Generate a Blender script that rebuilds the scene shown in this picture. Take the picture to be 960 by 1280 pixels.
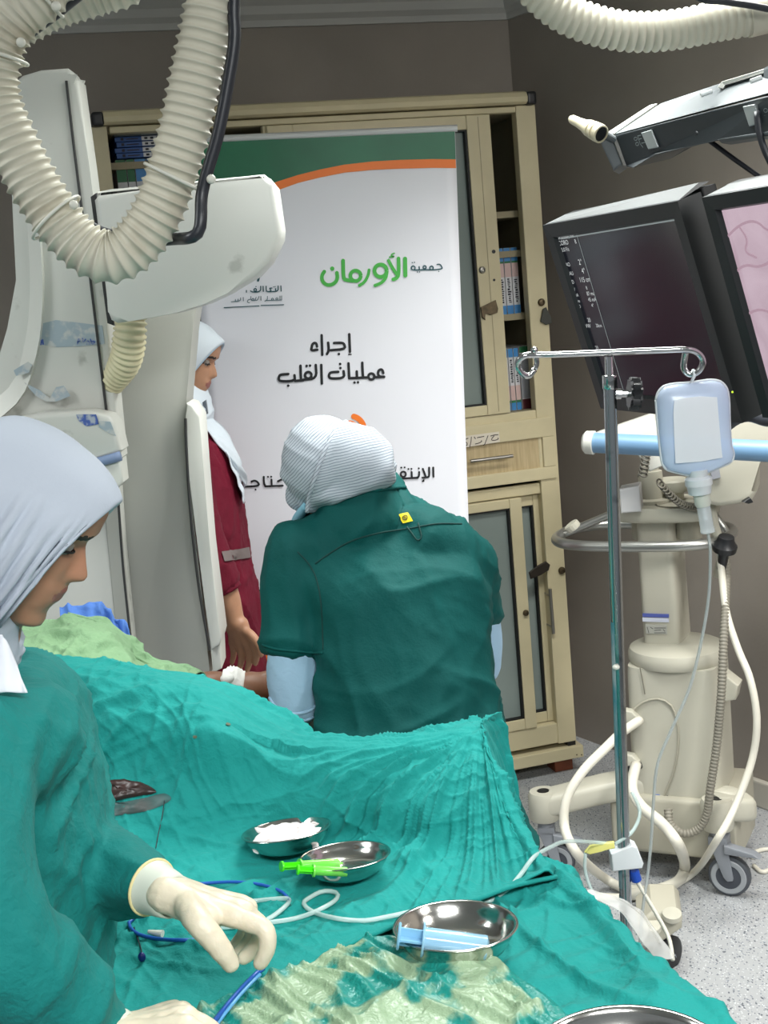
import bpy, bmesh, math, random
from math import sin, cos, pi, radians, sqrt, exp, atan2
from mathutils import Vector, Matrix, noise
from mathutils.bvhtree import BVHTree

for o in list(bpy.data.objects):
    bpy.data.objects.remove(o, do_unlink=True)
random.seed(7)
SC = bpy.context.scene
COL = SC.collection
V = Vector

# ------------------------------------------------------------------ camera
F = 1650.0
PITCH, ROLL, CZ = radians(9.6), radians(-5.03), 1.65
fw = V((0, cos(PITCH), -sin(PITCH)))
u0 = V((0, sin(PITCH), cos(PITCH)))
r0 = V((1, 0, 0))
rt = r0 * cos(ROLL) + u0 * sin(ROLL)
up = -r0 * sin(ROLL) + u0 * cos(ROLL)
CAM = V((0, 0, CZ))
cd = bpy.data.cameras.new('camera')
cd.sensor_fit = 'VERTICAL'
cd.sensor_height = 36.0
cd.lens = F / 1280 * 36.0
cd.clip_start = 0.05
cd.clip_end = 60
cam = bpy.data.objects.new('camera', cd)
COL.objects.link(cam)
cam.matrix_world = Matrix(((rt.x, up.x, -fw.x, 0), (rt.y, up.y, -fw.y, 0), (rt.z, up.z, -fw.z, CZ), (0, 0, 0, 1)))
SC.camera = cam

# ------------------------------------------------------------------ light
wd = bpy.data.worlds.new('world')
SC.world = wd
wd.use_nodes = True
wd.node_tree.nodes['Background'].inputs[0].default_value = (0.80, 0.88, 0.92, 1)
wd.node_tree.nodes['Background'].inputs[1].default_value = 0.22


def area(name, loc, size, power, target, color=(1, 0.98, 0.95), spread=180):
    l = bpy.data.lights.new(name, 'AREA')
    l.shape = 'RECTANGLE'
    l.size, l.size_y = size
    l.energy = power
    l.color = color
    l.spread = radians(spread)
    o = bpy.data.objects.new(name, l)
    COL.objects.link(o)
    o.location = loc
    d = V(target) - V(loc)
    o.rotation_euler = d.to_track_quat('-Z', 'Y').to_euler()
    return o


area('ceiling_lamp_over_table', (0.25, 2.45, 2.6), (0.6, 1.2), 32, (0.0, 1.9, 0.6), (0.95, 1.0, 0.98), 132)
area('ceiling_lamp_near_door', (-1.6, 1.7, 2.6), (0.6, 1.2), 19, (-1.0, 2.2, 0.6), (0.95, 1.0, 1.0), 125)
area('wall_fill_right', (1.05, 2.85, 2.6), (0.35, 1.1), 17, (1.1, 2.9, 0.0), (1.0, 0.98, 0.93), 115)  # unseen fill light, added to brighten the right wall
area('ceiling_lamp_far_right', (1.9, 1.0, 2.6), (0.6, 1.2), 34, (1.4, 2.9, 0.5), (1.0, 0.98, 0.95), 110)
area('ceiling_lamp_behind', (0.5, -0.3, 2.6), (1.2, 0.6), 38, (0.1, 0.9, 0.9), (0.97, 1.0, 1.0), 110)

vs = SC.view_settings
vs.view_transform = 'Standard'
vs.look = 'None'
vs.gamma = 1
vs.use_curve_mapping = False
vs.exposure = 0.35

# ------------------------------------------------------------------ pixel geometry
def ray(x, y):
    return rt * ((x - 480) / F) - up * ((y - 640) / F) + fw


def P(x, y, d):
    r = ray(x, y)
    return CAM + r * (d / r.y)


def Z(x, y, z):
    r = ray(x, y)
    return CAM + r * ((z - CZ) / r.z)


class Plane:
    """a real plane in the room: origin o, u to the right, v up, n towards the viewer"""
    def __init__(s, o, u, v):
        s.o, s.u = V(o), V(u).normalized()
        v = V(v)
        s.v = (v - s.u * v.dot(s.u)).normalized()
        s.n = s.u.cross(s.v)

    def at(s, x, y, off=0.0):
        r = ray(x, y)
        t = ((s.o + s.n * off - CAM).dot(s.n)) / r.dot(s.n)
        p = CAM + r * t
        return ((p - s.o).dot(s.u), (p - s.o).dot(s.v))

    def w(s, a, b, c=0.0):
        return s.o + s.u * a + s.v * b + s.n * c

    def px(s, x, y, c=0.0):
        a, b = s.at(x, y, c)
        return s.w(a, b, c)


# ------------------------------------------------------------------ materials
def lin(c):
    f = lambda v: v / 12.92 if v <= 0.04045 else ((v + 0.055) / 1.055) ** 2.4
    return tuple(f(v / 255.0) for v in c) + (1,)


MATS = {}


def M(name, rgb, rough=0.5, metal=0.0, bump=0.0, bscale=40, var=0.0, vscale=6, spec=0.5, sheen=0, alpha=1, sub=0,
      emit=None, es=0, stretch=None, rgb2=None, detail=6, thresh=None, fine=0, fscale=400):
    if name in MATS:
        return MATS[name]
    m = bpy.data.materials.new(name)
    m.use_nodes = True
    nt = m.node_tree
    b = nt.nodes['Principled BSDF']
    b.inputs['Base Color'].default_value = lin(rgb)
    b.inputs['Roughness'].default_value = rough
    b.inputs['Metallic'].default_value = metal
    b.inputs['Specular IOR Level'].default_value = spec
    if sheen:
        b.inputs['Sheen Weight'].default_value = sheen
    if alpha < 1:
        b.inputs['Alpha'].default_value = alpha
    if sub:
        b.inputs['Subsurface Weight'].default_value = sub
        b.inputs['Subsurface Radius'].default_value = (0.02, 0.008, 0.004)
        b.inputs['Subsurface Scale'].default_value = 0.5
    if emit:
        b.inputs['Emission Color'].default_value = lin(emit)
        b.inputs['Emission Strength'].default_value = es
    tc = nt.nodes.new('ShaderNodeTexCoord')
    src = tc.outputs['Object']
    if stretch:
        mp = nt.nodes.new('ShaderNodeMapping')
        mp.inputs['Scale'].default_value = stretch
        nt.links.new(src, mp.inputs['Vector'])
        src = mp.outputs['Vector']
    if var or rgb2:
        n = nt.nodes.new('ShaderNodeTexNoise')
        n.inputs['Scale'].default_value = vscale
        n.inputs['Detail'].default_value = detail
        nt.links.new(src, n.inputs['Vector'])
        r = nt.nodes.new('ShaderNodeValToRGB')
        lo, hi = thresh if thresh else (0.3, 0.7)
        r.color_ramp.elements[0].position = lo
        r.color_ramp.elements[1].position = hi
        c2 = rgb2 if rgb2 else tuple(max(0, v * (1 - var)) for v in rgb)
        r.color_ramp.elements[0].color = lin(c2)
        r.color_ramp.elements[1].color = lin(rgb)
        nt.links.new(n.outputs['Fac'], r.inputs['Fac'])
        nt.links.new(r.outputs['Color'], b.inputs['Base Color'])
    last = None
    for st, sc in ((bump, bscale), (fine, fscale)):
        if st:
            n2 = nt.nodes.new('ShaderNodeTexNoise')
            n2.inputs['Scale'].default_value = sc
            n2.inputs['Detail'].default_value = 5
            n2.inputs['Distortion'].default_value = 0.6
            nt.links.new(src, n2.inputs['Vector'])
            bp = nt.nodes.new('ShaderNodeBump')
            bp.inputs['Strength'].default_value = st
            bp.inputs['Distance'].default_value = 0.01
            nt.links.new(n2.outputs['Fac'], bp.inputs['Height'])
            if last:
                nt.links.new(last, bp.inputs['Normal'])
            last = bp.outputs['Normal']
    if last:
        nt.links.new(last, b.inputs['Normal'])
    MATS[name] = m
    return m


def clear(name, rgb, opac=0.5, rough=0.2, tr_rgb=(255, 255, 255)):
    """see-through plastic: part of the light passes, the rest is a glossy milky surface"""
    if name in MATS:
        return MATS[name]
    m = M(name, rgb, rough)
    nt = m.node_tree
    b = nt.nodes['Principled BSDF']
    t = nt.nodes.new('ShaderNodeBsdfTransparent')
    t.inputs['Color'].default_value = lin(tr_rgb)
    mx = nt.nodes.new('ShaderNodeMixShader')
    mx.inputs[0].default_value = opac
    out = nt.nodes['Material Output']
    nt.links.new(t.outputs[0], mx.inputs[1])
    nt.links.new(b.outputs[0], mx.inputs[2])
    nt.links.new(mx.outputs[0], out.inputs['Surface'])
    return m


# ------------------------------------------------------------------ objects
def link(name, me, mat, parent=None, smooth=False):
    o = bpy.data.objects.new(name, me)
    COL.objects.link(o)
    if mat:
        for mm in (mat if isinstance(mat, (list, tuple)) else [mat]):
            me.materials.append(mm)
    if smooth:
        me.polygons.foreach_set('use_smooth', [True] * len(me.polygons))
    if parent:
        o.parent = parent
        o.matrix_parent_inverse = wm(parent).inverted()
    return o


def wm(o):
    m = Matrix.Translation(o.location)
    if o.parent:
        return wm(o.parent) @ o.matrix_parent_inverse @ m
    return m


def obj(name, bm, mat, parent=None, smooth=False, angle=None, recalc=True):
    if recalc:
        bmesh.ops.recalc_face_normals(bm, faces=bm.faces)
    me = bpy.data.meshes.new(name)
    bm.to_mesh(me)
    bm.free()
    o = link(name, me, mat, parent, smooth or bool(angle))
    if angle:
        me.set_sharp_from_angle(angle=radians(angle))
    return o


def tag(o, label, cat, group=None, kind=None):
    o['label'] = label
    o['category'] = cat
    if group:
        o['group'] = group
    if kind:
        o['kind'] = kind
    return o


def thing(name, label, cat, loc, group=None):
    o = bpy.data.objects.new(name, None)
    o.empty_display_size = 0.05
    COL.objects.link(o)
    o.location = loc
    return tag(o, label, cat, group)


def struct(o):
    o['kind'] = 'structure'
    return o


def BM():
    return bmesh.new()


def hexa(bm, p8, bev=0.0, seg=2):
    vs = [bm.verts.new(p) for p in p8]
    fs = [bm.faces.new([vs[i] for i in q]) for q in
          ((0, 1, 2, 3), (7, 6, 5, 4), (0, 4, 5, 1), (1, 5, 6, 2), (2, 6, 7, 3), (3, 7, 4, 0))]
    if bev:
        es = list({e for f in fs for e in f.edges})
        bmesh.ops.bevel(bm, geom=es, offset=bev, segments=seg, affect='EDGES', profile=0.6)


def pbox(bm, pl, a0, a1, b0, b1, c0, c1, bev=0.0, seg=2):
    """box in a plane's frame: a right, b up, c towards the viewer"""
    hexa(bm, [pl.w(a, b, c) for c in (c0, c1) for a, b in ((a0, b0), (a1, b0), (a1, b1), (a0, b1))], bev, seg)


def pxbox(bm, pl, p0, p1, c0, c1, bev=0.0, seg=2):
    """box whose front face spans two pixel corners (top left, bottom right) on plane offset c1"""
    a0, b1 = pl.at(p0[0], p0[1], c1)
    a1, b0 = pl.at(p1[0], p1[1], c1)
    pbox(bm, pl, a0, a1, b0, b1, c0, c1, bev, seg)


def slab(bm, front, back_vec, bev=0.0, seg=3):
    """polygon (3-D points) pushed back into a solid with rounded edges"""
    n = len(front)
    a = [bm.verts.new(p) for p in front]
    b = [bm.verts.new(p + back_vec) for p in front]
    f0 = bm.faces.new(a)
    f1 = bm.faces.new(b[::-1])
    side = [bm.faces.new((a[i], b[i], b[(i + 1) % n], a[(i + 1) % n])) for i in range(n)]
    if bev:
        es = list(f0.edges) + list(f1.edges)
        bmesh.ops.bevel(bm, geom=es, offset=bev, segments=seg, affect='EDGES', profile=0.5)
    return f0


def cat(p, t):
    """Catmull-Rom through list p, t in [0, len-1]"""
    n = len(p)
    i = min(int(t), n - 2)
    f = t - i
    p0, p1, p2, p3 = p[max(i - 1, 0)], p[i], p[i + 1], p[min(i + 2, n - 1)]
    if i == 0:
        p0 = p1 * 2 - p2 if not isinstance(p1, (int, float)) else 2 * p1 - p2
    if i + 2 > n - 1:
        p3 = p2 * 2 - p1 if not isinstance(p1, (int, float)) else 2 * p2 - p1
    f2, f3 = f * f, f * f * f
    return (p1 * 2 + (p2 - p0) * f + (p0 * 2 - p1 * 5 + p2 * 4 - p3) * f2 + (p1 * 3 - p0 - p2 * 3 + p3) * f3) * 0.5


def smooth_path(pts, step):
    pts = [V(p) for p in pts]
    raw = []
    for i in range(len(pts) - 1):
        k = max(4, int((pts[i + 1] - pts[i]).length / step * 2))
        raw += [cat(pts, i + j / k) for j in range(k)]
    raw.append(pts[-1])
    out = [raw[0]]
    acc = 0.0
    L = [0.0]
    for a, b in zip(raw, raw[1:]):
        L.append(L[-1] + (b - a).length)
    tot = L[-1]
    m = max(2, int(tot / step))
    out = []
    j = 0
    for i in range(m + 1):
        s = tot * i / m
        while j < len(L) - 2 and L[j + 1] < s:
            j += 1
        f = (s - L[j]) / max(1e-9, L[j + 1] - L[j])
        out.append(raw[j].lerp(raw[j + 1], f))
    return out, tot


def frames(pts):
    res = []
    n = None
    for i, p in enumerate(pts):
        t = (pts[min(i + 1, len(pts) - 1)] - pts[max(i - 1, 0)]).normalized()
        if n is None:
            a = V((0, 0, 1)) if abs(t.z) < 0.8 else V((1, 0, 0))
            n = (a - t * a.dot(t)).normalized()
        else:
            n = (n - t * n.dot(t)).normalized()
        res.append((p, n, t.cross(n)))
    return res


def tube(bm, pts, r, step=0.01, n=12, cap=True, smooth=True, mod=None, closed=False):
    """swept tube; r a number or a list (one per control point); mod(s) scales the radius along the length"""
    if smooth:
        path, tot = smooth_path(pts, step)
    else:
        path, tot = [V(p) for p in pts], 1
    fr = frames(path)
    rings = []
    m = len(fr)
    for i, (p, a, b) in enumerate(fr):
        f = i / max(1, m - 1)
        rr = cat([float(x) for x in r], f * (len(r) - 1)) if isinstance(r, (list, tuple)) else r
        if mod:
            rr *= mod(f * tot)
        rings.append([bm.verts.new(p + (a * cos(2 * pi * k / n) + b * sin(2 * pi * k / n)) * rr) for k in range(n)])
    for q, w in zip(rings, rings[1:]):
        for k in range(n):
            bm.faces.new((q[k], q[(k + 1) % n], w[(k + 1) % n], w[k]))
    if closed:
        q, w = rings[-1], rings[0]
        for k in range(n):
            bm.faces.new((q[k], q[(k + 1) % n], w[(k + 1) % n], w[k]))
    elif cap:
        bm.faces.new(rings[0][::-1])
        bm.faces.new(rings[-1])


def rod(bm, a, b, r, n=16, r2=None, bev=0):
    a, b = V(a), V(b)
    t = (b - a).normalized()
    x = V((0, 0, 1)) if abs(t.z) < 0.9 else V((1, 0, 0))
    x = (x - t * x.dot(t)).normalized()
    y = t.cross(x)
    r2 = r if r2 is None else r2
    A = [bm.verts.new(a + (x * cos(2 * pi * k / n) + y * sin(2 * pi * k / n)) * r) for k in range(n)]
    B = [bm.verts.new(b + (x * cos(2 * pi * k / n) + y * sin(2 * pi * k / n)) * r2) for k in range(n)]
    f0 = bm.faces.new(A[::-1])
    f1 = bm.faces.new(B)
    for k in range(n):
        bm.faces.new((A[k], A[(k + 1) % n], B[(k + 1) % n], B[k]))
    if bev:
        bmesh.ops.bevel(bm, geom=list(f0.edges) + list(f1.edges), offset=bev, segments=2, affect='EDGES')


def lathe(bm, c, axis, prof, n=40, xdir=None, sx=1.0, cap=True):
    """prof: list of (radius, height along axis)"""
    c, t = V(c), V(axis).normalized()
    x = V(xdir) if xdir else (V((1, 0, 0)) if abs(t.x) < 0.8 else V((0, 1, 0)))
    x = (x - t * x.dot(t)).normalized()
    y = t.cross(x)
    rings = []
    for r, h in prof:
        rings.append([bm.verts.new(c + t * h + (x * cos(2 * pi * k / n) * sx + y * sin(2 * pi * k / n)) * max(r, 1e-4)) for k in range(n)])
    for q, w in zip(rings, rings[1:]):
        for k in range(n):
            bm.faces.new((q[k], q[(k + 1) % n], w[(k + 1) % n], w[k]))
    if cap:
        bm.faces.new(rings[0][::-1])
        bm.faces.new(rings[-1])


def loft(bm, secs, n=40, steps=6, disp=None, cap=True, ex=2.0):
    """secs: (centre, half-width vector, half-depth vector); Catmull-Rom between them"""
    C = [V(s[0]) for s in secs]
    A = [V(s[1]) for s in secs]
    B = [V(s[2]) for s in secs]
    rings = []
    m = (len(secs) - 1) * steps
    for i in range(m + 1):
        t = i / steps
        c, a, b = cat(C, t), cat(A, t), cat(B, t)
        ring = []
        for k in range(n):
            th = 2 * pi * k / n
            cc, ss = cos(th), sin(th)
            if ex != 2.0:
                cc = math.copysign(abs(cc) ** (2 / ex), cc)
                ss = math.copysign(abs(ss) ** (2 / ex), ss)
            p = c + a * cc + b * ss
            if disp:
                p = p + disp(p, th, t) * (a * cc + b * ss).normalized()
            ring.append(bm.verts.new(p))
        rings.append(ring)
    for q, w in zip(rings, rings[1:]):
        for k in range(n):
            bm.faces.new((q[k], q[(k + 1) % n], w[(k + 1) % n], w[k]))
    if cap:
        bm.faces.new(rings[0][::-1])
        bm.faces.new(rings[-1])
    return rings


def ball(bm, c, rx, ry=None, rz=None, ax=None, n=24):
    """ellipsoid; ax = 3 axis vectors"""
    ry = ry or rx
    rz = rz or rx
    X, Y, Zv = ax if ax else (V((1, 0, 0)), V((0, 1, 0)), V((0, 0, 1)))
    mt = Matrix(((X.x * rx, Y.x * ry, Zv.x * rz, c[0]), (X.y * rx, Y.y * ry, Zv.y * rz, c[1]), (X.z * rx, Y.z * ry, Zv.z * rz, c[2]), (0, 0, 0, 1)))
    bmesh.ops.create_uvsphere(bm, u_segments=n, v_segments=n // 2, radius=1.0, matrix=mt)


def limb(bm, pts, rad, n=18, step=0.012, flat=False):
    """round tapering limb with domed ends"""
    pts = [V(p) for p in pts]
    path, tot = smooth_path(pts, step)
    m = len(path)
    # radii by arc-length fraction of the control points
    L = [0.0]
    for a, b in zip(pts, pts[1:]):
        L.append(L[-1] + (b - a).length)
    fr = frames(path)
    def R(f):
        s = f * L[-1]
        for i in range(len(L) - 1):
            if s <= L[i + 1] + 1e-9:
                k = (s - L[i]) / max(1e-9, L[i + 1] - L[i])
                k = k * k * (3 - 2 * k) * 0.5 + k * 0.5
                return rad[i] * (1 - k) + rad[i + 1] * k
        return rad[-1]
    rings = []
    def ring(p, a, b, r):
        rings.append([bm.verts.new(p + (a * cos(2 * pi * k / n) + b * sin(2 * pi * k / n)) * r) for k in range(n)])
    t0 = (path[1] - path[0]).normalized()
    for e in (80, 55, 30):
        p, a, b = fr[0]
        ring(p - t0 * rad[0] * sin(radians(e)), a, b, rad[0] * cos(radians(e)))
    for i, (p, a, b) in enumerate(fr):
        ring(p, a, b, R(i / (m - 1)))
    t1 = (path[-1] - path[-2]).normalized()
    for e in (() if flat else (30, 55, 80)):
        p, a, b = fr[-1]
        ring(p + t1 * rad[-1] * sin(radians(e)), a, b, rad[-1] * cos(radians(e)))
    for q, w in zip(rings, rings[1:]):
        for k in range(n):
            bm.faces.new((q[k], q[(k + 1) % n], w[(k + 1) % n], w[k]))
    bm.faces.new(rings[0][::-1])
    bm.faces.new(rings[-1])


def fused(name, bm, mat, parent=None, voxel=0.006, smooth=6, disp=None):
    """overlapping closed shells become one continuous skin"""
    bmesh.ops.recalc_face_normals(bm, faces=bm.faces)
    me = bpy.data.meshes.new('tmp')
    bm.to_mesh(me)
    bm.free()
    o = bpy.data.objects.new('tmp', me)
    COL.objects.link(o)
    md = o.modifiers.new('r', 'REMESH')
    md.mode = 'VOXEL'
    md.voxel_size = voxel
    if smooth:
        sm = o.modifiers.new('s', 'SMOOTH')
        sm.factor = 0.5
        sm.iterations = smooth
    dg = bpy.context.evaluated_depsgraph_get()
    me2 = bpy.data.meshes.new_from_object(o.evaluated_get(dg), depsgraph=dg)
    bpy.data.objects.remove(o, do_unlink=True)
    bpy.data.meshes.remove(me)
    me2.name = name
    if disp:
        ns = [v.normal.copy() for v in me2.vertices]
        for v, nn in zip(me2.vertices, ns):
            v.co = v.co + nn * disp(v.co, nn)
        me2.update()
    me2.materials.clear()
    return link(name, me2, mat, parent, True)


def paint(o, mats, pick):
    """extra material slots on faces chosen by pick(centre, normal) -> slot or None"""
    me = o.data
    base = len(me.materials)
    for m in mats:
        me.materials.append(m)
    for p in me.polygons:
        k = pick(p.center, p.normal)
        if k is not None:
            p.material_index = base + k


def bvh(o):
    me = o.data
    mw = wm(o)
    return BVHTree.FromPolygons([mw @ v.co for v in me.vertices], [tuple(p.vertices) for p in me.polygons])


def hit(tree, x, y, lift=0.0):
    r = ray(x, y).normalized()
    h = tree.ray_cast(CAM, r)
    if h[0] is None:
        return None
    nn = h[1] if h[1].dot(r) < 0 else -h[1]
    return h[0] + nn * lift


def rn(p, s, seed=0.0):
    return noise.noise(V((p.x * s + seed, p.y * s + seed * 1.7, p.z * s - seed)))


def ridge(x):
    return 1 - 2 * abs(x)


def ribbon(bm, pl, pts, w, c, n_end=5):
    """flat round-ended stroke on a plane; pts are (a, b) coordinates in the plane"""
    pts = [V((p[0], p[1], 0)) for p in pts]
    if len(pts) == 1:
        ring = [bm.verts.new(pl.w(pts[0].x + cos(2 * pi * k / 14) * w / 2, pts[0].y + sin(2 * pi * k / 14) * w / 2, c)) for k in range(14)]
        bm.faces.new(ring)
        return
    L, R = [], []
    m = len(pts)
    for i, p in enumerate(pts):
        t = (pts[min(i + 1, m - 1)] - pts[max(i - 1, 0)])
        t = t.normalized() if t.length > 1e-9 else V((1, 0, 0))
        nn = V((-t.y, t.x, 0))
        L.append(p + nn * w / 2)
        R.append(p - nn * w / 2)
    lv = [bm.verts.new(pl.w(q.x, q.y, c)) for q in L]
    rv = [bm.verts.new(pl.w(q.x, q.y, c)) for q in R]
    for i in range(m - 1):
        bm.faces.new((lv[i], rv[i], rv[i + 1], lv[i + 1]))
    if (pts[0] - pts[-1]).length < 1e-7:
        return
    for e, sgn in ((0, -1), (m - 1, 1)):
        t = (pts[min(e + 1, m - 1)] - pts[max(e - 1, 0)]).normalized() * sgn
        nn = V((-t.y, t.x, 0))
        arc = [bm.verts.new(pl.w(*(pts[e] + (nn * cos(a) + t * sin(a)) * w / 2)[:2], c)) for a in [pi * k / 8 for k in range(9)]]
        bm.faces.new(arc)


def rounded(pts, rad=0.25):
    """Chaikin-soften a 2-D polyline, ends kept"""
    for _ in range(2):
        q = [pts[0]]
        for a, b in zip(pts, pts[1:]):
            q.append((a[0] * (1 - rad) + b[0] * rad, a[1] * (1 - rad) + b[1] * rad))
            q.append((a[0] * rad + b[0] * (1 - rad), a[1] * rad + b[1] * (1 - rad)))
        q.append(pts[-1])
        pts = q
    return pts


def circ(x, y, r, a0=0, a1=360, n=22):
    return [(x + r * cos(radians(a0 + (a1 - a0) * k / n)), y + r * sin(radians(a0 + (a1 - a0) * k / n))) for k in range(n + 1)]


def strokes(bm, pl, items, org, scale, w, c0):
    """items: polylines in picture units (org + p/scale); each drawn as a flat stroke on the plane"""
    for i, it in enumerate(items):
        ww = w
        if isinstance(it, dict):
            ww, it = it['w'], it['p']
        pts = it if len(it) == 1 or len(it) > 12 else rounded(it)
        q = [pl.at(org[0] + x / scale, org[1] + y / scale, c0) for x, y in pts]
        ox, oy = org[0] + pts[0][0] / scale, org[1] + pts[0][1] / scale
        a0 = pl.at(ox, oy)
        a1 = pl.at(ox + 1, oy)
        a2 = pl.at(ox, oy + 1)
        k = min(sqrt((a1[0] - a0[0]) ** 2 + (a1[1] - a0[1]) ** 2), sqrt((a2[0] - a0[0]) ** 2 + (a2[1] - a0[1]) ** 2)) / scale
        ribbon(bm, pl, q, ww * k, c0 + i * 2e-5)


def pillow(bm, pl, poly, thick, c0, rings=8, both=True):
    """soft inflated shape from an outline in plane coordinates"""
    cx = sum(p[0] for p in poly) / len(poly)
    cy = sum(p[1] for p in poly) / len(poly)
    def side(sg):
        prev = None
        for k in range(rings + 1):
            s = cos(pi / 2 * k / rings)
            h = thick * sin(pi / 2 * k / rings) ** 0.8 * sg
            if k == rings:
                cvt = bm.verts.new(pl.w(cx, cy, c0 + thick * sg))
                for i in range(len(poly)):
                    bm.faces.new((prev[i], prev[(i + 1) % len(poly)], cvt))
                return
            if k == 0:
                ring = base
            else:
                ring = [bm.verts.new(pl.w(cx + (p[0] - cx) * s, cy + (p[1] - cy) * s, c0 + h)) for p in poly]
                for i in range(len(poly)):
                    bm.faces.new((prev[i], prev[(i + 1) % len(poly)], ring[(i + 1) % len(poly)], ring[i]))
            prev = ring
    base = [bm.verts.new(pl.w(p[0], p[1], c0)) for p in poly]
    side(1)
    if both:
        side(-1)


def grid_cloth(name, ctrl, nu, nv, mat, parent=None, disp=None, thick=0.0, sub=0):
    """ctrl: rows of 3-D points -> smooth sheet; disp(p, n, u, v) moves along the normal"""
    R = len(ctrl)
    Cn = len(ctrl[0])
    pts = []
    for i in range(nu + 1):
        tu = (R - 1) * i / nu
        row = [cat([ctrl[r][c] for r in range(R)], tu) for c in range(Cn)]
        pts.append([cat(row, (Cn - 1) * j / nv) for j in range(nv + 1)])
    if disp:
        new = []
        for i in range(nu + 1):
            rw = []
            for j in range(nv + 1):
                a = pts[min(i + 1, nu)][j] - pts[max(i - 1, 0)][j]
                b = pts[i][min(j + 1, nv)] - pts[i][max(j - 1, 0)]
                nn = a.cross(b)
                nn = nn.normalized() if nn.length > 1e-12 else V((0, 0, 1))
                if nn.z < 0:
                    nn = -nn
                rw.append(pts[i][j] + nn * disp(pts[i][j], nn, i / nu, j / nv))
            new.append(rw)
        pts = new
    me = bpy.data.meshes.new(name)
    vs_ = [p for r in pts for p in r]
    W = nv + 1
    fs = [(i * W + j, i * W + j + 1, (i + 1) * W + j + 1, (i + 1) * W + j) for i in range(nu) for j in range(nv)]
    me.from_pydata(vs_, [], fs)
    me.update()
    o = link(name, me, mat, parent, True)
    if thick:
        md = o.modifiers.new('t', 'SOLIDIFY')
        md.thickness = thick
        md.offset = -1
    return o
# ------------------------------------------------------------------ room shell
m_wall = M('wall paint', (160, 152, 143), 0.75, bump=0.06, bscale=90, var=0.10, vscale=2.2)
m_ceil = M('ceiling paint', (200, 200, 196), 0.8)
m_corn = M('cornice paint', (186, 186, 182), 0.6)
nt = None


def floor_mat():
    m = bpy.data.materials.new('speckled vinyl')
    m.use_nodes = True
    nt = m.node_tree
    b = nt.nodes['Principled BSDF']
    b.inputs['Roughness'].default_value = 0.38
    tc = nt.nodes.new('ShaderNodeTexCoord')
    prev = None
    base = lin((166, 168, 170))
    cur = None
    for i, (sc, col, lo) in enumerate(((95, (92, 97, 106), 0.27), (140, (196, 199, 200), 0.30), (120, (118, 124, 134), 0.28))):
        mp = nt.nodes.new('ShaderNodeMapping')
        mp.inputs['Rotation'].default_value = (0, 0, 0.8 * i)
        mp.inputs['Scale'].default_value = (1, 0.62 + 0.1 * i, 1)
        mp.inputs['Location'].default_value = (i * 3.1, i * 1.3, 0)
        nt.links.new(tc.outputs['Object'], mp.inputs['Vector'])
        vo = nt.nodes.new('ShaderNodeTexVoronoi')
        vo.inputs['Scale'].default_value = sc
        nt.links.new(mp.outputs['Vector'], vo.inputs['Vector'])
        no = nt.nodes.new('ShaderNodeTexNoise')
        no.inputs['Scale'].default_value = sc * 1.6
        nt.links.new(mp.outputs['Vector'], no.inputs['Vector'])
        ad = nt.nodes.new('ShaderNodeMath')
        ad.operation = 'MULTIPLY_ADD'
        ad.inputs[1].default_value = 0.45
        nt.links.new(no.outputs['Fac'], ad.inputs[0])
        nt.links.new(vo.outputs['Distance'], ad.inputs[2])
        r = nt.nodes.new('ShaderNodeValToRGB')
        r.color_ramp.elements[0].position = lo + 0.14
        r.color_ramp.elements[0].color = (1, 1, 1, 1)
        r.color_ramp.elements[1].position = lo + 0.20
        r.color_ramp.elements[1].color = (0, 0, 0, 1)
        nt.links.new(ad.outputs[0], r.inputs['Fac'])
        mx = nt.nodes.new('ShaderNodeMix')
        mx.data_type = 'RGBA'
        nt.links.new(r.outputs['Color'], mx.inputs['Factor'])
        if cur is None:
            mx.inputs[6].default_value = base
        else:
            nt.links.new(cur, mx.inputs[6])
        mx.inputs[7].default_value = lin(col)
        cur = mx.outputs[2]
    nt.links.new(cur, b.inputs['Base Color'])
    return m


YAW = radians(15.87)
CU = V((cos(YAW), sin(YAW), 0))
FOOT = V((0.575, 4.222, 0))
CAB = Plane(FOOT, CU, (0, 0, 1))
CEIL = 2.64
BACK = Plane(FOOT - CAB.n * 0.42, CU, (0, 0, 1))
CORNER = V((0.561, 4.655, 0))
ca = (CORNER - BACK.o).dot(CU)
RD = V((sin(radians(31)), -cos(radians(31)), 0))
RW = Plane(CORNER, RD, (0, 0, 1))          # right wall, a runs from the corner towards the viewer

bm = BM(); pbox(bm, BACK, ca - 4.2, ca + 0.3, 0, CEIL, -0.1, 0)
struct(obj('wall_back', bm, m_wall))
bm = BM(); pbox(bm, RW, -0.02, 5.2, 0, CEIL, -0.1, 0)
struct(obj('wall_right', bm, m_wall))
bm = BM(); hexa(bm, [V(p) for p in ((-4, -2, -0.06), (4.5, -2, -0.06), (4.5, 5.6, -0.06), (-4, 5.6, -0.06), (-4, -2, 0), (4.5, -2, 0), (4.5, 5.6, 0), (-4, 5.6, 0))])
struct(obj('floor', bm, floor_mat()))
bm = BM(); hexa(bm, [V(p) for p in ((-4, -2, CEIL), (4.5, -2, CEIL), (4.5, 5.6, CEIL), (-4, 5.6, CEIL), (-4, -2, CEIL + .06), (4.5, -2, CEIL + .06), (4.5, 5.6, CEIL + .06), (-4, 5.6, CEIL + .06))])
struct(obj('ceiling', bm, m_ceil))


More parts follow.
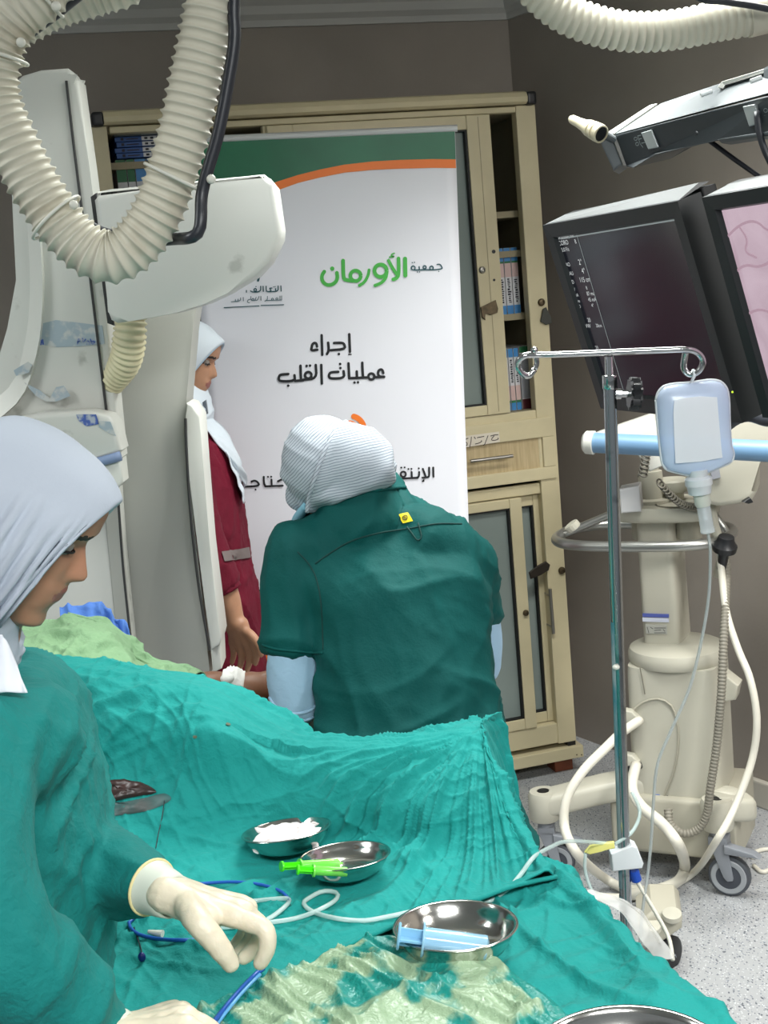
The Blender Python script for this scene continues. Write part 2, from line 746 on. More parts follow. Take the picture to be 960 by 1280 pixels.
def cornice(name, pl, a0, a1, m0, m1):
    prof = [(0, 2.50), (0.012, 2.50), (0.014, 2.52), (0.03, 2.535), (0.035, 2.56), (0.06, 2.585), (0.075, 2.60), (0.09, 2.605), (0.09, CEIL), (0, CEIL)]
    bm = BM()
    A = [bm.verts.new(pl.w(a0 + m0 * c, z, c)) for c, z in prof]
    B = [bm.verts.new(pl.w(a1 - m1 * c, z, c)) for c, z in prof]
    for i in range(len(prof)):
        j = (i + 1) % len(prof)
        bm.faces.new((A[i], A[j], B[j], B[i]))
    bm.faces.new(A); bm.faces.new(B[::-1])
    struct(obj(name, bm, m_corn))


cornice('trim_1', BACK, ca - 4.2, ca, 0, 0.76)
cornice('trim_2', RW, 0, 5.0, 0.76, 0)
bm = BM(); pbox(bm, RW, 0.62, 4.8, 0.0, 0.085, 0, 0.022, 0.006)
struct(obj('baseboard_right', bm, M('grey skirting', (188, 184, 172), 0.5)))

# ------------------------------------------------------------------ bookcase cabinet
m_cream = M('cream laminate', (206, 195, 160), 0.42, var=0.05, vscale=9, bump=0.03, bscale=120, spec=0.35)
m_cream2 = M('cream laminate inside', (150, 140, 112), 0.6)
m_wood = M('pale ash panel', (196, 178, 140), 0.5, rgb2=(172, 153, 116), vscale=14, stretch=(9, 9, 0.7), spec=0.3)
m_black = M('black plastic', (22, 23, 26), 0.4)
m_gasket = M('black gasket', (12, 13, 13), 0.6)
m_pane = clear('smoked glass', (140, 152, 148), 0.85, 0.12)
m_steel = M('brushed steel', (150, 148, 142), 0.32, 0.9)
m_old = M('tarnished brass', (105, 92, 72), 0.42, 0.8, var=0.3, vscale=60)
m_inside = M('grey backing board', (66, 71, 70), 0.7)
m_redwood = M('red brown wood', (128, 66, 38), 0.5, var=0.2, vscale=20)

cabt = thing('bookcase_cabinet', 'tall cream bookcase cabinet with glass doors, drawer and dark corner caps against the back wall', 'cabinet', FOOT + CU * -0.68)
at = CAB.at
UL = -1.352
u_rs = at(652, 200)[0] - 0.008     # inner edge of the right stile
u_ls = at(140, 170)[0]
v_top = 2.168
v_open = at(630, 141)[1]
v_ub = at(650, 515)[1]
v_dt, v_db = at(640, 531)[1], at(650, 603)[1]
v_lt, v_lb = at(650, 621)[1], at(690, 906)[1]
v_pt, v_pb = at(690, 929)[1], at(690, 952)[1]
D = 0.375
bm = BM()
pbox(bm, CAB, UL, UL + .02, v_pt, v_top, -D, -.03)
pbox(bm, CAB, -.02, 0, v_pt, v_top, -D, -.03)
pbox(bm, CAB, UL, 0, v_top - .02, v_top, -D, -.03)
pbox(bm, CAB, UL, 0, v_pt, v_pt + .02, -D, -.03)
pbox(bm, CAB, UL + .02, -.02, v_ub - .03, v_ub, -D, -.03)
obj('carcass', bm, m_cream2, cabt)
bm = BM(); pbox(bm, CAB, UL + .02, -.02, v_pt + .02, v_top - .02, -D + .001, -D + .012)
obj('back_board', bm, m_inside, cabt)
v_s1, v_s2 = at(630, 263)[1], at(640, 393)[1]
v_l1 = at(170, 199)[1]
u_div = at(333, 160)[0]
for k, (a0, a1, b) in enumerate(((u_div + .02, -.02, v_s1), (u_div + .02, -.02, v_s2), (UL + .02, u_div, v_l1), (UL + .02, -.02, v_l1 - .34), (UL + .02, -.02, v_s2 - .28))):
    if k == 4:
        continue
    bm = BM(); pbox(bm, CAB, a0, a1, b - .02, b, -D + .012, -.06)
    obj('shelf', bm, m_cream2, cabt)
bm = BM()
pbox(bm, CAB, u_rs, 0, .105, v_top - .002, -.04, 0, .004)
pbox(bm, CAB, UL, u_ls - .012, .105, v_top - .002, -.04, 0, .004)
pbox(bm, CAB, UL + .05, u_rs + .002, v_open, v_top - .004, -.04, -.004, .003)
pbox(bm, CAB, UL + .05, u_rs + .002, v_dt, v_ub, -.04, -.004, .003)
pbox(bm, CAB, UL + .05, u_rs + .002, v_lt, v_db - .012, -.04, -.012, .003)
pbox(bm, CAB, UL + .05, u_rs + .002, .108, v_lb, -.04, -.004, .003)
pbox(bm, CAB, u_div - .01, u_div + .03, v_ub, v_open, -.04, -.01, .003)
obj('front_frame', bm, m_cream, cabt)
bm = BM()
prof = [(-.06, v_top), (.012, v_top), (.024, v_top + .006), (.026, v_top + .02), (.018, v_top + .034), (.0, v_top + .04), (-.06, v_top + .04)]
for a0, a1 in ((UL + .035, -.034),):
    A = [bm.verts.new(CAB.w(a0, b, c)) for c, b in prof]
    B = [bm.verts.new(CAB.w(a1, b, c)) for c, b in prof]
    for i in range(len(prof)):
        j = (i + 1) % len(prof)
        bm.faces.new((A[i], A[j], B[j], B[i]))
    bm.faces.new(A); bm.faces.new(B[::-1])
obj('top_beam', bm, m_cream, cabt)
bm = BM(); pbox(bm, CAB, UL, -.001, v_top - .001, v_top + .03, -D, -.055, .004)
obj('top_board', bm, m_cream2, cabt)
for a0, a1 in ((-.035, -.002), (UL + .002, UL + .036)):
    bm = BM(); pbox(bm, CAB, a0, a1, v_top - .004, v_top + .036, -.06, .024, .01, 3)
    obj('corner_cap', bm, m_black, cabt)
bm = BM(); pbox(bm, CAB, -.03, -.002, .086, .108, -.05, -.004)
pbox(bm, CAB, UL + .002, UL + .03, .086, .108, -.05, -.004)
obj('bottom_cap', bm, m_black, cabt)
bm = BM(); pbox(bm, CAB, UL - .01, .018, v_pb, .09, -D, .012, .003)
obj('plinth', bm, m_cream, cabt)
for a in (-.045, UL + .04):
    bm = BM(); pbox(bm, CAB, a - .03, a + .035, 0, v_pb, -.09, -.02, .003)
    obj('foot', bm, m_redwood, cabt)
bm = BM()
for x in (719, 725):
    a, b = at(x, 942)
    rod(bm, CAB.w(a, b, .010), CAB.w(a, b, .0135), .0025, 10)
obj('screw', bm, m_old, cabt)


def glass_door(u0, u1, v0, v1, c0, c1, sl, sr, t, b):
    d = None
    bm = BM()
    pbox(bm, CAB, u0, u0 + sl, v0, v1, c0, c1, .003)
    pbox(bm, CAB, u1 - sr, u1, v0, v1, c0, c1, .003)
    pbox(bm, CAB, u0 + sl, u1 - sr, v1 - t, v1, c0, c1 - .001, .003)
    pbox(bm, CAB, u0 + sl, u1 - sr, v0, v0 + b, c0, c1 - .001, .003)
    d = obj('door', bm, m_cream, cabt)
    bm = BM()
    for q in ((u0 + sl, u0 + sl + .006, v0 + b, v1 - t), (u1 - sr - .006, u1 - sr, v0 + b, v1 - t), (u0 + sl, u1 - sr, v1 - t - .005, v1 - t), (u0 + sl, u1 - sr, v0 + b, v0 + b + .005)):
        pbox(bm, CAB, q[0], q[1], q[2], q[3], c0, c1 - .004)
    obj('gasket', bm, m_gasket, d)
    bm = BM(); pbox(bm, CAB, u0 + sl, u1 - sr, v0 + b, v1 - t, c0 + .004, c0 + .009)
    obj('pane', bm, m_pane, d)
    return d


u_d = at(612, 150)[0]
dw = u_d - at(583, 160)[0]
dA = glass_door(u_div, u_d, v_ub + .002, v_open - .002, -.03, .004, dw, dw, .042, .032)
bm = BM()
pbox(bm, CAB, u_d - dw * .53, u_d - dw * .50, v_ub + .01, v_open - .008, .0035, .0046)
obj('stile_groove', bm, m_cream2, dA)
ul1 = at(652.5, 640)[0]
dwl = ul1 - at(637.5, 640)[0]
lowA = glass_door(ul1 - .66, ul1, v_lb + .002, v_lt - .003, -.028, .002, dwl, dwl, .03, .036)
ul2 = at(683, 640)[0]
lowB = glass_door(ul2 - .62, ul2, v_lb + .002, v_lt - .003, -.062, -.032, .04, ul2 - at(667, 640, -.032)[0], .036, .036)
lowC = glass_door(UL + .05, ul1 - .70, v_lb + .002, v_lt - .003, -.062, -.032, .04, .04, .036, .036)

# drawer with bar handle
dr0 = at(480, 600)[0]
drw = None
bm = BM()
a1 = at(694, 560)[0] - .004
pt, pb = at(640, 551)[1], at(640, 589)[1]
ap = at(678, 565)[0]
pbox(bm, CAB, dr0, a1, pt, v_dt + .012, -.03, .008, .003)
pbox(bm, CAB, dr0, a1, v_db, pb, -.03, .008, .003)
pbox(bm, CAB, ap, a1, pb, pt, -.03, .008, .003)
pbox(bm, CAB, dr0, dr0 + .05, pb, pt, -.03, .008, .003)
drw = obj('drawer', bm, m_cream, cabt)
bm = BM(); pbox(bm, CAB, dr0 + .05, ap, pb, pt, -.03, -.002)
obj('drawer_panel', bm, m_wood, drw)
bm = BM()
h0, h1 = at(588, 576.5, .03), at(641, 570.5, .03)
rod(bm, CAB.w(h0[0], h0[1], .03), CAB.w(h1[0], h0[1], .03), .0055, 12)
for f in (.17, .78):
    a = h0[0] + (h1[0] - h0[0]) * f
    rod(bm, CAB.w(a, h0[1] - .002, -.002), CAB.w(a, h0[1], .03), .004, 10)
obj('handle', bm, m_steel, drw)
# second drawer to the left, hidden for the most part
bm = BM(); pbox(bm, CAB, UL + .06, dr0 - .01, v_db, v_dt + .012, -.03, .008, .003)
obj('drawer', bm, m_cream, cabt)
# paper strip with three handwritten words stuck over the drawer top
bm = BM()
q0, q1 = at(575, 546, .011), at(624, 539.5, .011)
q2 = at(624, 552.5, .011)
hexa(bm, [CAB.w(q0[0], q0[1] - .036, .009), CAB.w(q1[0], q2[1], .009), CAB.w(q1[0], q1[1], .009), CAB.w(q0[0], q0[1], .009)] + [CAB.w(q0[0], q0[1] - .036, .0105), CAB.w(q1[0], q2[1], .0105), CAB.w(q1[0], q1[1], .0105), CAB.w(q0[0], q0[1], .0105)])
lab = obj('paper_label', bm, M('paper', (214, 206, 190), 0.8), drw)
bm = BM()
strokes(bm, CAB, [[(640, 60), (690, 45), (750, 40)], [(690, 60), (640, 120), (700, 128), (760, 105), (750, 90)], [(600, 55), (575, 120), (550, 190), (530, 195)],
                  [(395, 75), (410, 100)], [(440, 85), (490, 75), (540, 65)], [(410, 180), (470, 165), (510, 140), (500, 130)], [(350, 75), (345, 150), (325, 225)],
                  [(260, 110), (300, 95)], [(255, 200), (285, 205), (290, 165), (260, 150)]], (560, 540), 12, 12, .0118)
obj('handwriting', bm, M('pen ink', (62, 54, 52), 0.8), lab)


def lock(x, y, c, r=.011):
    a, b = at(x, y, c)
    bm = BM()
    lathe(bm, CAB.w(a, b, c), CAB.n, [(r, 0), (r, .004), (r * .8, .009), (r * .45, .010), (r * .4, .007)], 20)
    return bm


obj('lock', lock(602.5, 337.5, .004), m_steel, dA)
obj('lock', lock(657, 766, .002, .010), m_old, lowA)
obj('lock', lock(676.5, 378, 0, .012), m_old, cabt)
obj('lock', lock(702, 713, 0, .012), m_old, cabt)
bm = BM()
for x, y, r in ((617, 314.5, .006), (617.5, 350, .004)):
    a, b = at(x, y, .004)
    rod(bm, CAB.w(a, b, .003), CAB.w(a, b, .006), r, 10)
obj('screw_hole', bm, m_black, dA)
bm = BM()
slab(bm, [CAB.px(x, y, .012) for x, y in ((601, 384), (620, 375), (623, 386), (622, 391), (613, 394), (606, 390), (607, 400), (603, 397))], CAB.n * -.008, .002)
obj('hasp', bm, m_old, dA)
bm = BM()
slab(bm, [CAB.px(x, y, .010) for x, y in ((679, 386), (683, 384), (689, 396), (690, 404), (683, 406), (676, 402))], CAB.n * -.006, .002)
obj('hanging_tag', bm, M('dark tag', (58, 60, 54), 0.6), cabt)
bm = BM()
slab(bm, [CAB.px(x, y, .012) for x, y in ((662, 716), (672, 708), (683, 702), (688, 706), (686, 713), (676, 719), (664, 724))], CAB.n * -.010, .002)
obj('hasp', bm, M('black iron', (58, 52, 46), 0.45, 0.6), lowA)
bm = BM()
h0, h1 = at(687.5, 736, .01), at(691.5, 792, .01)
rod(bm, CAB.w(h0[0], h0[1], .01), CAB.w(h0[0] + .002, h1[1], .01), .0055, 12)
for f in (.15, .85):
    b = h0[1] + (h1[1] - h0[1]) * f
    rod(bm, CAB.w(h0[0], b, -.034), CAB.w(h0[0], b, .01), .004, 10)
obj('handle', bm, m_steel, lowB)

# ------------------------------------------------------------------ folders and boxes in the cabinet
m_blue = M('folder blue', (52, 128, 190), 0.45)
m_dblue = M('box blue', (38, 82, 150), 0.5)
m_white = M('folder white', (205, 206, 208), 0.5)
m_pinkp = M('folder pink print', (205, 176, 172), 0.5)
m_green = M('folder green', (30, 105, 62), 0.5)
m_ink = M('print black', (40, 42, 52), 0.7)
BL = Plane(FOOT, CU, (0, 0, 1))


def folder(label, cat_, group, a0, a1, b0, b1, c1, bands, marks, dep=.24):
    """upright box file; bands: (from, to, material) up the spine"""
    r = thing('box_file', label, cat_, CAB.w((a0 + a1) / 2, b0, c1 - dep / 2), group)
    bm = BM(); pbox(bm, CAB, a0, a1, b0, b1, c1 - dep, c1, .0015)
    obj('case', bm, m_white, r)
    for f0, f1, mt, nm in bands:
        bm = BM(); pbox(bm, CAB, a0 + .0006, a1 - .0006, b0 + (b1 - b0) * f0, b0 + (b1 - b0) * f1, c1 - .01, c1 + .0006)
        obj(nm, bm, mt, r)
    bm = BM()
    for f0, f1, x0, x1 in marks:
        pbox(bm, CAB, a0 + (a1 - a0) * x0, a0 + (a1 - a0) * x1, b0 + (b1 - b0) * f0, b0 + (b1 - b0) * f1, c1, c1 + .0009)
    if marks:
        obj('spine_print', bm, m_ink, r)
    else:
        bm.free()
    return r


cR = -.075
def midmarks(seed, lo, hi):
    rr = random.Random(seed)
    out = []
    f = lo
    while f < hi:
        h = rr.uniform(.012, .03)
        out.append((f, f + h, rr.uniform(.25, .4), rr.uniform(.6, .8)))
        f += h + .012
    return out


ends = ['leftmost, against the door stile', 'middle of the three', 'rightmost of the three']
x0 = at(624.5, 380, cR)[0]; x1 = at(651, 380, cR)[0]
b0 = v_s2; b1 = at(638, 309.5, cR)[1]
w = (x1 - x0) / 3
for k in range(3):
    folder('upright box file with blue ends on the middle cabinet shelf, ' + ends[k], 'box file', 'box files on the middle cabinet shelf', x0 + w * k + .001, x0 + w * (k + 1) - .001, b0, b1, cR,
           [(0, .13, m_blue, 'bottom_band'), (.80, .998, m_blue, 'top_band'), (.77, .80, m_green, 'green_stripe'), (.56, .77, m_pinkp, 'pink_panel')], midmarks(k, .17, .52))
x0 = at(632, 500, cR)[0]; x1 = at(652, 500, cR)[0]
b0 = v_ub; b1 = at(640, 435.5, cR)[1]
w = (x1 - x0) / 3
for k in range(3):
    folder('inverted blue pink box file on bottom cabinet shelf, ' + ends[k], 'box file', 'box files on the bottom cabinet shelf', x0 + w * k + .001, x0 + w * (k + 1) - .001, b0, b1, cR,
           [(0, .12, m_blue, 'bottom_band'), (.86, .998, m_blue, 'top_band'), (.12, .16, m_green, 'green_stripe'), (.16, .40, m_pinkp, 'pink_panel')], midmarks(k + 9, .45, .80))
x0 = at(653, 500, cR)[0]; x1 = at(671, 500, cR)[0]
b1 = at(660, 432, cR)[1]
rd = folder('single grey box file with dark red foot and green top on bottom cabinet shelf', 'box file', None, x0, x1, b0, b1, cR,
            [(0, .16, M('folder dark red', (72, 14, 26), 0.5), 'red_band'), (.90, .998, m_green, 'green_band'), (.17, .89, M('folder grey', (150, 152, 158), 0.45), 'grey_panel')], [(.2, .34, .8, .9)])

# left cell: five blue books lying flat on a row of standing ones
cL = -.07
ys = [162, 169.5, 176.5, 183.5, 190.5, 197.5]
names = ['topmost of the stack, grey spine', 'second from the top of the stack', 'third from the top of the stack', 'fourth from the top of the stack', 'bottom of the lying stack']
xl, xr = at(141, 180, cL)[0] + .004, at(222, 180, cL)[0]
hs = [at(170, y, cL)[1] for y in ys]
for k in range(5):
    r = thing('lying_book', 'blue book lying flat at cabinet top left, ' + names[k], 'book', CAB.w((xl + xr) / 2, hs[k + 1], cL - .1), 'books lying flat in the upper left cabinet cell')
    bm = BM(); pbox(bm, CAB, xl + .003 * (k % 3), xr + .004 * (k % 2), hs[k + 1] + .001, hs[k] - .001, cL - .2, cL - .004 * (k % 2), .001)
    obj('cover', bm, M('grey cover', (120, 128, 132), 0.5) if k == 0 else m_dblue, r)
    c1 = cL - .004 * (k % 2)
    xm = xl + (xr - xl) * .44
    bm = BM(); pbox(bm, CAB, xm, xm + .075, hs[k + 1] + .002, hs[k] - .002, c1 - .01, c1 + .0006)
    obj('spine_label', bm, m_white, r)
    bm = BM()
    for q in range(4):
        xx = xm + .008 + .017 * q
        pbox(bm, CAB, xx, xx + .009, hs[k + 1] + .005, hs[k] - .005, c1, c1 + .001)
    pbox(bm, CAB, xl + .02, xl + .028, hs[k + 1] + .004, hs[k] - .004, c1, c1 + .001)
    pbox(bm, CAB, xl + .035, xm - .01, hs[k + 1] + .006, hs[k + 1] + .009, c1, c1 + .001)
    obj('spine_print', bm, m_ink, r)
b0 = v_l1 - .34
b0 = hs[5] - .20
edges = [145, 158.5, 169, 184, 197, 211]
for k in range(5):
    a0, a1 = at(edges[k], 215, cL)[0] + .001, at(edges[k + 1], 215, cL)[0] - .001
    g = k < 2
    folder(('green topped' if g else 'blue topped') + ' upright book under the lying stack, ' + ['far left', 'second from left', 'third one', 'fourth one', 'beside the hose'][k],
           'book', 'upright books in the upper left cabinet cell', a0, a1, b0, hs[5] - .003, cL, [(.68, .998, m_green if g else m_blue, 'top_band')], [(.47, .50, .1, .9), (.40, .44, .1, .45), (.55, .6, .3, .6)])
bm = BM(); pbox(bm, CAB, UL + .02, u_div, b0 - .02, b0, -D + .012, -.05)
obj('shelf', bm, m_cream2, cabt)

# ------------------------------------------------------------------ roll-up banner
a = radians(2.4)
BO = P(575, 162, 3.55)
BAN = Plane(BO, (cos(a), 0, -sin(a)), (sin(a), 0, cos(a)))
bat = BAN.at
banner = thing('rollup_banner', 'white roll-up banner with green top, orange curve and Arabic lettering before the cabinet', 'banner', V((BO.x - .32, BO.y, 0)))
uw = -bat(577, 300)[0]
bL = -.705
bR = bat(577, 400)[0]
m_vinyl = M('banner vinyl white', (222, 222, 228), 0.42, bump=0.04, bscale=5)
bm = BM()
NU, NVv = 24, 60
bot = -1.99
gv = [[bm.verts.new(BAN.w(bL + (bR - bL) * i / NU, bot + (0 - bot) * j / NVv, .0007 * sin(i * .5 + j * .05))) for j in range(NVv + 1)] for i in range(NU + 1)]
for i in range(NU):
    for j in range(NVv):
        bm.faces.new((gv[i][j], gv[i + 1][j], gv[i + 1][j + 1], gv[i][j + 1]))
sheet = obj('banner_sheet', bm, m_vinyl, banner, smooth=True)
md = sheet.modifiers.new('t', 'SOLIDIFY'); md.thickness = .0010; md.offset = -1
bm = BM()
rod(bm, BAN.w(bL - .004, .004, 0), BAN.w(bR + .006, .004, 0), .009, 16)
obj('top_rail', bm, M('rail aluminium', (205, 206, 206), 0.3, 0.4), banner)
bm = BM()
hexa(bm, [V((BO.x + x, BO.y + y, z)) for z in (0, .09) for x, y in ((bL - .12, -.07), (-.02, -.07), (-.02, .09), (bL - .12, .09))], .015)
obj('base_cassette', bm, M('cassette grey', (150, 152, 154), 0.35, 0.5), banner)
bm = BM()
rod(bm, V((BO.x - .36, BO.y + .03, .08)), BAN.w((bL + bR) / 2, 0, -.02), .008, 10)
obj('support_pole', bm, m_steel, banner)

cz = .0027


def bpoly(name, tops, bots, mat, c):
    bm = BM()
    T = [bm.verts.new(BAN.w(*p, c)) for p in tops]
    B = [bm.verts.new(BAN.w(*p, c)) for p in bots]
    for i in range(len(T) - 1):
        bm.faces.new((T[i], B[i], B[i + 1], T[i + 1]))
    return obj(name, bm, mat, banner)


cv1 = [(240, 272), (270, 259), (300, 246), (325, 235), (347, 227), (372, 219), (400, 212), (430, 206), (465, 202), (500, 200), (540, 199), (576, 199)]
cv2 = [(240, 286), (270, 271), (300, 258), (325, 246), (347, 238), (372, 229), (400, 222), (430, 216), (465, 212.5), (500, 211), (540, 210), (576, 210)]
c1 = [bat(*p) for p in cv1]
c2 = [bat(*p) for p in cv2]
cl = lambda q: (max(bL + .001, min(bR - .001, q[0])), q[1])
c1 = [cl(q) for q in c1]; c2 = [cl(q) for q in c2]
m_bgreen = M('banner green', (22, 108, 74), 0.35, var=.12, vscale=8)
m_orange = M('banner orange', (240, 122, 40), 0.4)
bpoly('green_header', [(q[0], -.003) for q in c1], c1, m_bgreen, cz)
bpoly('orange_curve', c1, c2, m_orange, cz + .0003)
lowt = [bat(x, y) for x, y in ((240, 800), (300, 808), (345, 816), (420, 834), (500, 850), (580, 858))]
lowm = [(p[0], p[1] - .045) for p in lowt]
lowt = [cl(q) for q in lowt]; lowm = [cl(q) for q in lowm]
bpoly('orange_foot_curve', lowt, lowm, m_orange, cz)
bpoly('green_foot', lowm, [(q[0], bot + .002) for q in lowm], m_bgreen, cz)

m_txt = M('banner black lettering', (18, 18, 22), 0.5)
T0 = .0033
bm = BM()
L1 = [[(618, 82), (624, 222)], {'w': 9, 'p': [(612, 243), (634, 243)]}, [(497, 152), (560, 150), (578, 160), (588, 200), (470, 210)], [(535, 240)],
      [(449, 150), (455, 212), (440, 240)], [(397, 90), (402, 245)], [(360, 180), (355, 156), (340, 150), (322, 162), (318, 188), (312, 212), (362, 206)]]
L2 = [[(890, 392), (884, 368), (868, 362), (850, 375), (848, 405), (865, 423), (897, 422)], [(870, 424), (828, 426)], circ(795, 420, 24), [(722, 310), (728, 425)], [(728, 428), (772, 428)],
      [(678, 380), (680, 428)], [(730, 429), (618, 434)], [(660, 468)], [(688, 466)], [(612, 315), (618, 432)], [(573, 378), (580, 432), (470, 438), (453, 420), (460, 394), (480, 385), (530, 383)],
      [(545, 320)], [(547, 352)], [(394, 328), (399, 476)], [(350, 328), (357, 435), (250, 446)], circ(290, 410, 26), [(277, 335)], [(304, 333)], [(228, 334), (232, 447)],
      [(180, 410), (185, 455), (70, 460), (52, 443), (58, 412), (78, 403), (130, 400)], [(250, 450), (185, 455)], [(130, 493)]]
strokes(bm, BAN, L1, (340, 405), 6.4, 21, T0)
obj('lettering', bm, m_txt, banner)
bm = BM()
strokes(bm, BAN, L2, (340, 405), 6.4, 21, T0)
obj('lettering', bm, m_txt, banner)
bm = BM()
L3 = [[(775, 198), (780, 355)], [(705, 200), (708, 340), (690, 365), (590, 372)], [(598, 222), (635, 320), (650, 368)], {'w': 22, 'p': [(615, 408), (600, 420), (622, 432), (590, 434)]},
      [(535, 275), (533, 340), (510, 370), (440, 376)], [(527, 212)], [(405, 275), (408, 370)], [(300, 383), (510, 373)], [(350, 222)], [(402, 220)], circ(262, 312, 44), [(60, 398), (210, 386), (300, 382)], [(228, 200)], [(285, 195)]]
strokes(bm, BAN, L3, (485, 570), 13.71, 34, T0)
obj('lettering', bm, m_txt, banner)
bm = BM()
L4 = [[(150, 255), (165, 375)], [(112, 290), (103, 375), (150, 390)], [(138, 198)], [(268, 300), (320, 280), (380, 315), (402, 375), (165, 388)], [(335, 438)], [(475, 220), (480, 340), (505, 382)], [(608, 268), (612, 372)],
      [(500, 383), (800, 370)], [(548, 220)], [(603, 218)], [(718, 296), (790, 262)]]
strokes(bm, BAN, L4, (295, 580), 13.71, 34, T0)
obj('lettering', bm, m_txt, banner)
for q in ([(352, 663), (366, 661)], [(318, 724), (320, 738), (336, 740)]):
    bm = BM()
    strokes(bm, BAN, [q], (0, 0), 1, 2.6, T0)
    obj('lettering', bm, m_txt, banner)
bm = BM()
LG = [{'w': 30, 'p': [(648, 78), (650, 200)]}, {'w': 27, 'p': [(600, 76), (603, 160), (596, 215), (562, 228)]}, {'w': 24, 'p': [(528, 92), (565, 160), (598, 205)]}, {'w': 10, 'p': [(570, 38), (548, 46), (548, 58), (575, 64), (535, 66)]},
      {'w': 28, 'p': circ(470, 165, 45)}, {'w': 24, 'p': [(515, 180), (508, 220), (475, 255), (430, 272)]}, {'w': 22, 'p': [(386, 160), (380, 200), (352, 250), (316, 272)]},
      {'w': 27, 'p': circ(288, 202, 38)}, {'w': 28, 'p': [(197, 92), (199, 205), (208, 232), (268, 238)]},
      {'w': 27, 'p': [(60, 172), (42, 200), (44, 238), (72, 268), (110, 270), (145, 248), (157, 215), (152, 180)]}, {'w': 32, 'p': [(118, 150)]}]
strokes(bm, BAN, LG, (395, 310), 5.818, 27, T0)
obj('green_logo_lettering', bm, M('logo green', (66, 172, 66), 0.45), banner)
m_teal = M('logo teal', (22, 74, 82), 0.5)
bm = BM()
LJ = [[(880, 120), (902, 117), (914, 135), (920, 152), (858, 158)], [(893, 170)], circ(840, 145, 13), [(800, 158), (860, 158)], circ(790, 140, 11), [(750, 136), (752, 158)], [(715, 160), (800, 158)], [(738, 174)], [(753, 174)], circ(707, 145, 14), [(700, 106)], [(716, 104)]]
strokes(bm, BAN, LJ, (395, 310), 5.818, 9, T0)
obj('teal_logo_lettering', bm, m_teal, banner)
bm = BM()
LN = [[(812, 238), (815, 308)], [(775, 240), (778, 312), (650, 316)], [(740, 275), (742, 312)], [(715, 252)], [(735, 250)], [(692, 268), (655, 268), (688, 300), (655, 314)], [(615, 243), (618, 312), (650, 316)], [(575, 245), (578, 310)],
      [(543, 244), (543, 314), (430, 324), (408, 305)], circ(470, 292, 17), [(480, 248)], [(352, 300), (352, 322)]]
strokes(bm, BAN, LN, (275, 335), 10.67, 15, T0)
LO = [[(822, 372), (822, 425)], [(800, 374), (800, 425)], [(610, 433), (822, 427)], circ(758, 412, 13), circ(700, 416, 13), [(632, 377), (632, 428), (598, 440)], [(545, 377), (546, 432)], [(520, 380), (500, 432), (470, 432), (482, 390)], circ(440, 420, 14),
      [(412, 380), (412, 436), (470, 434)], [(400, 418), (370, 428), (362, 458), (395, 464)], [(310, 392), (312, 440)], [(275, 397), (275, 440), (150, 450)], [(240, 415), (240, 442)], [(205, 418), (205, 445)]]
strokes(bm, BAN, LO, (275, 335), 10.67, 9, T0)
strokes(bm, BAN, [{'w': 12, 'p': [(55, 528), (520, 505)]}, {'w': 12, 'p': [(548, 499), (850, 490)]}, {'w': 30, 'p': [(520, 120), (508, 168)]}], (275, 335), 10.67, 12, T0)
obj('teal_logo_lettering', bm, m_teal, banner)
bm = BM()
strokes(bm, BAN, [{'w': 7, 'p': circ(438, 537, 17, -75, 20)}, {'w': 5, 'p': circ(437, 537, 9, -90, 10)}], (0, 0), 1, 4, T0)
obj('orange_emblem', bm, m_orange, banner)
# ------------------------------------------------------------------ C-arm x-ray machine
m_arm = M('xray housing', (205, 205, 198), 0.38, rgb2=(176, 176, 168), vscale=16, thresh=(.28, .36), detail=10, spec=0.4)
m_arm2 = M('xray housing shaded', (168, 168, 160), 0.42, var=0.03, vscale=5, spec=0.4)  # same housing, shade on the upright panel put into a greyer colour
m_arm3 = M('xray trim', (212, 212, 204), 0.4)
m_seam = M('dark seam', (48, 48, 48), 0.6)
m_tape = M('old tape residue', (158, 172, 180), 0.5, rgb2=(190, 193, 190), vscale=45, thresh=(.40, .5), detail=8)
m_mark = M('blue marker', (70, 96, 168), 0.6, rgb2=(170, 178, 190), vscale=90, thresh=(.4, .55))
BACKV = V((0, 1, 0))
carm = thing('xray_machine', 'large white angiography C-arm machine with scuffed housings standing behind the patient', 'x-ray machine', V((-.55, 3.0, 0)))


def pslab(pts, d, depth, bev, seg=3, lean=0.0):
    bm = BM()
    slab(bm, [P(x, y, d) for x, y in pts], V((lean, depth, 0)), bev, seg)
    return bm


def poly_flat(pts, d, lift=0.0):
    bm = BM()
    slab(bm, [P(x, y, d - lift) for x, y in pts], BACKV * .0012)
    return bm


colp = [(15, 104), (27, 94), (50, 87), (84, 84.5), (90, 90), (91, 98), (98, 100), (112, 210), (126, 320), (152, 572), (138, 574), (60, 560), (-60, 560), (-60, 500), (0, 463), (15, 412), (20, 350), (17, 290), (13, 200)]
col = obj('column_housing', pslab(colp, 2.76, .08, .010), m_arm, carm, angle=40)
bm = BM()
outer = [(14, 200), (18, 290), (20, 350), (15, 412), (0, 463), (-60, 505)]
inner = [(40, 200), (50, 300), (53, 372), (46, 440), (20, 505), (-60, 560)]
A = [cat([P(x, y, 2.78) for x, y in outer], t * .25) for t in range(21)]
B = [cat([P(x, y, 2.742) for x, y in inner], t * .25) for t in range(21)]
va = [bm.verts.new(p) for p in A]; vb = [bm.verts.new(p) for p in B]
vc = [bm.verts.new(p + V((0, .2, 0))) for p in A]; vd = [bm.verts.new(p + V((0, .2, 0))) for p in B]
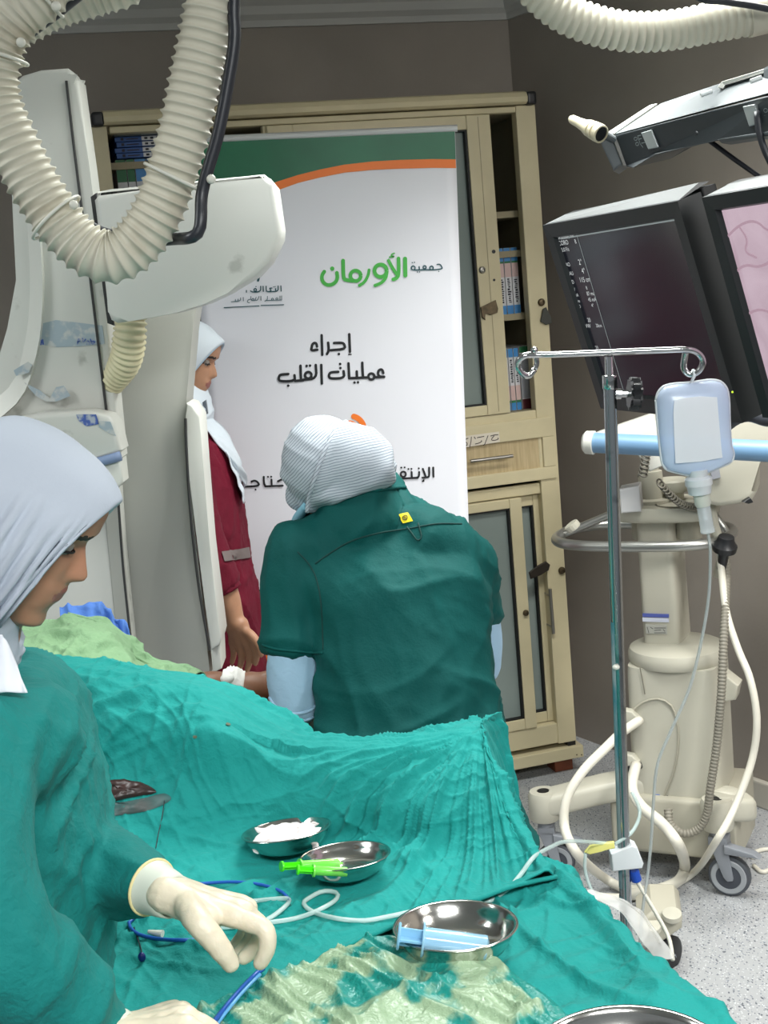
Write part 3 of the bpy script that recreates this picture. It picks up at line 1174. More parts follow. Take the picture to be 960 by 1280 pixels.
for i in range(20):
    bm.faces.new((va[i], vb[i], vb[i + 1], va[i + 1]))
    bm.faces.new((va[i], va[i + 1], vc[i + 1], vc[i]))
    bm.faces.new((vb[i], vd[i], vd[i + 1], vb[i + 1]))
    bm.faces.new((vc[i], vc[i + 1], vd[i + 1], vd[i]))
obj('curved_edge', bm, m_arm3, col, angle=50)
bm = BM(); tube(bm, [P(x, y, 2.757) for x, y in ((83, 101), (92, 180), (107, 300), (124, 440), (140, 572))], .0028, .03, 8)
obj('seam', bm, m_seam, col)
bm = BM(); slab(bm, [P(x, y, 2.752) for x, y in ((143, 536), (149, 534), (152, 569), (144, 570))], BACKV * .01, .002)
obj('latch', bm, m_arm3, col)
# tape residue and marker scrawls on the housing
bm = poly_flat([(50, 405), (70, 400), (128, 407), (131, 430), (100, 433), (70, 434), (47, 430)], 2.76, .0015)
obj('tape_residue', bm, m_tape, col)
bm = poly_flat([(46, 426), (54, 424), (55, 431), (46, 432)], 2.76, .003)
obj('marker_smudge', bm, m_mark, col)
bm = BM()
FR = Plane(P(100, 420, 2.756), (1, 0, 0), (0, 0, 1))
strokes(bm, FR, [[(97, 430), (98, 422), (101, 426), (97, 427)], [(103, 423), (104, 429), (107, 424)], [(108, 430), (110, 425), (112, 430)], [(113, 424), (116, 432), (119, 426), (114, 427)]], (0, 0), 1, 1.5, 0)
obj('marker_writing', bm, m_mark, col)
bm = poly_flat([(30, 478), (50, 488), (62, 498), (70, 484), (80, 482), (88, 495), (70, 502), (58, 502), (45, 495)], 2.745, .0015)
obj('tape_residue', bm, m_tape, col)
bm = poly_flat([(17, 463), (35, 452), (40, 456), (36, 466), (20, 470)], 2.74, .002)
obj('tape_residue', bm, m_tape, col)

# detector arm
arm = [(117, 250), (122, 244), (200, 235), (328, 222.5), (338, 223), (344, 230), (352, 285), (351, 298), (337, 327), (320, 345), (285, 366), (255, 380), (220, 391), (160, 402), (146, 404), (138, 400), (135, 390)]
det = obj('detector_arm', pslab(arm, 2.5, .14, .012, 4), m_arm, carm, angle=40)
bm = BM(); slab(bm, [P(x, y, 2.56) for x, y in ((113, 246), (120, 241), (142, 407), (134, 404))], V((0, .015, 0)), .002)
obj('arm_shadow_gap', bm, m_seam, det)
bm = BM(); slab(bm, [P(x, y, 2.53) for x, y in ((121, 239.5), (138, 236.5), (330, 217.5), (338, 224), (200, 240), (120, 247))], V((0, .22, 0)), .008)
obj('arm_top_cover', bm, m_arm3, det, angle=40)
# bellows under the arm
bm = BM()
tube(bm, [P(163, 395, 2.72), P(162, 420, 2.72), P(157, 450, 2.74), P(140, 480, 2.78)], [.032, .032, .030, .024], .0025, 20, mod=lambda s: 1 + .10 * sin(2 * pi * s / .012))
obj('bellows', bm, M('cream rubber', (214, 206, 170), 0.5), carm, smooth=True)
# tall main panel, its shade put into the colour, and its edge trim
mp_ = [(146, 380), (246, 380), (240, 420), (233, 500), (234, 560), (242, 650), (252, 740), (263, 850), (275, 960), (300, 1215), (190, 1215), (170, 860), (150, 640)]
pan = obj('gantry_panel', pslab(mp_, 2.95, .12, .010), m_arm2, carm, angle=40)
bm = BM()
slab(bm, [P(x, y, 2.9) for x, y in ((232, 520), (233, 504), (240, 506), (250, 521), (254, 580), (262, 680), (277, 798), (275, 806), (263, 813), (248, 690), (237, 600))], V((0, .12, 0)), .004)
trim = obj('panel_edge_trim', bm, m_arm3, pan, angle=40)
bm = BM()
slab(bm, [P(x, y, 2.915) for x, y in ((262, 800), (275, 796), (277, 836), (266, 842))], V((0, .1, 0)), .005)
obj('trim_foot', bm, m_arm3, trim, angle=40)
bm = BM(); tube(bm, [P(x, y, 2.898) for x, y in ((232, 523), (233, 560), (238, 640), (248, 730), (262, 813))], .003, .03, 8)
obj('seam', bm, m_seam, pan)
bm = BM(); tube(bm, [P(x, y, 2.925) for x, y in ((265, 838), (272, 842), (270, 850), (266, 846))], .004, .004, 8)
obj('cable_loop', bm, m_arm3, pan)
# side panel on the left of the main one
bm = BM(); slab(bm, [P(x, y, 2.86) for x, y in ((60, 640), (146, 612), (152, 700), (168, 850), (60, 900), (40, 900))], V((0, .08, 0)), .008)
sp = obj('side_panel', bm, m_arm, carm, angle=40)
bm = BM(); tube(bm, [P(x, y, 2.852) for x, y in ((147, 614), (153, 700), (160, 770), (167, 835))], .003, .03, 8)
obj('seam', bm, m_seam, sp)
bm = BM(); slab(bm, [P(x, y, 2.85) for x, y in ((128, 618), (146, 612), (168, 846), (150, 846))], V((0, .02, 0)), .003)
obj('side_strip', bm, m_arm2, sp)
# tube head lower left, with blue pad and lower block
bm = BM(); slab(bm, [P(x, y, 2.66) for x, y in ((-60, 545), (0, 528), (50, 516), (110, 514), (136, 520), (144, 530), (152, 563), (146, 568), (100, 578), (-60, 590))], V((0, .09, 0)), .010, 3)
head = obj('tube_head', bm, m_arm, carm, angle=40)
bm = BM(); tube(bm, [P(x, y, 2.66) for x, y in ((95, 583), (125, 577), (151, 570))], .010, .01, 10)
obj('blue_pad', bm, M('blue grey pad', (120, 138, 170), 0.5), head, smooth=True)
bm = BM(); slab(bm, [P(x, y, 2.67) for x, y in ((90, 590), (140, 580), (151, 574), (154, 603), (148, 609), (90, 625))], V((0, .07, 0)), .006)
obj('lower_block', bm, m_arm3, head, angle=40)
bm = poly_flat([(95, 518), (120, 518), (124, 530), (108, 533), (98, 526)], 2.66, .002)
obj('marker_smudge', bm, m_mark, head)
bm = poly_flat([(122, 526), (138, 527), (145, 545), (135, 541), (124, 534)], 2.66, .002)
obj('tape_residue', bm, m_tape, head)

# ------------------------------------------------------------------ corrugated hoses
m_hose = M('ivory hose', (204, 199, 182), 0.5, rgb2=(172, 162, 140), vscale=9, thresh=(.25, .42), spec=0.35)
m_cable = M('black cable', (40, 42, 48), 0.38)
m_tie = M('white zip tie', (214, 212, 200), 0.45)


def corr(pitch, amp):
    return lambda s: 1 + amp * (abs(sin(pi * s / pitch)) ** 0.7 - .6)


def crest(pitch, amp):
    return lambda s: 1 + amp * ((1 - abs(sin(pi * s / pitch))) ** 1.1 - .4)


hd = 1.85
hp = [(300, -640), (298, -420), (288, -180), (264, 0), (246, 90), (226, 180), (200, 258), (168, 306), (132, 322), (92, 298), (52, 246), (16, 180), (-8, 120), (-4, 62), (20, 20), (60, -20), (110, -130), (150, -360), (160, -660)]
hose = tag(obj('corrugated_hose', (lambda b: (tube(b, [P(x, y, hd) for x, y in hp], .0345, .0013, 28, mod=crest(.0140, .17)), b)[1])(BM()), m_hose, None, smooth=True),
           'thick ivory corrugated hose hanging in a big loop at upper left before the C-arm', 'hose')


def tie(x, y, dx, dy, r=.040, hx=None):
    c = P(x, y, hd)
    t = (P(x + dx, y + dy, hd) - c).normalized()
    a = V((0, 1, 0)); b = t.cross(a)
    bm = BM()
    pts = [c + (a * cos(2 * pi * k / 40) + b * sin(2 * pi * k / 40)) * r for k in range(40)]
    tube(bm, pts, .0024, n=8, smooth=False, closed=True)
    ball(bm, P(hx[0], hx[1], hd - .03), .0065, n=12)
    obj('zip_tie', bm, m_tie, hose, smooth=True)


tie(217, 222, -20, 45, .042, (264, 224))
tie(70, 272, -28, -30, .042, (92, 256))
tie(-4, 70, 6, -30, .041, (26, 53))
tie(52, -12, 30, -25, .041, (70, 8))
bm = BM()
tube(bm, [P(x, y, hd - .02) for x, y in ((330, -600), (310, -200), (293, -10), (293, 50), (284, 110), (272, 170), (259, 215), (252, 245))] + [P(x, y, hd - .03) for x, y in ((251, 275), (248, 290), (238, 297))] + [P(x, y, hd + .035) for x, y in ((215, 299), (180, 301), (152, 296), (128, 291), (100, 275), (74, 245), (48, 205))] + [P(x, y, hd + .02) for x, y in ((22, 160), (10, 115), (13, 78), (24, 52), (48, 32), (82, 6), (130, -40), (200, -160), (260, -600))], .0085, .01, 12)
tag(obj('hose_cable', bm, m_cable, None, smooth=True), 'black cable zip-tied along the big looped ivory hose', 'cable')
bm = BM()
tube(bm, [P(x, y, 2.3) for x, y in ((-40, 50), (20, 32), (70, 8), (120, -8), (170, -30), (230, -120), (250, -420))], .034, .0016, 22, mod=crest(.0140, .16))
tag(obj('corrugated_hose', bm, m_hose, None, smooth=True), 'ivory corrugated hose in shade at top left, behind the looped hose near the cornice', 'hose')
bm = BM()
tube(bm, [P(x, y, 2.45) for x, y in ((560, -480), (590, -220), (640, -60), (668, -16), (702, 14), (745, 32), (792, 40), (845, 37), (890, 28), (935, 20), (1000, 4), (1100, -60))], .033, .0016, 26, mod=corr(.0145, .18))
rh = tag(obj('corrugated_hose', bm, m_hose, None, smooth=True), 'ivory corrugated hose sagging across the upper right above the overhead rail', 'hose')
bm = BM()
c = P(938, 20, 2.45); t = (P(968, 13, 2.45) - c).normalized()
rod(bm, c - t * .008, c + t * .05, .0365, 28, bev=.002)
obj('hose_collar', bm, m_hose, rh, angle=40)
bm = BM()
tube(bm, [P(x, y, 2.38) for x, y in ((820, -60), (868, -6), (905, 2), (945, 8), (1010, 22))], .006, .01, 10)
tag(obj('hose_cable', bm, m_cable, None, smooth=True), 'black cable lying along the sagging hose at upper right', 'cable')

# ------------------------------------------------------------------ monitors
m_bez = M('monitor black', (34, 37, 38), 0.42, spec=0.4)
m_bez2 = M('monitor side black', (16, 17, 18), 0.4)
m_mtop = M('monitor grey top', (92, 94, 94), 0.5)
m_scr = M('dark screen', (18, 18, 21), 0.16, emit=(58, 58, 70), es=0.16, spec=0.6)


def xray_mat():
    m = M('xray picture', (150, 120, 130), 0.25)
    nt = m.node_tree
    b = nt.nodes['Principled BSDF']
    tc = nt.nodes['Texture Coordinate']
    n = nt.nodes.new('ShaderNodeTexNoise'); n.inputs['Scale'].default_value = 9; n.inputs['Detail'].default_value = 6; n.inputs['Distortion'].default_value = 1.6
    nt.links.new(tc.outputs['Object'], n.inputs['Vector'])
    r = nt.nodes.new('ShaderNodeValToRGB')
    r.color_ramp.elements[0].position = .25; r.color_ramp.elements[0].color = lin((196, 168, 182))
    r.color_ramp.elements[1].position = .62; r.color_ramp.elements[1].color = lin((216, 190, 204))
    nt.links.new(n.outputs['Fac'], r.inputs['Fac'])
    b.inputs['Base Color'].default_value = (0.02, 0.02, 0.02, 1)
    nt.links.new(r.outputs['Color'], b.inputs['Emission Color'])
    b.inputs['Emission Strength'].default_value = 0.62
    return m


def monitor(tl, tr_, bl, w, h, label, scr_mat, bz=.026):
    pl = Plane(tl, tr_ - tl, tl - bl)
    t = thing('monitor', label, 'monitor', pl.w(w / 2, -h / 2, -.03))
    bm = BM()
    o = [(0, 0), (w, 0), (w, -h), (0, -h)]
    i_ = [(bz, -bz), (w - bz, -bz), (w - bz, -h + bz * 1.1), (bz, -h + bz * 1.1)]
    vo = [bm.verts.new(pl.w(a, b, 0)) for a, b in o]
    vi = [bm.verts.new(pl.w(a, b, -.001)) for a, b in i_]
    vs_ = [bm.verts.new(pl.w(a + s1 * .004, b + s2 * .004, -.010)) for (a, b), (s1, s2) in zip(i_, ((1, -1), (-1, -1), (-1, 1), (1, 1)))]
    vk = [bm.verts.new(pl.w(a, b, -.045)) for a, b in o]
    for k in range(4):
        j = (k + 1) % 4
        bm.faces.new((vo[k], vo[j], vi[j], vi[k]))
        bm.faces.new((vi[k], vi[j], vs_[j], vs_[k]))
        bm.faces.new((vk[k], vk[j], vo[j], vo[k]))
    bm.faces.new(vk[::-1])
    bm.faces.new(vs_)
    obj('bezel', bm, m_bez, t)
    bm = BM(); bm.faces.new([bm.verts.new(pl.w(a, b, -.0096)) for a, b in ((bz + .004, -bz - .004), (w - bz - .004, -bz - .004), (w - bz - .004, -h + bz * 1.1 + .004), (bz + .004, -h + bz * 1.1 + .004))])
    s = obj('screen', bm, scr_mat, t, recalc=False)
    bm = BM()
    slab(bm, [pl.w(a, b, -.047) for a, b in ((.0, .004), (w, .004), (w - .01, -h + .02), (.01, -h + .02))], -pl.n * .03, .004)
    obj('rear_housing', bm, m_bez2, t)
    bm = BM()
    hexa(bm, [pl.w(a, b, c) for a, b, c in ((.004, .0005, -.006), (w - .004, .0005, -.006), (w - .004, .0005, -.012), (.004, .0005, -.012), (.006, .004, -.05), (w - .006, .014, -.05), (w - .006, .010, -.07), (.006, .002, -.07))])
    obj('top_cover', bm, m_mtop, t)
    bm = BM(); rod(bm, pl.w(w / 2, -h * .55, -.07), pl.w(w / 2, -h * .55, -.15), .03, 16)
    obj('mount', bm, m_bez2, t)
    return t, pl, s


MT = V((0.353, 2.6, 1.742))
MU = V((0.154, -0.46, .003)); MV = V((-.097, -.03, .367))
mon, MP, scr = monitor(MT, MT + MU, MT - MV, .485, .38, 'left black monitor with dark screen and white exposure readout, behind the drip stand', m_scr)
bm = BM()
cc = -.0088
strokes(bm, MP, [{'w': 1.5, 'p': [(701, 298.5), (770, 287), (846, 274.5)]}, {'w': 1.1, 'p': [(720.5, 292), (750, 391), (783, 500)]}], (0, 0), 1, 1.1, cc)
obj('screen_lines', bm, M('screen grey line', (60, 64, 64), .5, emit=(150, 160, 160), es=.5), scr)
mt_w = M('screen text', (80, 80, 80), .5, emit=(215, 220, 220), es=.62)


def text3d(body, pl, px, size, c, mat, parent, name='text'):
    cu = bpy.data.curves.new('t', 'FONT')
    cu.body = body
    cu.size = size
    o = bpy.data.objects.new('t', cu)
    COL.objects.link(o)
    dg = bpy.context.evaluated_depsgraph_get()
    me = bpy.data.meshes.new_from_object(o.evaluated_get(dg), depsgraph=dg)
    bpy.data.objects.remove(o, do_unlink=True)
    a, b = pl.at(px[0], px[1], c)
    for v in me.vertices:
        v.co = pl.w(a + v.co.x * 1.05, b + v.co.y, c)
    me.materials.clear()
    me.name = name
    return link(name, me, mat, parent)


for s_, x, y, sz in (('Left coronary card', 697, 299.5, .0085), ('CORO', 699, 307, .013), ('8', 719, 304.5, .012), ('15.0 F/s', 701, 315, .011), ('RAO', 706, 333.5, .011), ('2°', 724, 331, .015),
                     ('CAU', 710, 344.5, .011), ('4°', 728, 342, .015), ('SID', 713, 355, .011), ('115 cm', 725, 353, .014), ('kV', 716, 364, .010), ('8', 733, 362, .010),
                     ('mA', 719, 371, .010), ('87 ms', 734, 369.5, .011), ('ms', 722, 378, .009), ('45 mA', 736, 377, .011), ('D', 724, 385, .010), ('4°', 740, 384, .010),
                     ('f', 729, 403, .012), ('20', 735, 402.5, .012), ('WW', 731, 410, .012), ('20cm', 745.5, 409, .010), ('23', 745, 437, .011)):
    text3d(s_, MP, (x, y), sz, cc, mt_w, scr, 'readout')
m2o = P(877, 247, 2.06)
mon2, MP2, scr2 = monitor(m2o, m2o + MU + V((.03, 0, 0)), m2o - MV, .485, .362, 'right black monitor showing a pinkish coronary x-ray picture, cut by the frame', xray_mat(), .022)
m_vein = M('vessel shade', (60, 40, 48), .4, emit=(190, 158, 173), es=.62)
bm = BM()
for i, pts in enumerate(([(905, 300), (925, 280), (945, 275), (960, 290), (975, 285)], [(915, 345), (930, 330), (950, 335), (970, 322), (985, 330)], [(925, 285), (935, 300), (930, 315), (945, 322)], [(930, 395), (950, 385), (970, 395), (985, 380)])):
    strokes(bm, MP2, [pts], (0, 0), 1, 3.0, -.0088 + i * 2e-5)
obj('vessel_trace', bm, m_vein, scr2)
bm = BM(); rod(bm, MP.px(915.5, 490, .0), MP.px(915.5, 490, .002), .0018, 10)
obj('power_light', bm, M('led', (120, 160, 20), .4, emit=(190, 220, 40), es=1.0), mon)

# ceiling rig that carries the monitors
m_rail = M('rig light grey', (92, 98, 101), 0.5)
m_rail2 = M('rig dark grey', (44, 50, 54), 0.42)
rig = thing('overhead_rig', 'black and grey ceiling rig with silver buttons and cone handle above the monitors', 'ceiling rig', P(850, 150, 2.35))


def quad(pts):
    return [P(x, y, d) for x, y, d in pts]


dl, dr = 2.58, 2.12
bm = BM()
slab(bm, quad([(768, 169, dl), (970, 117, dr), (974, 164, dr), (905, 172, dr + .14), (898, 176, dr + .15), (818, 192, 2.43), (791, 210, 2.5), (783, 209, dl)]), V((.10, .12, .02)), .003)
obj('front_panel', bm, m_rail2, rig)
bm = BM()
slab(bm, quad([(768, 168, dl), (970, 114, dr), (970, 80, dr + .14), (826, 129, dl + .02)]), V((.01, .02, .0)), .003)
obj('top_plate', bm, m_rail, rig)
bm = BM()
slab(bm, quad([(758, 166, dl + .01), (768, 166, dl - .004), (822, 129, dl + .10), (812, 131, dl + .11)]), V((.0, .02, -.01)), .002)
obj('edge_strip', bm, m_arm3, rig)
bm = BM()
slab(bm, quad([(748, 173, dl), (764, 167, dl), (779, 205, dl), (767, 214, dl)]), V((.03, .10, 0)), .004)
obj('end_plate', bm, m_rail, rig)
bm = BM()
slab(bm, quad([(764, 170, dl - .004), (769, 169, dl - .004), (788, 209, dl - .004), (779, 208, dl - .004)]), V((.02, .05, 0)), .002)
obj('end_bracket', bm, M('clear bracket', (120, 118, 112), .3), rig)
bm = BM()
slab(bm, quad([(801, 166, 2.485), (814, 162, 2.455), (823, 184, 2.45), (810, 187, 2.48)]), V((.02, .03, 0)), .002)
obj('button', bm, M('silver button', (190, 196, 196), .3, .3), rig)
bm = BM()
slab(bm, quad([(928, 133, 2.19), (943, 130, 2.155), (950, 154, 2.155), (936, 158, 2.185)]), V((.02, .03, 0)), .002)
m_sil = M('silver button', (190, 196, 196), .3, .3)
obj('button', bm, m_sil, rig)
bm = BM()
slab(bm, quad([(896, 174, 2.26), (972, 162, 2.10), (972, 168, 2.10), (902, 179, 2.26)]), V((.03, .05, 0)), .002)
obj('lower_lip', bm, m_rail, rig)
bm = BM(); 
slab(bm, quad([(897, 109, 2.34), (902, 102, 2.34), (975, 80, 2.2), (975, 85, 2.2), (906, 106, 2.335), (904, 111, 2.335)]), V((.01, .02, 0)), .001)
obj('upper_bracket', bm, m_arm3, rig)
for x, y, d in ((883, 117, 2.30), (945, 100, 2.17)):
    bm = BM(); a = P(x - 7, y + 2, d); b = P(x + 7, y - 3, d)
    rod(bm, a, b, .004, 10)
    obj('latch', bm, m_sil, rig)
RP = Plane(P(768, 169, dl - .006), P(970, 117, dr - .006) - P(768, 169, dl - .006), P(768, 169, dl) - P(783, 209, dl))
bm = BM()
strokes(bm, RP, [[(797, 170), (800, 179)], [(797, 170), (801, 169)], [(798.5, 174), (802, 173)], [(800.5, 180), (803.5, 184)], [(802, 179), (806, 178)]], (0, 0), 1, 1.0, .003)
strokes(bm, RP, [circ(794.5, 173.5, 2, n=14), circ(796.5, 180, 2, n=14)], (0, 0), 1, .8, .003)
obj('panel_marking', bm, M('grey print', (150, 160, 160), .5), rig)
bm = BM()
strokes(bm, RP, [circ(957, 138, 2.4, n=14), [(955, 145), (961, 144)]], (0, 0), 1, .9, .003)
obj('panel_marking', bm, M('grey print', (150, 160, 160), .5), rig)
bm = BM()
a, b = P(713, 148, 2.62), P(752, 168, 2.55)
t = (b - a)
L_ = t.length
lathe(bm, a, t, [(.001, 0), (.006, .001), (.0085, .006), (.0095, L_ * .28), (.0115, L_ * .46), (.0155, L_ * .60), (.0160, L_ * .68), (.0142, L_ * .69), (.0142, L_ * .72), (.0168, L_ * .73), (.0175, L_ * .82), (.0155, L_ * .83), (.0155, L_ * .86), (.0178, L_ * .87), (.0172, L_ * .99), (.0145, L_), (.0140, L_ * .93), (.002, L_ * .93)], 28)
obj('cone_handle', bm, M('beige handle', (196, 186, 160), .5), rig, angle=50)
bm = BM(); rod(bm, b - t * .06, b - t * .02, .0135, 20); obj('handle_bore', bm, m_black, rig)
bm = BM(); rod(bm, b - t * .25 + V((.01, 0, 0)), P(768, 175, dl), .007, 12)
obj('handle_stub', bm, m_rail, rig)
bm = BM(); tube(bm, quad([(870, 165, 2.34), (888, 177, 2.33), (915, 197, 2.31), (948, 220, 2.28), (1010, 262, 2.2)]), .0042, .01, 10)
tag(obj('rig_cable', bm, m_cable, None, smooth=True), 'thin black cable running from the overhead rig down to the right monitor', 'cable')
bm = BM(); tube(bm, quad([(946, 140, 2.15), (949, 165, 2.14), (957, 190, 2.13), (975, 225, 2.12)]), .0055, .01, 10)
tag(obj('rig_cable', bm, m_cable, None, smooth=True), 'thick black cable dropping from the rig beside the second silver button', 'cable')
# column from ceiling that carries the rig
bm = BM(); hexa(bm, [V((.84 + x, 2.2 + y, z)) for z in (1.88, CEIL) for x, y in ((-.05, -.05), (.05, -.05), (.05, .05), (-.05, .05))], .01)
obj('ceiling_column', bm, m_rail, rig)
bm = BM(); hexa(bm, [V((x, y, 1.92 + z)) for z in (-.03, .03) for x, y in ((.68, 2.16), (.9, 2.14), (.9, 2.26), (.68, 2.24))], .006)
obj('cross_arm', bm, m_rail, rig)
bm = BM(); hexa(bm, [V((.76 + x, 2.3 + y, z)) for z in (1.45, 1.95) for x, y in ((-.03, -.03), (.03, -.03), (.03, .03), (-.03, .03))], .006)
obj('monitor_hanger', bm, m_rail2, rig)
# ------------------------------------------------------------------ injector cart
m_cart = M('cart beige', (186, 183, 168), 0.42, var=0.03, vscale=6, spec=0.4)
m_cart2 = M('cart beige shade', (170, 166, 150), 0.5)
m_cgrey = M('caster grey', (128, 132, 138), 0.45)
m_tyre = M('caster tyre', (72, 76, 82), 0.55)
m_hub = M('caster hub', (60, 64, 72), 0.5)
m_alu = M('satin aluminium', (168, 168, 164), 0.35, 0.85)
CX = V((.898, -.44, 0)); CNv = V((-.44, -.898, 0))
co = P(845, 1010, 3.36)
CT = Plane(V((co.x, co.y, 0)), CX, (0, 0, 1))
cat_ = CT.at
cart = thing('injector_cart', 'beige wheeled medical cart with handle ring, tray and blue swing tube beside right wall', 'medical cart', CT.w(0, 0, -.12))
aL, _ = cat_(782, 900); aR, _ = cat_(896, 900)
zt = cat_(840, 838)[1]; zb = cat_(840, 1011)[1]
ac = (aL + aR) / 2; hw = (aR - aL) / 2
DB = .115
bm = BM()
loft(bm, [(CT.w(ac, z, -DB), CT.u * hw * k, CT.n * DB * k) for z, k in ((zb, .97), (zb + .01, 1.0), (zb + .1, 1.0), (zt - .05, .985), (zt, .97))], n=64, steps=4, ex=7)
body = obj('body', bm, m_cart, cart, angle=45)
bm = BM()
lathe(bm, CT.w(ac, zt - .006, -DB), (0, 0, 1), [(.10, 0), (.128, .003), (.132, .012), (.132, .030), (.127, .042), (.112, .049), (.02, .052)], 48, xdir=CT.u)
obj('top_disc', bm, m_cart, cart, angle=40)
# front recess lines, service flaps and mark
bm = BM(); tube(bm, [CT.w(*cat_(x, y, .004), .003) for x, y in ((800, 835), (803, 850), (806, 868))], .0015, .02, 6)
obj('seam', bm, M('cart seam', (120, 116, 104), .6), body)
bm = BM(); tube(bm, [CT.w(*cat_(x, y, .0), .002) for x, y in ((785, 895), (800, 880), (820, 873), (838, 880), (846, 900), (848, 930), (842, 965), (830, 995))], .003, .02, 8)
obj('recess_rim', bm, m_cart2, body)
for y in (898, 953):
    bm = BM()
    slab(bm, [CT.px(x, yy, .02) for x, yy in ((779, y - 10), (790, y - 8), (798, y + 1), (790, y + 8), (779, y + 9))], CT.n * -.03, .004)
    fl = obj('flap', bm, m_cart, body, angle=40)
    bm = BM(); slab(bm, [CT.px(x, yy, .024) for x, yy in ((780, y + 6), (800, y + 2), (802, y + 8), (790, y + 12), (780, y + 11))], CT.n * -.014, .001)
    obj('socket', bm, m_black, fl)
bm = BM()
pxbox(bm, CT, (819, 993), (825, 1002), .0, .0028)
obj('blue_badge', bm, M('badge blue', (92, 120, 178), .5), body)
bm = BM()
strokes(bm, CT, [[(829, 996), (832, 1000)], [(834, 995), (838, 997)], [(834, 999), (838, 999)], [(788, 999), (792, 1000)]], (0, 0), 1, 1.6, .0028)
obj('panel_print', bm, M('grey letter', (110, 112, 110), .5), body)
# column, its stickers, tray, ring
colz0, colz1 = zt + .042, cat_(830, 652, -.1)[1]
cl0 = cat_(800, 740, -.09)[0]; cl1 = cat_(846, 740, -.09)[0]
cc_, ch = (cl0 + cl1) / 2, (cl1 - cl0) / 2
bm = BM()
loft(bm, [(CT.w(cc_ + (z - colz0) * -.015, z, -.09 - .075), CT.u * ch * k, CT.n * .075) for z, k in ((colz0, 1.04), (colz0 + .1, 1.02), (colz1, .98))], n=48, steps=6, ex=7)
colm = obj('column', bm, m_cart, cart, angle=40)
bm = BM(); pxbox(bm, CT, (803, 767), (836, 772), -.092, -.0865); obj('blue_sticker', bm, M('sticker blue', (84, 96, 168), .5), colm)
bm = BM(); pxbox(bm, CT, (803, 772), (836, 778), -.092, -.0868); obj('white_sticker', bm, M('sticker white', (206, 210, 226), .5), colm)
bm = BM(); pxbox(bm, CT, (807, 781), (834, 793), -.092, -.0865); pl_ = obj('type_plate', bm, M('plate grey', (176, 176, 168), .5), colm)
bm = BM(); strokes(bm, CT, [[(809, 784), (811, 791)], [(813, 784), (816, 786)], [(818, 785), (832, 785)], [(818, 788), (826, 787.5)], [(829, 787), (831, 789)], [(818, 791), (832, 791)]], (0, 0), 1, .9, -.086)
obj('plate_print', bm, M('plate ink', (92, 92, 90), .6), pl_)
tz = cat_(815, 645, -.05)[1]
tl, tr2 = cat_(752, 645, -.03)[0], cat_(884, 648, -.03)[0]
tcx, thw = (tl + tr2) / 2, (tr2 - tl) / 2
bm = BM()
loft(bm, [(CT.w(tcx, tz + dz, -.16), CT.u * thw * k, CT.n * .115 * k) for dz, k in ((-.02, .94), (-.015, 1.0), (.015, 1.0), (.019, .97))], n=56, steps=2, ex=3.2)
tray = obj('tray', bm, m_cart, cart, angle=40)
bm = BM(); lathe(bm, CT.w(tcx + .05, tz + .019, -.12), (0, 0, 1), [(.055, 0), (.058, .004), (.05, .002), (.048, -.006)], 32, sx=1.1)
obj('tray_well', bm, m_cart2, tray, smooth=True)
bm = BM()
rz = cat_(805, 683, -.0)[1]
rl, rr_ = cat_(700, 672, -.14)[0], cat_(912, 672, -.14)[0]
rc, rw = (rl + rr_) / 2, (rr_ - rl) / 2
ring = []
for k in range(72):
    th = 2 * pi * k / 72
    cx_, sx_ = cos(th), sin(th)
    ring.append(CT.w(rc + rw * math.copysign(abs(cx_) ** .62, cx_), rz, -.15 + .155 * math.copysign(abs(sx_) ** .75, sx_)))
tube(bm, ring, .0145, n=14, smooth=False, closed=True)
ringo = obj('handle_ring', bm, m_alu, cart, smooth=True)
bm = BM(); rod(bm, P(718, 661, 3.42), P(713, 655, 3.42), .021, 16, bev=.002)
obj('ring_clamp', bm, m_cart, ringo)
for a_ in (-.12, .12):
    bm = BM(); rod(bm, CT.w(tcx + a_ * .5, tz - .01, -.16), CT.w(tcx + a_ * .5, rz - .01, -.16), .035, 20); obj('ring_support', bm, m_cart2, cart, smooth=False)
for sgn in (-1, 1):
    bm = BM(); tube(bm, [CT.w(tcx + sgn * thw * .9, tz - .005, -.15), CT.w(rc + sgn * rw * .98, rz, -.15)], .011, .02, 10); obj('ring_strut', bm, m_alu, cart, smooth=True)
# pivot post on the tray
pz = tz + .02
pc = CT.w(cat_(815, 635, -.15)[0], pz, -.15)
bm = BM()
lathe(bm, pc, (0, 0, 1), [(.05, 0), (.05, .008), (.034, .012), (.034, .012), (.0325, .08), (.031, .085), (.024, .087), (.022, .10), (.016, .102), (.0145, .16)], 32)
obj('pivot_post', bm, m_cart, cart, angle=40)
bm = BM()
lathe(bm, CT.w(cat_(842, 640, -.18)[0], pz, -.18), (0, 0, 1), [(.03, 0), (.03, .02), (.044, .024), (.047, .03), (.046, .052), (.04, .058), (.005, .059)], 32)
obj('round_knob', bm, m_cart, cart, angle=40)
bm = BM(); slab(bm, [P(x, y, 3.42) for x, y in ((774, 612), (799, 607), (802, 640), (776, 642))], V((.02, .07, 0)), .005)
obj('clear_holder', bm, clear('frosted plastic', (214, 214, 216), .75, .3), cart)
cyl = []
for i in range(200):
    f = i / 199
    c0_ = P(826, 604, 3.36).lerp(P(876, 636, 3.36), f)
    cyl.append(c0_ + V((cos(i * .5) * .008, sin(i * .5) * .012 + .02, sin(i * .5) * .008 - .02 * sin(pi * f))))
bm = BM(); tube(bm, cyl, .0026, n=6, smooth=False)
obj('coiled_cord', bm, M('coil cord grey', (110, 106, 96), .5), cart, smooth=True)
cyl = []
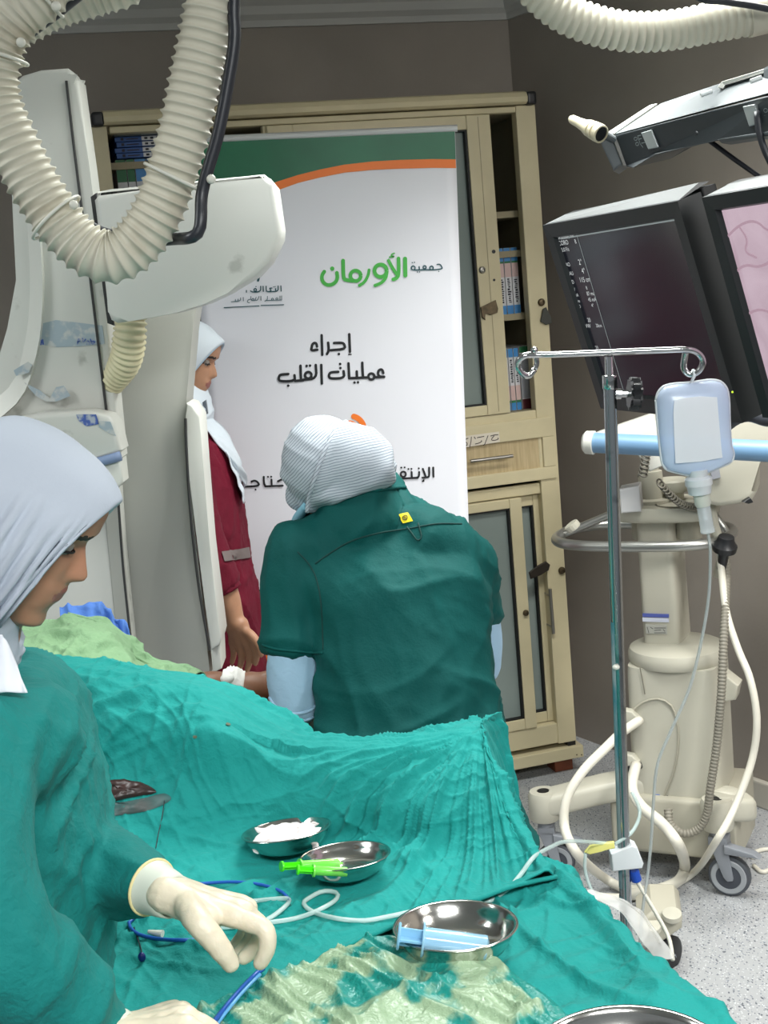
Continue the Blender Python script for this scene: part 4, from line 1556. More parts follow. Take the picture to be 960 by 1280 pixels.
for i in range(120):
    f = i / 119
    c0_ = P(811, 548, 3.34).lerp(P(803, 596, 3.36), f)
    cyl.append(c0_ + V((cos(i * .5) * .010, sin(i * .5) * .012, sin(i * .5) * .006)))
bm = BM(); tube(bm, cyl, .0028, n=6, smooth=False)
obj('coiled_cord', bm, M('coil cord grey', (110, 106, 96), .5), cart, smooth=True)
bm = BM(); slab(bm, [P(x, y, 3.36) for x, y in ((736, 546), (745, 542), (812, 519), (816, 521), (830, 560), (834, 580), (812, 590), (802, 578), (792, 556), (760, 556))], V((.02, .06, 0)), .005)
obj('arm_bracket', bm, m_arm3, cart, angle=40)
bm = BM(); rod(bm, P(734, 553, 3.28), P(1000, 566, 3.05), .0255, 24)
bt = obj('blue_tube', bm, M('pale blue tube', (112, 148, 182), .4), cart, smooth=False, angle=40)
bm = BM(); c = P(734, 553, 3.28); t = (P(1000, 566, 3.05) - c).normalized()
lathe(bm, c - t * .012, t, [(.004, 0), (.022, .003), (.029, .010), (.030, .03), (.027, .031)], 28)
obj('end_cap', bm, m_arm3, bt, angle=40)
bm = BM(); slab(bm, [P(x, y, 3.3) for x, y in ((858, 520), (900, 512), (975, 516), (975, 560), (945, 566), (946, 615), (938, 628), (900, 634), (868, 628), (856, 600))], V((.05, .14, 0)), .014, 3)
hd_ = obj('injector_head', bm, m_cart, cart, angle=40)
bm = BM(); slab(bm, [P(x, y, 3.28) for x, y in ((929, 628), (938, 622), (942, 628), (936, 630))], V((0, .02, 0)), .002)
obj('dark_port', bm, m_black, hd_)
bm = BM(); slab(bm, [P(x, y, 3.29) for x, y in ((888, 588), (899, 585), (901, 597), (890, 600))], V((0, .01, 0)), .001)
obj('grey_badge', bm, M('badge grey', (146, 148, 156), .5), hd_)
bm = BM()
lathe(bm, P(905, 690, 3.33), (.1, -.3, .95), [(.012, -.05), (.014, 0), (.030, .004), (.032, .02), (.024, .03), (.020, .045), (.004, .048)], 14)
obj('clamp_knob', bm, m_black, cart, angle=30)
bm = BM(); tube(bm, [P(888, 630, 3.36), P(893, 660, 3.36), P(903, 690, 3.36), P(898, 720, 3.38)], .014, .02, 12)
obj('hanger_post', bm, m_cart, cart, smooth=True)
# base with four legs and casters
bm = BM()
slab(bm, [CT.w(a, b, .02) for a, b in ((ac - hw * 1.45, .075), (ac + hw * 1.35, .075), (ac + hw * 1.35, .24), (ac - hw * 1.0, .24), (ac - hw * 1.45, .21))], CT.n * -.27, .015)
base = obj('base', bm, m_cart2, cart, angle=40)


def caster(px, py, d, r, turn):
    c = P(px, py, d); c.z = r
    axis = V((cos(turn), sin(turn), 0))       # wheel axle
    fwd = V((-sin(turn), cos(turn), 0))
    cs = obj('caster', (lambda b: (lathe(b, c - axis * .014, axis, [(r * .86, 0), (r * .97, .004), (r, .010), (r, .018), (r * .97, .024), (r * .86, .028)], 40), b)[1])(BM()), m_tyre, cart, angle=40)
    bm = BM()
    for s in (-1, 1):
        lathe(bm, c + axis * s * .0145, axis * s, [(r * .84, 0), (r * .80, .002), (r * .60, .002), (r * .58, -.001)], 40)
    obj('rim', bm, M('caster rim', (150, 154, 158), .5), cs, angle=40)
    bm = BM()
    for s in (-1, 1):
        lathe(bm, c + axis * s * .0145, axis * s, [(r * .58, .0012), (r * .2, .002), (r * .16, .004), (.001, .004)], 32)
    obj('hub', bm, m_hub, cs, angle=40)
    top = c + V((0, 0, r * 1.75)) - fwd * r * .45
    bm = BM()
    for s in (-1, 1):
        o_ = axis * s * .022
        slab(bm, [c + o_ + fwd * r * .22 + V((0, 0, -r * .12)), c + o_ - fwd * r * .02 + V((0, 0, -r * .2)), c + o_ - fwd * r * .22, top + o_ - fwd * r * .4, top + o_ + fwd * r * .45, c + o_ + fwd * r * .25], axis * -.006 * s, .002)
    hexa(bm, [top + axis * x + fwd * y + V((0, 0, z)) for z in (-.012, .012) for x, y in ((-.022, -r * .42), (.022, -r * .42), (.022, r * .48), (-.022, r * .48))], .004)
    rod(bm, top, top + V((0, 0, .05)), .021, 20)
    slab(bm, [top + fwd * y + V((0, 0, z)) for y, z in ((.02, -.005), (r * 1.7, -.02), (r * 2.0, -.032), (r * 1.2, -.03), (.02, -.03))], axis * .03, .003)
    obj('fork', bm, m_cgrey, cs, angle=40)
    return c, top


wr = caster(912, 1090, 3.25, .056, radians(-118))
wl = caster(695, 1066, 3.44, .052, radians(-100))
rear = []
for a_ in (ac - .16, ac + .10):
    q = CT.w(a_, 0, -.30)
    c = V((q.x, q.y, .05))
    bm = BM(); lathe(bm, c - CT.u * .014, CT.u, [(.042, 0), (.05, .006), (.05, .022), (.042, .028)], 32)
    cs = obj('caster', bm, m_tyre, cart, angle=40)
    bm = BM(); rod(bm, c + V((0, 0, .05)), c + V((0, 0, .12)), .02, 16); hexa(bm, [c + CT.u * x + CT.n * y + V((0, 0, z)) for z in (0, .06) for x, y in ((-.022, -.02), (.022, -.02), (.022, .02), (-.022, .02))], .004)
    obj('fork', bm, m_cgrey, cs)


def leg(pts, w0, w1, h):
    bm = BM()
    secs = []
    for i, p in enumerate(pts):
        t = (pts[min(i + 1, len(pts) - 1)] - pts[max(i - 1, 0)]); t.z = 0; t.normalize()
        s = t.cross(V((0, 0, 1)))
        k = i / (len(pts) - 1)
        secs.append((p, s * (w0 + (w1 - w0) * k), V((0, 0, h))))
    loft(bm, secs, n=28, steps=5, ex=4)
    lg = obj('leg', bm, m_cart, cart, angle=50)
    e = pts[-1]
    bm = BM(); lathe(bm, e + V((0, 0, -h)), (0, 0, 1), [(w1 * .9, -.012), (w1 * 1.02, -.006), (w1 * 1.02, h * 2 - .008), (w1 * .9, h * 2 + .003), (.018, h * 2 + .004), (.017, h * 2 - .004), (.001, h * 2 - .005)], 28)
    c_ = obj('leg_end', bm, m_cart, lg, angle=40)
    bm = BM(); rod(bm, e + V((0, 0, h + .002)), e + V((0, 0, h + .0045)), .016, 18); obj('hole', bm, m_black, c_)
    return lg


te = wl[1] + V((0, 0, .075))
leg([CT.w(ac - hw * .8, te.z + .03, -.05), CT.w(ac - hw * 1.5, te.z + .03, .0), te + (CT.w(ac - hw * 1.5, te.z, 0) - te) * .4 + V((0, 0, .012)), te], .05, .042, .033)
te = wr[1] + V((0, 0, .075))
leg([P(868, 1012, 3.40), P(900, 1000, 3.33), P(925, 1010, 3.28) , te + V((0, .02, .008)), te], .045, .042, .034)
for a_ in (ac - .16, ac + .10):
    bm = BM(); q = CT.w(a_, .16, -.30); hexa(bm, [q + CT.u * x + CT.n * y + V((0, 0, z)) for z in (-.02, .03) for x, y in ((-.04, -.04), (.04, -.04), (.04, .12), (-.04, .12))], .01)
    obj('rear_leg', bm, m_cart2, cart)
bm = BM(); slab(bm, [CT.w(a, b, -.05) for a, b in ((ac + hw + .0, zt - .10), (ac + hw + .04, zt - .09), (ac + hw + .05, zt - .05), (ac + hw, zt - .01))], CT.n * -.06, .006)
obj('side_holder', bm, m_cart, cart, angle=40)

# cables of the cart
m_wcab = M('white cable', (214, 210, 196), .4)
m_gcab = M('grey ribbed cable', (128, 124, 112), .55)


def cable(name, label, pts, r, mat, mod=None, n=12, step=.012, sub=None):
    bm = BM(); tube(bm, pts, r, step, n, mod=mod)
    return tag(obj(name, bm, mat, None, smooth=True), label, 'cable')


cable('white_cable', 'long white cable hanging from the cart ring past its right caster to the floor loops',
      [P(896, 660, 3.37), P(902, 715, 3.33), P(908, 765, 3.27), P(922, 810, 3.22), P(938, 850, 3.17), P(946, 900, 3.15), P(940, 950, 3.15), P(918, 1010, 3.12), P(895, 1052, 3.06), Z(868, 1090, .03), Z(830, 1112, .014), Z(790, 1121, .014), Z(745, 1120, .014), Z(715, 1117, .016)], .0095, m_wcab)
cable('white_hose', 'white hose looping left from the cart front over its left caster to the floor',
      [P(800, 900, 3.32), P(778, 915, 3.27), P(757, 935, 3.22), P(728, 965, 3.18), P(708, 1000, 3.16), P(706, 1035, 3.14), P(722, 1068, 3.08), Z(752, 1095, .05), Z(780, 1110, .02), Z(815, 1114, .038)], .0125, m_wcab)
cable('white_hose', 'thick white hose curving from the cart front socket down to the right floor loop',
      [P(795, 955, 3.32), P(790, 985, 3.26), P(802, 1008, 3.2), P(828, 1030, 3.12), P(848, 1056, 3.06), Z(856, 1082, .05), Z(848, 1101, .028), Z(820, 1113, .063), Z(790, 1118, .036)], .0145, m_wcab)
cable('ribbed_cable', 'grey ribbed cable dangling down the right side of the cart body and under it',
      [P(907, 672, 3.40), P(908, 730, 3.32), P(905, 790, 3.24), P(902, 860, 3.20), P(896, 930, 3.20), P(888, 985, 3.20), P(884, 1015, 3.21), P(874, 1035, 3.22), P(855, 1042, 3.23), P(838, 1030, 3.25), P(835, 1012, 3.27)], .0105, m_gcab, mod=corr(.009, .22), step=.0018)
cable('black_cable_bundle', 'black cable bundle draped behind the drip bag under the right monitor',
      [P(908, 534, 3.02), P(922, 524, 3.0), P(938, 521, 3.0), P(960, 527, 2.95), P(985, 524, 2.9)], .012, m_cable)
bm = BM(); tube(bm, [Z(940, 1072, .006), Z(946, 1064, .006), Z(965, 1062, .006), Z(975, 1075, .006), Z(955, 1090, .006), Z(942, 1082, .006)], .006, .01, 10)
tag(obj('cable_loop', bm, m_wcab, None, smooth=True), 'small white cable loop on the floor at the right frame edge', 'cable')

# ------------------------------------------------------------------ drip stand
m_chrome = M('chrome', (200, 200, 200), 0.13, 1.0)
m_pole = M('worn chrome', (178, 182, 184), 0.2, 1.0, rgb2=(120, 126, 128), vscale=30, thresh=(.3, .4))
ivd = 2.0
pt_, pb_ = P(762, 470, ivd), P(782.5, 1140, ivd)
pdir = (pb_ - pt_)
k = (pt_.z - .06) / -pdir.z
foot = pt_ + pdir * k
iv = thing('drip_stand', 'chrome drip stand with looped hook bar and clamp knob right of the patient', 'drip stand', V((foot.x, foot.y, 0)))
bm = BM(); rod(bm, pt_, foot, .0098, 20)
pole = obj('outer_pole', bm, m_pole, iv, angle=40)
bm = BM(); rod(bm, P(761, 446, ivd), pt_ + pdir * .3, .0066, 18); obj('inner_pole', bm, m_chrome, iv, angle=40)
bm = BM(); lathe(bm, pt_ + pdir.normalized() * -.002, pdir, [(.0098, 0), (.0112, .001), (.0112, .02), (.0098, .022)], 20); obj('collar', bm, m_chrome, iv, angle=40)
bm = BM()
ctr = P(761, 446, ivd)
pts = [P(x, y, ivd + dy) for x, y, dy in ((668, 462, .012), (660, 470, .01), (650, 464, .004), (647, 453, 0), (655, 445, -.004), (670, 443.5, 0), (700, 443, 0), (760, 440.5, 0), (820, 438, 0), (858, 437, 0), (872, 441, .004), (879, 452, .006), (873, 464, .010), (862, 468, .014), (855, 460, .016), (856, 446, .012), (858, 438, .008))]
tube(bm, pts, .0050, .004, 12)
obj('hook_bar', bm, m_chrome, iv, smooth=True)
bm = BM(); tube(bm, [P(668, 462, ivd + .012), P(671, 455, ivd + .012), P(670, 446, ivd + .01)], .004, .004, 10); ball(bm, P(668, 437.5, ivd), .0055, n=12)
obj('hook_tip', bm, m_chrome, iv, smooth=True)
bm = BM()
rod(bm, P(766, 492, ivd), P(786, 492, ivd), .006, 12); rod(bm, P(769, 492, ivd), P(776, 492, ivd), .009, 12)
kc = obj('clamp_screw', bm, m_chrome, iv)
bm = BM()
c = P(786, 492, ivd); ax = (P(800, 492, ivd) - c).normalized()
yy = V((0, 1, 0)); zz = ax.cross(yy)
ringA = []
for s in (0, .017):
    ringA.append([bm.verts.new(c + ax * s + (yy * cos(2 * pi * k / 40) + zz * sin(2 * pi * k / 40)) * (.0235 + .0022 * cos(10 * 2 * pi * k / 40))) for k in range(40)])
f0 = bm.faces.new(ringA[0][::-1]); f1 = bm.faces.new(ringA[1])
for k in range(40):
    bm.faces.new((ringA[0][k], ringA[0][(k + 1) % 40], ringA[1][(k + 1) % 40], ringA[1][k]))
bmesh.ops.bevel(bm, geom=list(f0.edges) + list(f1.edges), offset=.003, segments=2, affect='EDGES')
obj('clamp_knob', bm, m_black, iv, angle=40)
m_teals = M('teal tape sleeve', (70, 128, 138), .3, rgb2=(150, 165, 168), vscale=28, thresh=(.42, .55), stretch=(1, 1, .35))
bm = BM()
for f0_, f1_ in ((.44, .95), (.965, .99)):
    A_ = [pt_ + pdir * (f0_ + (f1_ - f0_) * i / 12) for i in range(13)]
    for s in range(12):
        ra = [bm.verts.new(A_[s + e] + V((cos(t_), sin(t_), 0)) * .0103) for e in (0, 1) for t_ in (2.6, 3.1, 3.6, 4.1)]
        for q in range(3):
            bm.faces.new((ra[q], ra[q + 1], ra[q + 5], ra[q + 4]))
obj('tape_sleeve', bm, m_teals, pole, smooth=True)
bm = BM(); ball(bm, P(770, 834, ivd - .011), .006, .005, .0045, n=12); obj('white_clip', bm, m_tie, pole, smooth=True)
bm = BM()
for k in range(5):
    th = 2 * pi * k / 5 + .4
    e = V((foot.x + cos(th) * .27, foot.y + sin(th) * .27, .075))
    tube(bm, [V((foot.x, foot.y, .10)), V((foot.x + cos(th) * .1, foot.y + sin(th) * .1, .095)), e], [.02, .018, .013], .02, 12)
    tube(bm, [e, e + V((0, 0, -.03))], .008, .01, 10)
obj('star_base', bm, m_cgrey, iv, smooth=True)
for k in range(5):
    th = 2 * pi * k / 5 + .4
    bm = BM(); lathe(bm, V((foot.x + cos(th) * .27, foot.y + sin(th) * .27, .025)) - V((-sin(th), cos(th), 0)) * .012, V((-sin(th), cos(th), 0)), [(.02, 0), (.025, .004), (.025, .020), (.02, .024)], 24)
    obj('caster', bm, m_tyre, iv, angle=40)

# drip bag
bagc = P(866, 530, ivd + .012)
BG = Plane(bagc, rt - V((0, rt.y, 0)) + V((.06, .03, .03)), V((-.02, 0, 1)))
bat_ = BG.at
m_bag = clear('drip bag plastic', (214, 228, 248), .72, .22, (225, 236, 250))
m_bag2 = clear('white port plastic', (226, 230, 232), .85, .3)
bag = thing('drip_bag', 'clear full drip bag with white label hanging from the right hook of the drip stand', 'drip bag', bagc)
out = [(820, 500), (823, 490), (830, 483), (842, 480), (855, 479), (864, 478), (873, 477), (888, 475), (900, 477), (908, 485), (911, 500), (912, 530), (914, 556), (917, 567), (914, 577), (900, 584), (886, 590), (876, 593), (862, 594), (848, 591), (834, 587), (828, 579), (825, 560), (822, 530)]
bm = BM(); pillow(bm, BG, [bat_(*p) for p in out], .024, 0)
obj('bag', bm, m_bag, bag, smooth=True)
bm = BM()
loop_ = [BG.w(*bat_(*p), 0) for p in out]
tube(bm, loop_ + [loop_[0]], .0022, .004, 8)
obj('welded_rim', bm, m_bag2, bag, smooth=True)
lp = [(838, 499), (850, 496), (870, 494), (891, 495), (893, 520), (896, 552), (898, 570), (870, 575), (840, 577), (838, 545), (837, 515)]
bm = BM()
vsx = []
inner_ = [bat_(*p) for p in lp]
cx0 = sum(p[0] for p in inner_) / len(inner_); cy0 = sum(p[1] for p in inner_) / len(inner_)
def bulge(a, b):
    r_ = max(abs(a - cx0) / .055, abs(b - cy0) / .072)
    return .0185 + .0065 * max(0, 1 - r_ * r_)
cv_ = bm.verts.new(BG.w(cx0, cy0, bulge(cx0, cy0)))
prev = None
for s in (.5, 1.0):
    rg = [bm.verts.new(BG.w(cx0 + (a - cx0) * s, cy0 + (b - cy0) * s, bulge(cx0 + (a - cx0) * s, cy0 + (b - cy0) * s))) for a, b in inner_]
    for i in range(len(rg)):
        j = (i + 1) % len(rg)
        if prev is None:
            bm.faces.new((cv_, rg[i], rg[j]))
        else:
            bm.faces.new((prev[i], rg[i], rg[j], prev[j]))
    prev = rg
obj('label', bm, clear('bag label', (240, 242, 244), .85, .4), bag, smooth=True)
bm = BM(); tube(bm, [P(866, 462, ivd + .012), P(868, 469, ivd + .008), P(865, 476, ivd + .010), P(863, 484, ivd + .012)], .0025, .004, 8)
obj('hanger_loop', bm, m_bag2, bag, smooth=True)
bm = BM()
na, nb = BG.w(*bat_(872, 590), 0), BG.w(*bat_(875, 618), 0)
lathe(bm, na, nb - na, [(.018, -.004), (.016, .006), (.023, .010), (.023, .020), (.021, .022), (.019, .034), (.012, .036)], 28, sx=.9)
obj('port', bm, m_bag2, bag, angle=40)
m_cl = clear('clear tube plastic', (228, 234, 236), .45, .08)
chb = thing('drip_chamber', 'clear drip chamber spiked into the bottom port of the drip bag', 'drip chamber', BG.w(*bat_(880, 640), 0))
ca_, cb_ = BG.w(*bat_(876, 614), 0), BG.w(*bat_(886, 672), 0)
tt = (cb_ - ca_)
bm = BM(); lathe(bm, ca_, tt, [(.013, 0), (.0125, .02), (.011, .024)], 20); obj('spike_housing', bm, clear('milky plastic', (224, 226, 214), .75, .3), chb, angle=40)
bm = BM(); lathe(bm, ca_, tt, [(.0085, .022), (.0105, .025), (.0105, .060), (.0112, .061), (.0112, .066), (.005, .0675)], 20); obj('chamber', bm, m_cl, chb, angle=40)
bm = BM(); rod(bm, ca_ + tt.normalized() * .02, ca_ + tt.normalized() * .045, .0028, 8); obj('drop_tube', bm, m_bag2, chb)
m_tubec = clear('drip line', (180, 186, 184), .6, .12)
cable('drip_line', 'thin clear drip line hanging from the drip chamber down past the cart front',
      [ca_ + tt.normalized() * .066, P(888, 690, ivd), P(886, 745, ivd), P(877, 800, ivd), P(862, 860, ivd), P(838, 915, ivd), P(822, 955, ivd), P(817, 1000, ivd), P(814, 1050, ivd), P(810, 1090, ivd), P(803, 1140, ivd - .02), P(800, 1180, ivd - .03)], .0026, m_tubec, n=8)
# block clipped to the pole
blk = thing('tube_clamp', 'white plastic clamp block with blue cap strapped to the lower drip pole', 'clamp', P(790, 1075, ivd))
bm = BM(); slab(bm, [P(x, y, ivd - .014) for x, y in ((764, 1068), (790, 1057), (797, 1060), (805, 1080), (803, 1086), (766, 1090))], V((0, .03, 0)), .003)
obj('block', bm, m_bag2, blk, angle=40)
bm = BM(); rod(bm, P(792, 1088, ivd), P(796, 1101, ivd), .0085, 16, bev=.001); obj('blue_cap', bm, M('cap blue', (28, 72, 168), .4), blk)
cable('thin_line', 'thin white line running from the blue capped clamp down to the pedal', [P(796, 1101, ivd), P(806, 1118, ivd - .01), P(822, 1145, ivd - .03), P(836, 1172, ivd - .06), P(841, 1200, ivd - .1)], .0034, m_wcab, n=8)
# foot control on the floor
ped = thing('foot_pedal', 'beige foot control with two round knobs on the floor behind the drape edge', 'foot control', Z(830, 1190, 0))
pd = 2.9
bm = BM(); slab(bm, [P(x, y, pd) for x, y in ((797, 1158), (815, 1141), (846, 1142), (853, 1150), (853, 1162), (824, 1182), (806, 1180))], V((.02, .12, .02)), .012)
obj('housing', bm, m_cart2, ped, angle=40)
for x, y in ((840, 1145), (814, 1160)):
    bm = BM(); lathe(bm, P(x, y + 3, pd - .01), (0, -.25, 1), [(.02, 0), (.024, .006), (.022, .016), (.004, .018)], 24); obj('knob', bm, m_cart, ped, angle=40)
bm = BM(); lathe(bm, P(835, 1192, 2.92), (.6, -.7, 0), [(.035, -.014), (.045, -.008), (.045, .008), (.035, .014)], 28); obj('wheel', bm, m_black, ped, angle=40)
bm = BM(); rod(bm, P(833, 1178, 2.95), V((P(835, 1192, 2.92).x, P(835, 1192, 2.92).y, .02)), .02, 12); obj('stem', bm, m_cgrey, ped)
# ------------------------------------------------------------------ operating table under the drapes
def cloth_mat(name, rgb, dark=0.16, rough=0.8, bump=.5, bs=26, fine=.22):
    m = M(name, rgb, rough, bump=bump, bscale=bs, fine=fine, fscale=130, sheen=.02, spec=.25, var=dark, vscale=5)
    return m


m_drape = cloth_mat('teal drape', (23, 142, 136), .08)
m_drape2 = m_drape
m_gown = cloth_mat('teal gown', (20, 128, 123), .12)
m_pale = cloth_mat('pale green cloth', (140, 176, 134), .14, bump=.8, bs=34)
m_bluec = cloth_mat('blue disposable sheet', (88, 130, 206), .1, bump=.2)

tbl = thing('operating_table', 'operating table hidden beneath the teal drapes', 'operating table', V((-.08, 1.75, 0)))
TA = V((-.52, 2.28, 0)); TB = V((.26, 1.22, 0))
td = (TB - TA).normalized(); ts = V((td.y, -td.x, 0))
bm = BM(); slab(bm, [TA - td * .1 + ts * .13 + V((0, 0, .80)), TB - td * .14 + ts * .07 + V((0, 0, .80)), TB - td * .14 - ts * .17 + V((0, 0, .80)), TA - td * .1 - ts * .17 + V((0, 0, .80))], V((0, 0, -.06)), .015)
obj('table_top', bm, m_black, tbl)
q = (TA + TB) * .5
bm = BM(); hexa(bm, [V((q.x + x, q.y + y, z)) for z in (.1, .75) for x, y in ((-.1, -.1), (.1, -.1), (.1, .1), (-.1, .1))], .02)
obj('pedestal', bm, m_arm3, tbl)
bm = BM(); hexa(bm, [V((q.x + x, q.y + y, z)) for z in (0, .1) for x, y in ((-.25, -.3), (.2, -.3), (.2, .3), (-.25, .3))], .02)
obj('base', bm, m_arm3, tbl)

# ------------------------------------------------------------------ teal drape over the patient
S = [
    [(-70, 800, 1.06), (-70, 880, 1.03), (-70, 990, .95), (-60, 1090, .895), (-50, 1190, .88), (-40, 1300, .875)],
    [(20, 818, 1.075), (20, 885, 1.04), (40, 980, .955), (60, 1085, .895), (80, 1185, .88), (100, 1290, .875)],
    [(100, 829, 1.085), (104, 888, 1.05), (120, 978, .96), (140, 1078, .895), (155, 1175, .88), (170, 1278, .875)],
    [(180, 838, 1.085), (188, 893, 1.055), (200, 980, .962), (215, 1070, .892), (228, 1160, .88), (245, 1263, .875)],
    [(258, 857, 1.075), (265, 908, 1.045), (277, 985, .958), (292, 1060, .89), (308, 1142, .88), (322, 1233, .877)],
    [(326, 895, 1.025), (336, 938, .998), (350, 992, .94), (364, 1045, .887), (380, 1115, .88), (394, 1203, .878)],
    [(372, 928, .99), (388, 958, .972), (408, 1002, .93), (426, 1052, .886), (442, 1105, .88), (456, 1174, .878)],
    [(445, 932, .985), (458, 960, .97), (472, 1004, .935), (488, 1052, .89), (500, 1100, .88), (510, 1152, .878)],
    [(525, 920, .99), (534, 955, .972), (545, 1003, .94), (558, 1050, .90), (568, 1090, .885), (576, 1132, .88)],
    [(590, 903, 1.0), (598, 945, .98), (608, 995, .945), (620, 1043, .91), (630, 1078, .89), (638, 1110, .882)],
    [(612, 914, .985), (628, 960, .96), (642, 1004, .93), (662, 1048, .90), (680, 1078, .885), (696, 1097, .878)],
    [(618, 935, .90), (638, 985, .86), (654, 1028, .82), (672, 1064, .80), (690, 1090, .79), (702, 1106, .79)],
]
ctrl = []
for si, row in enumerate(S):
    pts = [Z(*p) for p in row]
    far = pts[0] + V((.035, .085, -.05))
    far2 = pts[0] + V((.05, .13, -.36))
    if si == len(S) - 1:
        pts = [Z(*S[-2][i]) + V((.035, .02 + .02 * (5 - i) / 5, -.16)) for i in range(6)]
        far = pts[0] + V((.0, .05, -.02)); far2 = pts[0] + V((.0, .08, -.25))
    ctrl.append([far2, far] + pts)


def crease(x, y, fa, fc, seed, sharp=4.2):
    """long narrow folds: slow along x, quick along y"""
    n = noise.noise(V((x * fa, y * fc, seed)))
    return max(0.0, 1 - abs(n) * sharp) ** 1.5


def wrinkle(p, amp=1.0, aniso=None, seed=0.0):
    q = V(p)
    q = q + noise.noise_vector(q * 4 + V((seed, 0, 0))) * .045
    d = noise.noise(q * 4.5 + V((seed, seed, 0))) * .012
    h = q.y + q.z * .6
    for k, (an, fa, fc, a) in enumerate(((25, 3.2, 15, .0095), (-38, 4.0, 19, .0080), (75, 4.5, 21, .0066), (5, 7, 38, .0034), (-60, 7, 42, .0030))):
        c, s_ = cos(radians(an)), sin(radians(an))
        x_, y_ = q.x * c + h * s_, -q.x * s_ + h * c
        m_ = noise.noise(V((q.x * 3.1 + k * 7, h * 3.1, seed + k)))
        d += a * crease(x_, y_, fa, fc, seed + k * 3.7) * min(1, max(0, .55 + 1.6 * m_))
    return (d - .008) * amp


FC = Z(600, 925, .98)
REST = [(Z(362, 1066, .885), .075), (Z(434, 1098, .882), .07)]


def main_disp(p, n, u, v):
    d = wrinkle(p, 1.0, V((1.0, .6, .8)), 2.0)
    # long folds fanning out from the raised corner
    dv = V((p.x - FC.x, p.y - FC.y, 0))
    L = dv.length
    ang = atan2(dv.y, dv.x)
    k = min(1, L / .10) * exp(-((L - .22) / .26) ** 2)
    f = noise.noise(V((ang * 5.2, L * 1.3, 4.0)))
    d += .016 * (max(0, 1 - abs(f) * 3.2)) ** 1.5 * k
    f2 = noise.noise(V((ang * 13, L * 2.2, 9.0)))
    d += .006 * (max(0, 1 - abs(f2) * 3)) ** 1.5 * k
    e = .4 + .6 * min(1, abs(v - .286) / .09)
    for c_, r_ in REST:
        q_ = sqrt((p.x - c_.x) ** 2 + (p.y - c_.y) ** 2) / r_
        if q_ < 1.3:
            e *= min(1, max(0, (q_ - .8) / .5))
    if v > .93:
        e = max(.2, (1 - v) / .07)
    return d * e


drape = grid_cloth('surgical_drape', ctrl, 380, 270, m_drape, None, main_disp, .0025)
tag(drape, 'large creased teal surgical drape over the patient, peaked at its right corner', 'drape')
DR = bvh(drape)
# hem roll along the near edge
hem = [r[-1] for r in ctrl[:-1]]
bm = BM(); tube(bm, [p + V((0, 0, .0015 + .002 * noise.noise(p * 30))) for p in smooth_path(hem, .02)[0]], .0032, .008, 8)
obj('hem', bm, m_drape, drape, smooth=True)
# dark fenestration at the groin with a pale edge


def patch(name, out, ctr, tree, mat, parent, lift, rings=6, sub=4):
    """irregular patch following the cloth: outline in picture points, projected ring by ring"""
    pts = [cat([V((x, y, 0)) for x, y in out + [out[0]]], i / sub) for i in range(len(out) * sub)]
    bm = BM(); prev = None
    c0 = bm.verts.new(hit(tree, ctr[0], ctr[1], lift))
    for k in range(1, rings + 1):
        f = k / rings
        rg = [bm.verts.new(hit(tree, ctr[0] + (p.x - ctr[0]) * f, ctr[1] + (p.y - ctr[1]) * f, lift * (1 if k < rings else .3))) for p in pts]
        for i in range(len(rg)):
            j = (i + 1) % len(rg)
            bm.faces.new((c0, rg[i], rg[j]) if prev is None else (prev[i], rg[i], rg[j], prev[j]))
        prev = rg
    return obj(name, bm, mat, parent, smooth=True)


m_wet = M('damp cloth', (40, 92, 90), .5, rgb2=(74, 78, 76), vscale=22)
patch('damp_patch', [(122, 1000), (150, 1003), (180, 998), (205, 992), (214, 1000), (190, 1012), (160, 1018), (135, 1020), (122, 1014)], (165, 1007), DR, m_wet, drape, .0025)
patch('damp_patch', [(104, 930), (118, 918), (126, 935), (124, 955), (136, 962), (130, 972), (112, 966)], (118, 948), DR, m_wet, drape, .0025)
patch('fenestration', [(124, 978), (148, 975), (170, 977), (186, 982), (196, 991), (178, 995), (156, 999), (134, 1003), (124, 992)], (156, 988), DR, M('wet dark opening', (30, 29, 28), .35, rgb2=(62, 40, 36), vscale=26), drape, .006)
bm = BM()
for x, y, r in ((285, 906, .006), (244, 921, .005)):
    p = hit(DR, x, y, .0015)
    vs_ = [bm.verts.new(hit(DR, x + cos(t * .785) * 3.5, y + sin(t * .785) * 2.2, .002)) for t in range(8)]
    bm.faces.new(vs_)
obj('stain_spot', bm, M('brown stain', (86, 96, 74), .7), drape)

# ------------------------------------------------------------------ second drape at lower right
S2 = [
    [(150, 1248, .868), (175, 1275, .866), (200, 1310, .864), (220, 1350, .862)],
    [(290, 1210, .868), (300, 1250, .866), (310, 1295, .864), (320, 1350, .862)],
    [(400, 1172, .868), (420, 1215, .866), (440, 1270, .864), (450, 1350, .862)],
    [(500, 1132, .868), (525, 1180, .866), (550, 1250, .864), (570, 1345, .862)],
    [(590, 1098, .868), (625, 1150, .866), (660, 1230, .864), (700, 1340, .862)],
    [(655, 1078, .868), (700, 1140, .868), (752, 1215, .866), (830, 1335, .862)],
    [(696, 1082, .868), (742, 1132, .872), (800, 1190, .872), (905, 1300, .866)],
    [(706, 1088, .845), (752, 1138, .850), (818, 1198, .850), (928, 1305, .845)],
]
ctrl2 = [[Z(*p) for p in r] for r in S2]
for r in ctrl2:                                   # the sheet runs on past the frame and hangs over the table's near end
    e = r[-1]
    r.append(e + V(((e.x - .05) * .06, -.10, -.006)))
    r.append(e + V(((e.x - .05) * .08, -.17, -.05)))
    r.append(e + V(((e.x - .05) * .10, -.20, -.45)))
ctrl2.append([p + V((.03, .03, -.15)) for p in ctrl2[-1]])
ctrl2.append([p + V((.045, .04, -.55)) for p in ctrl2[-2]])


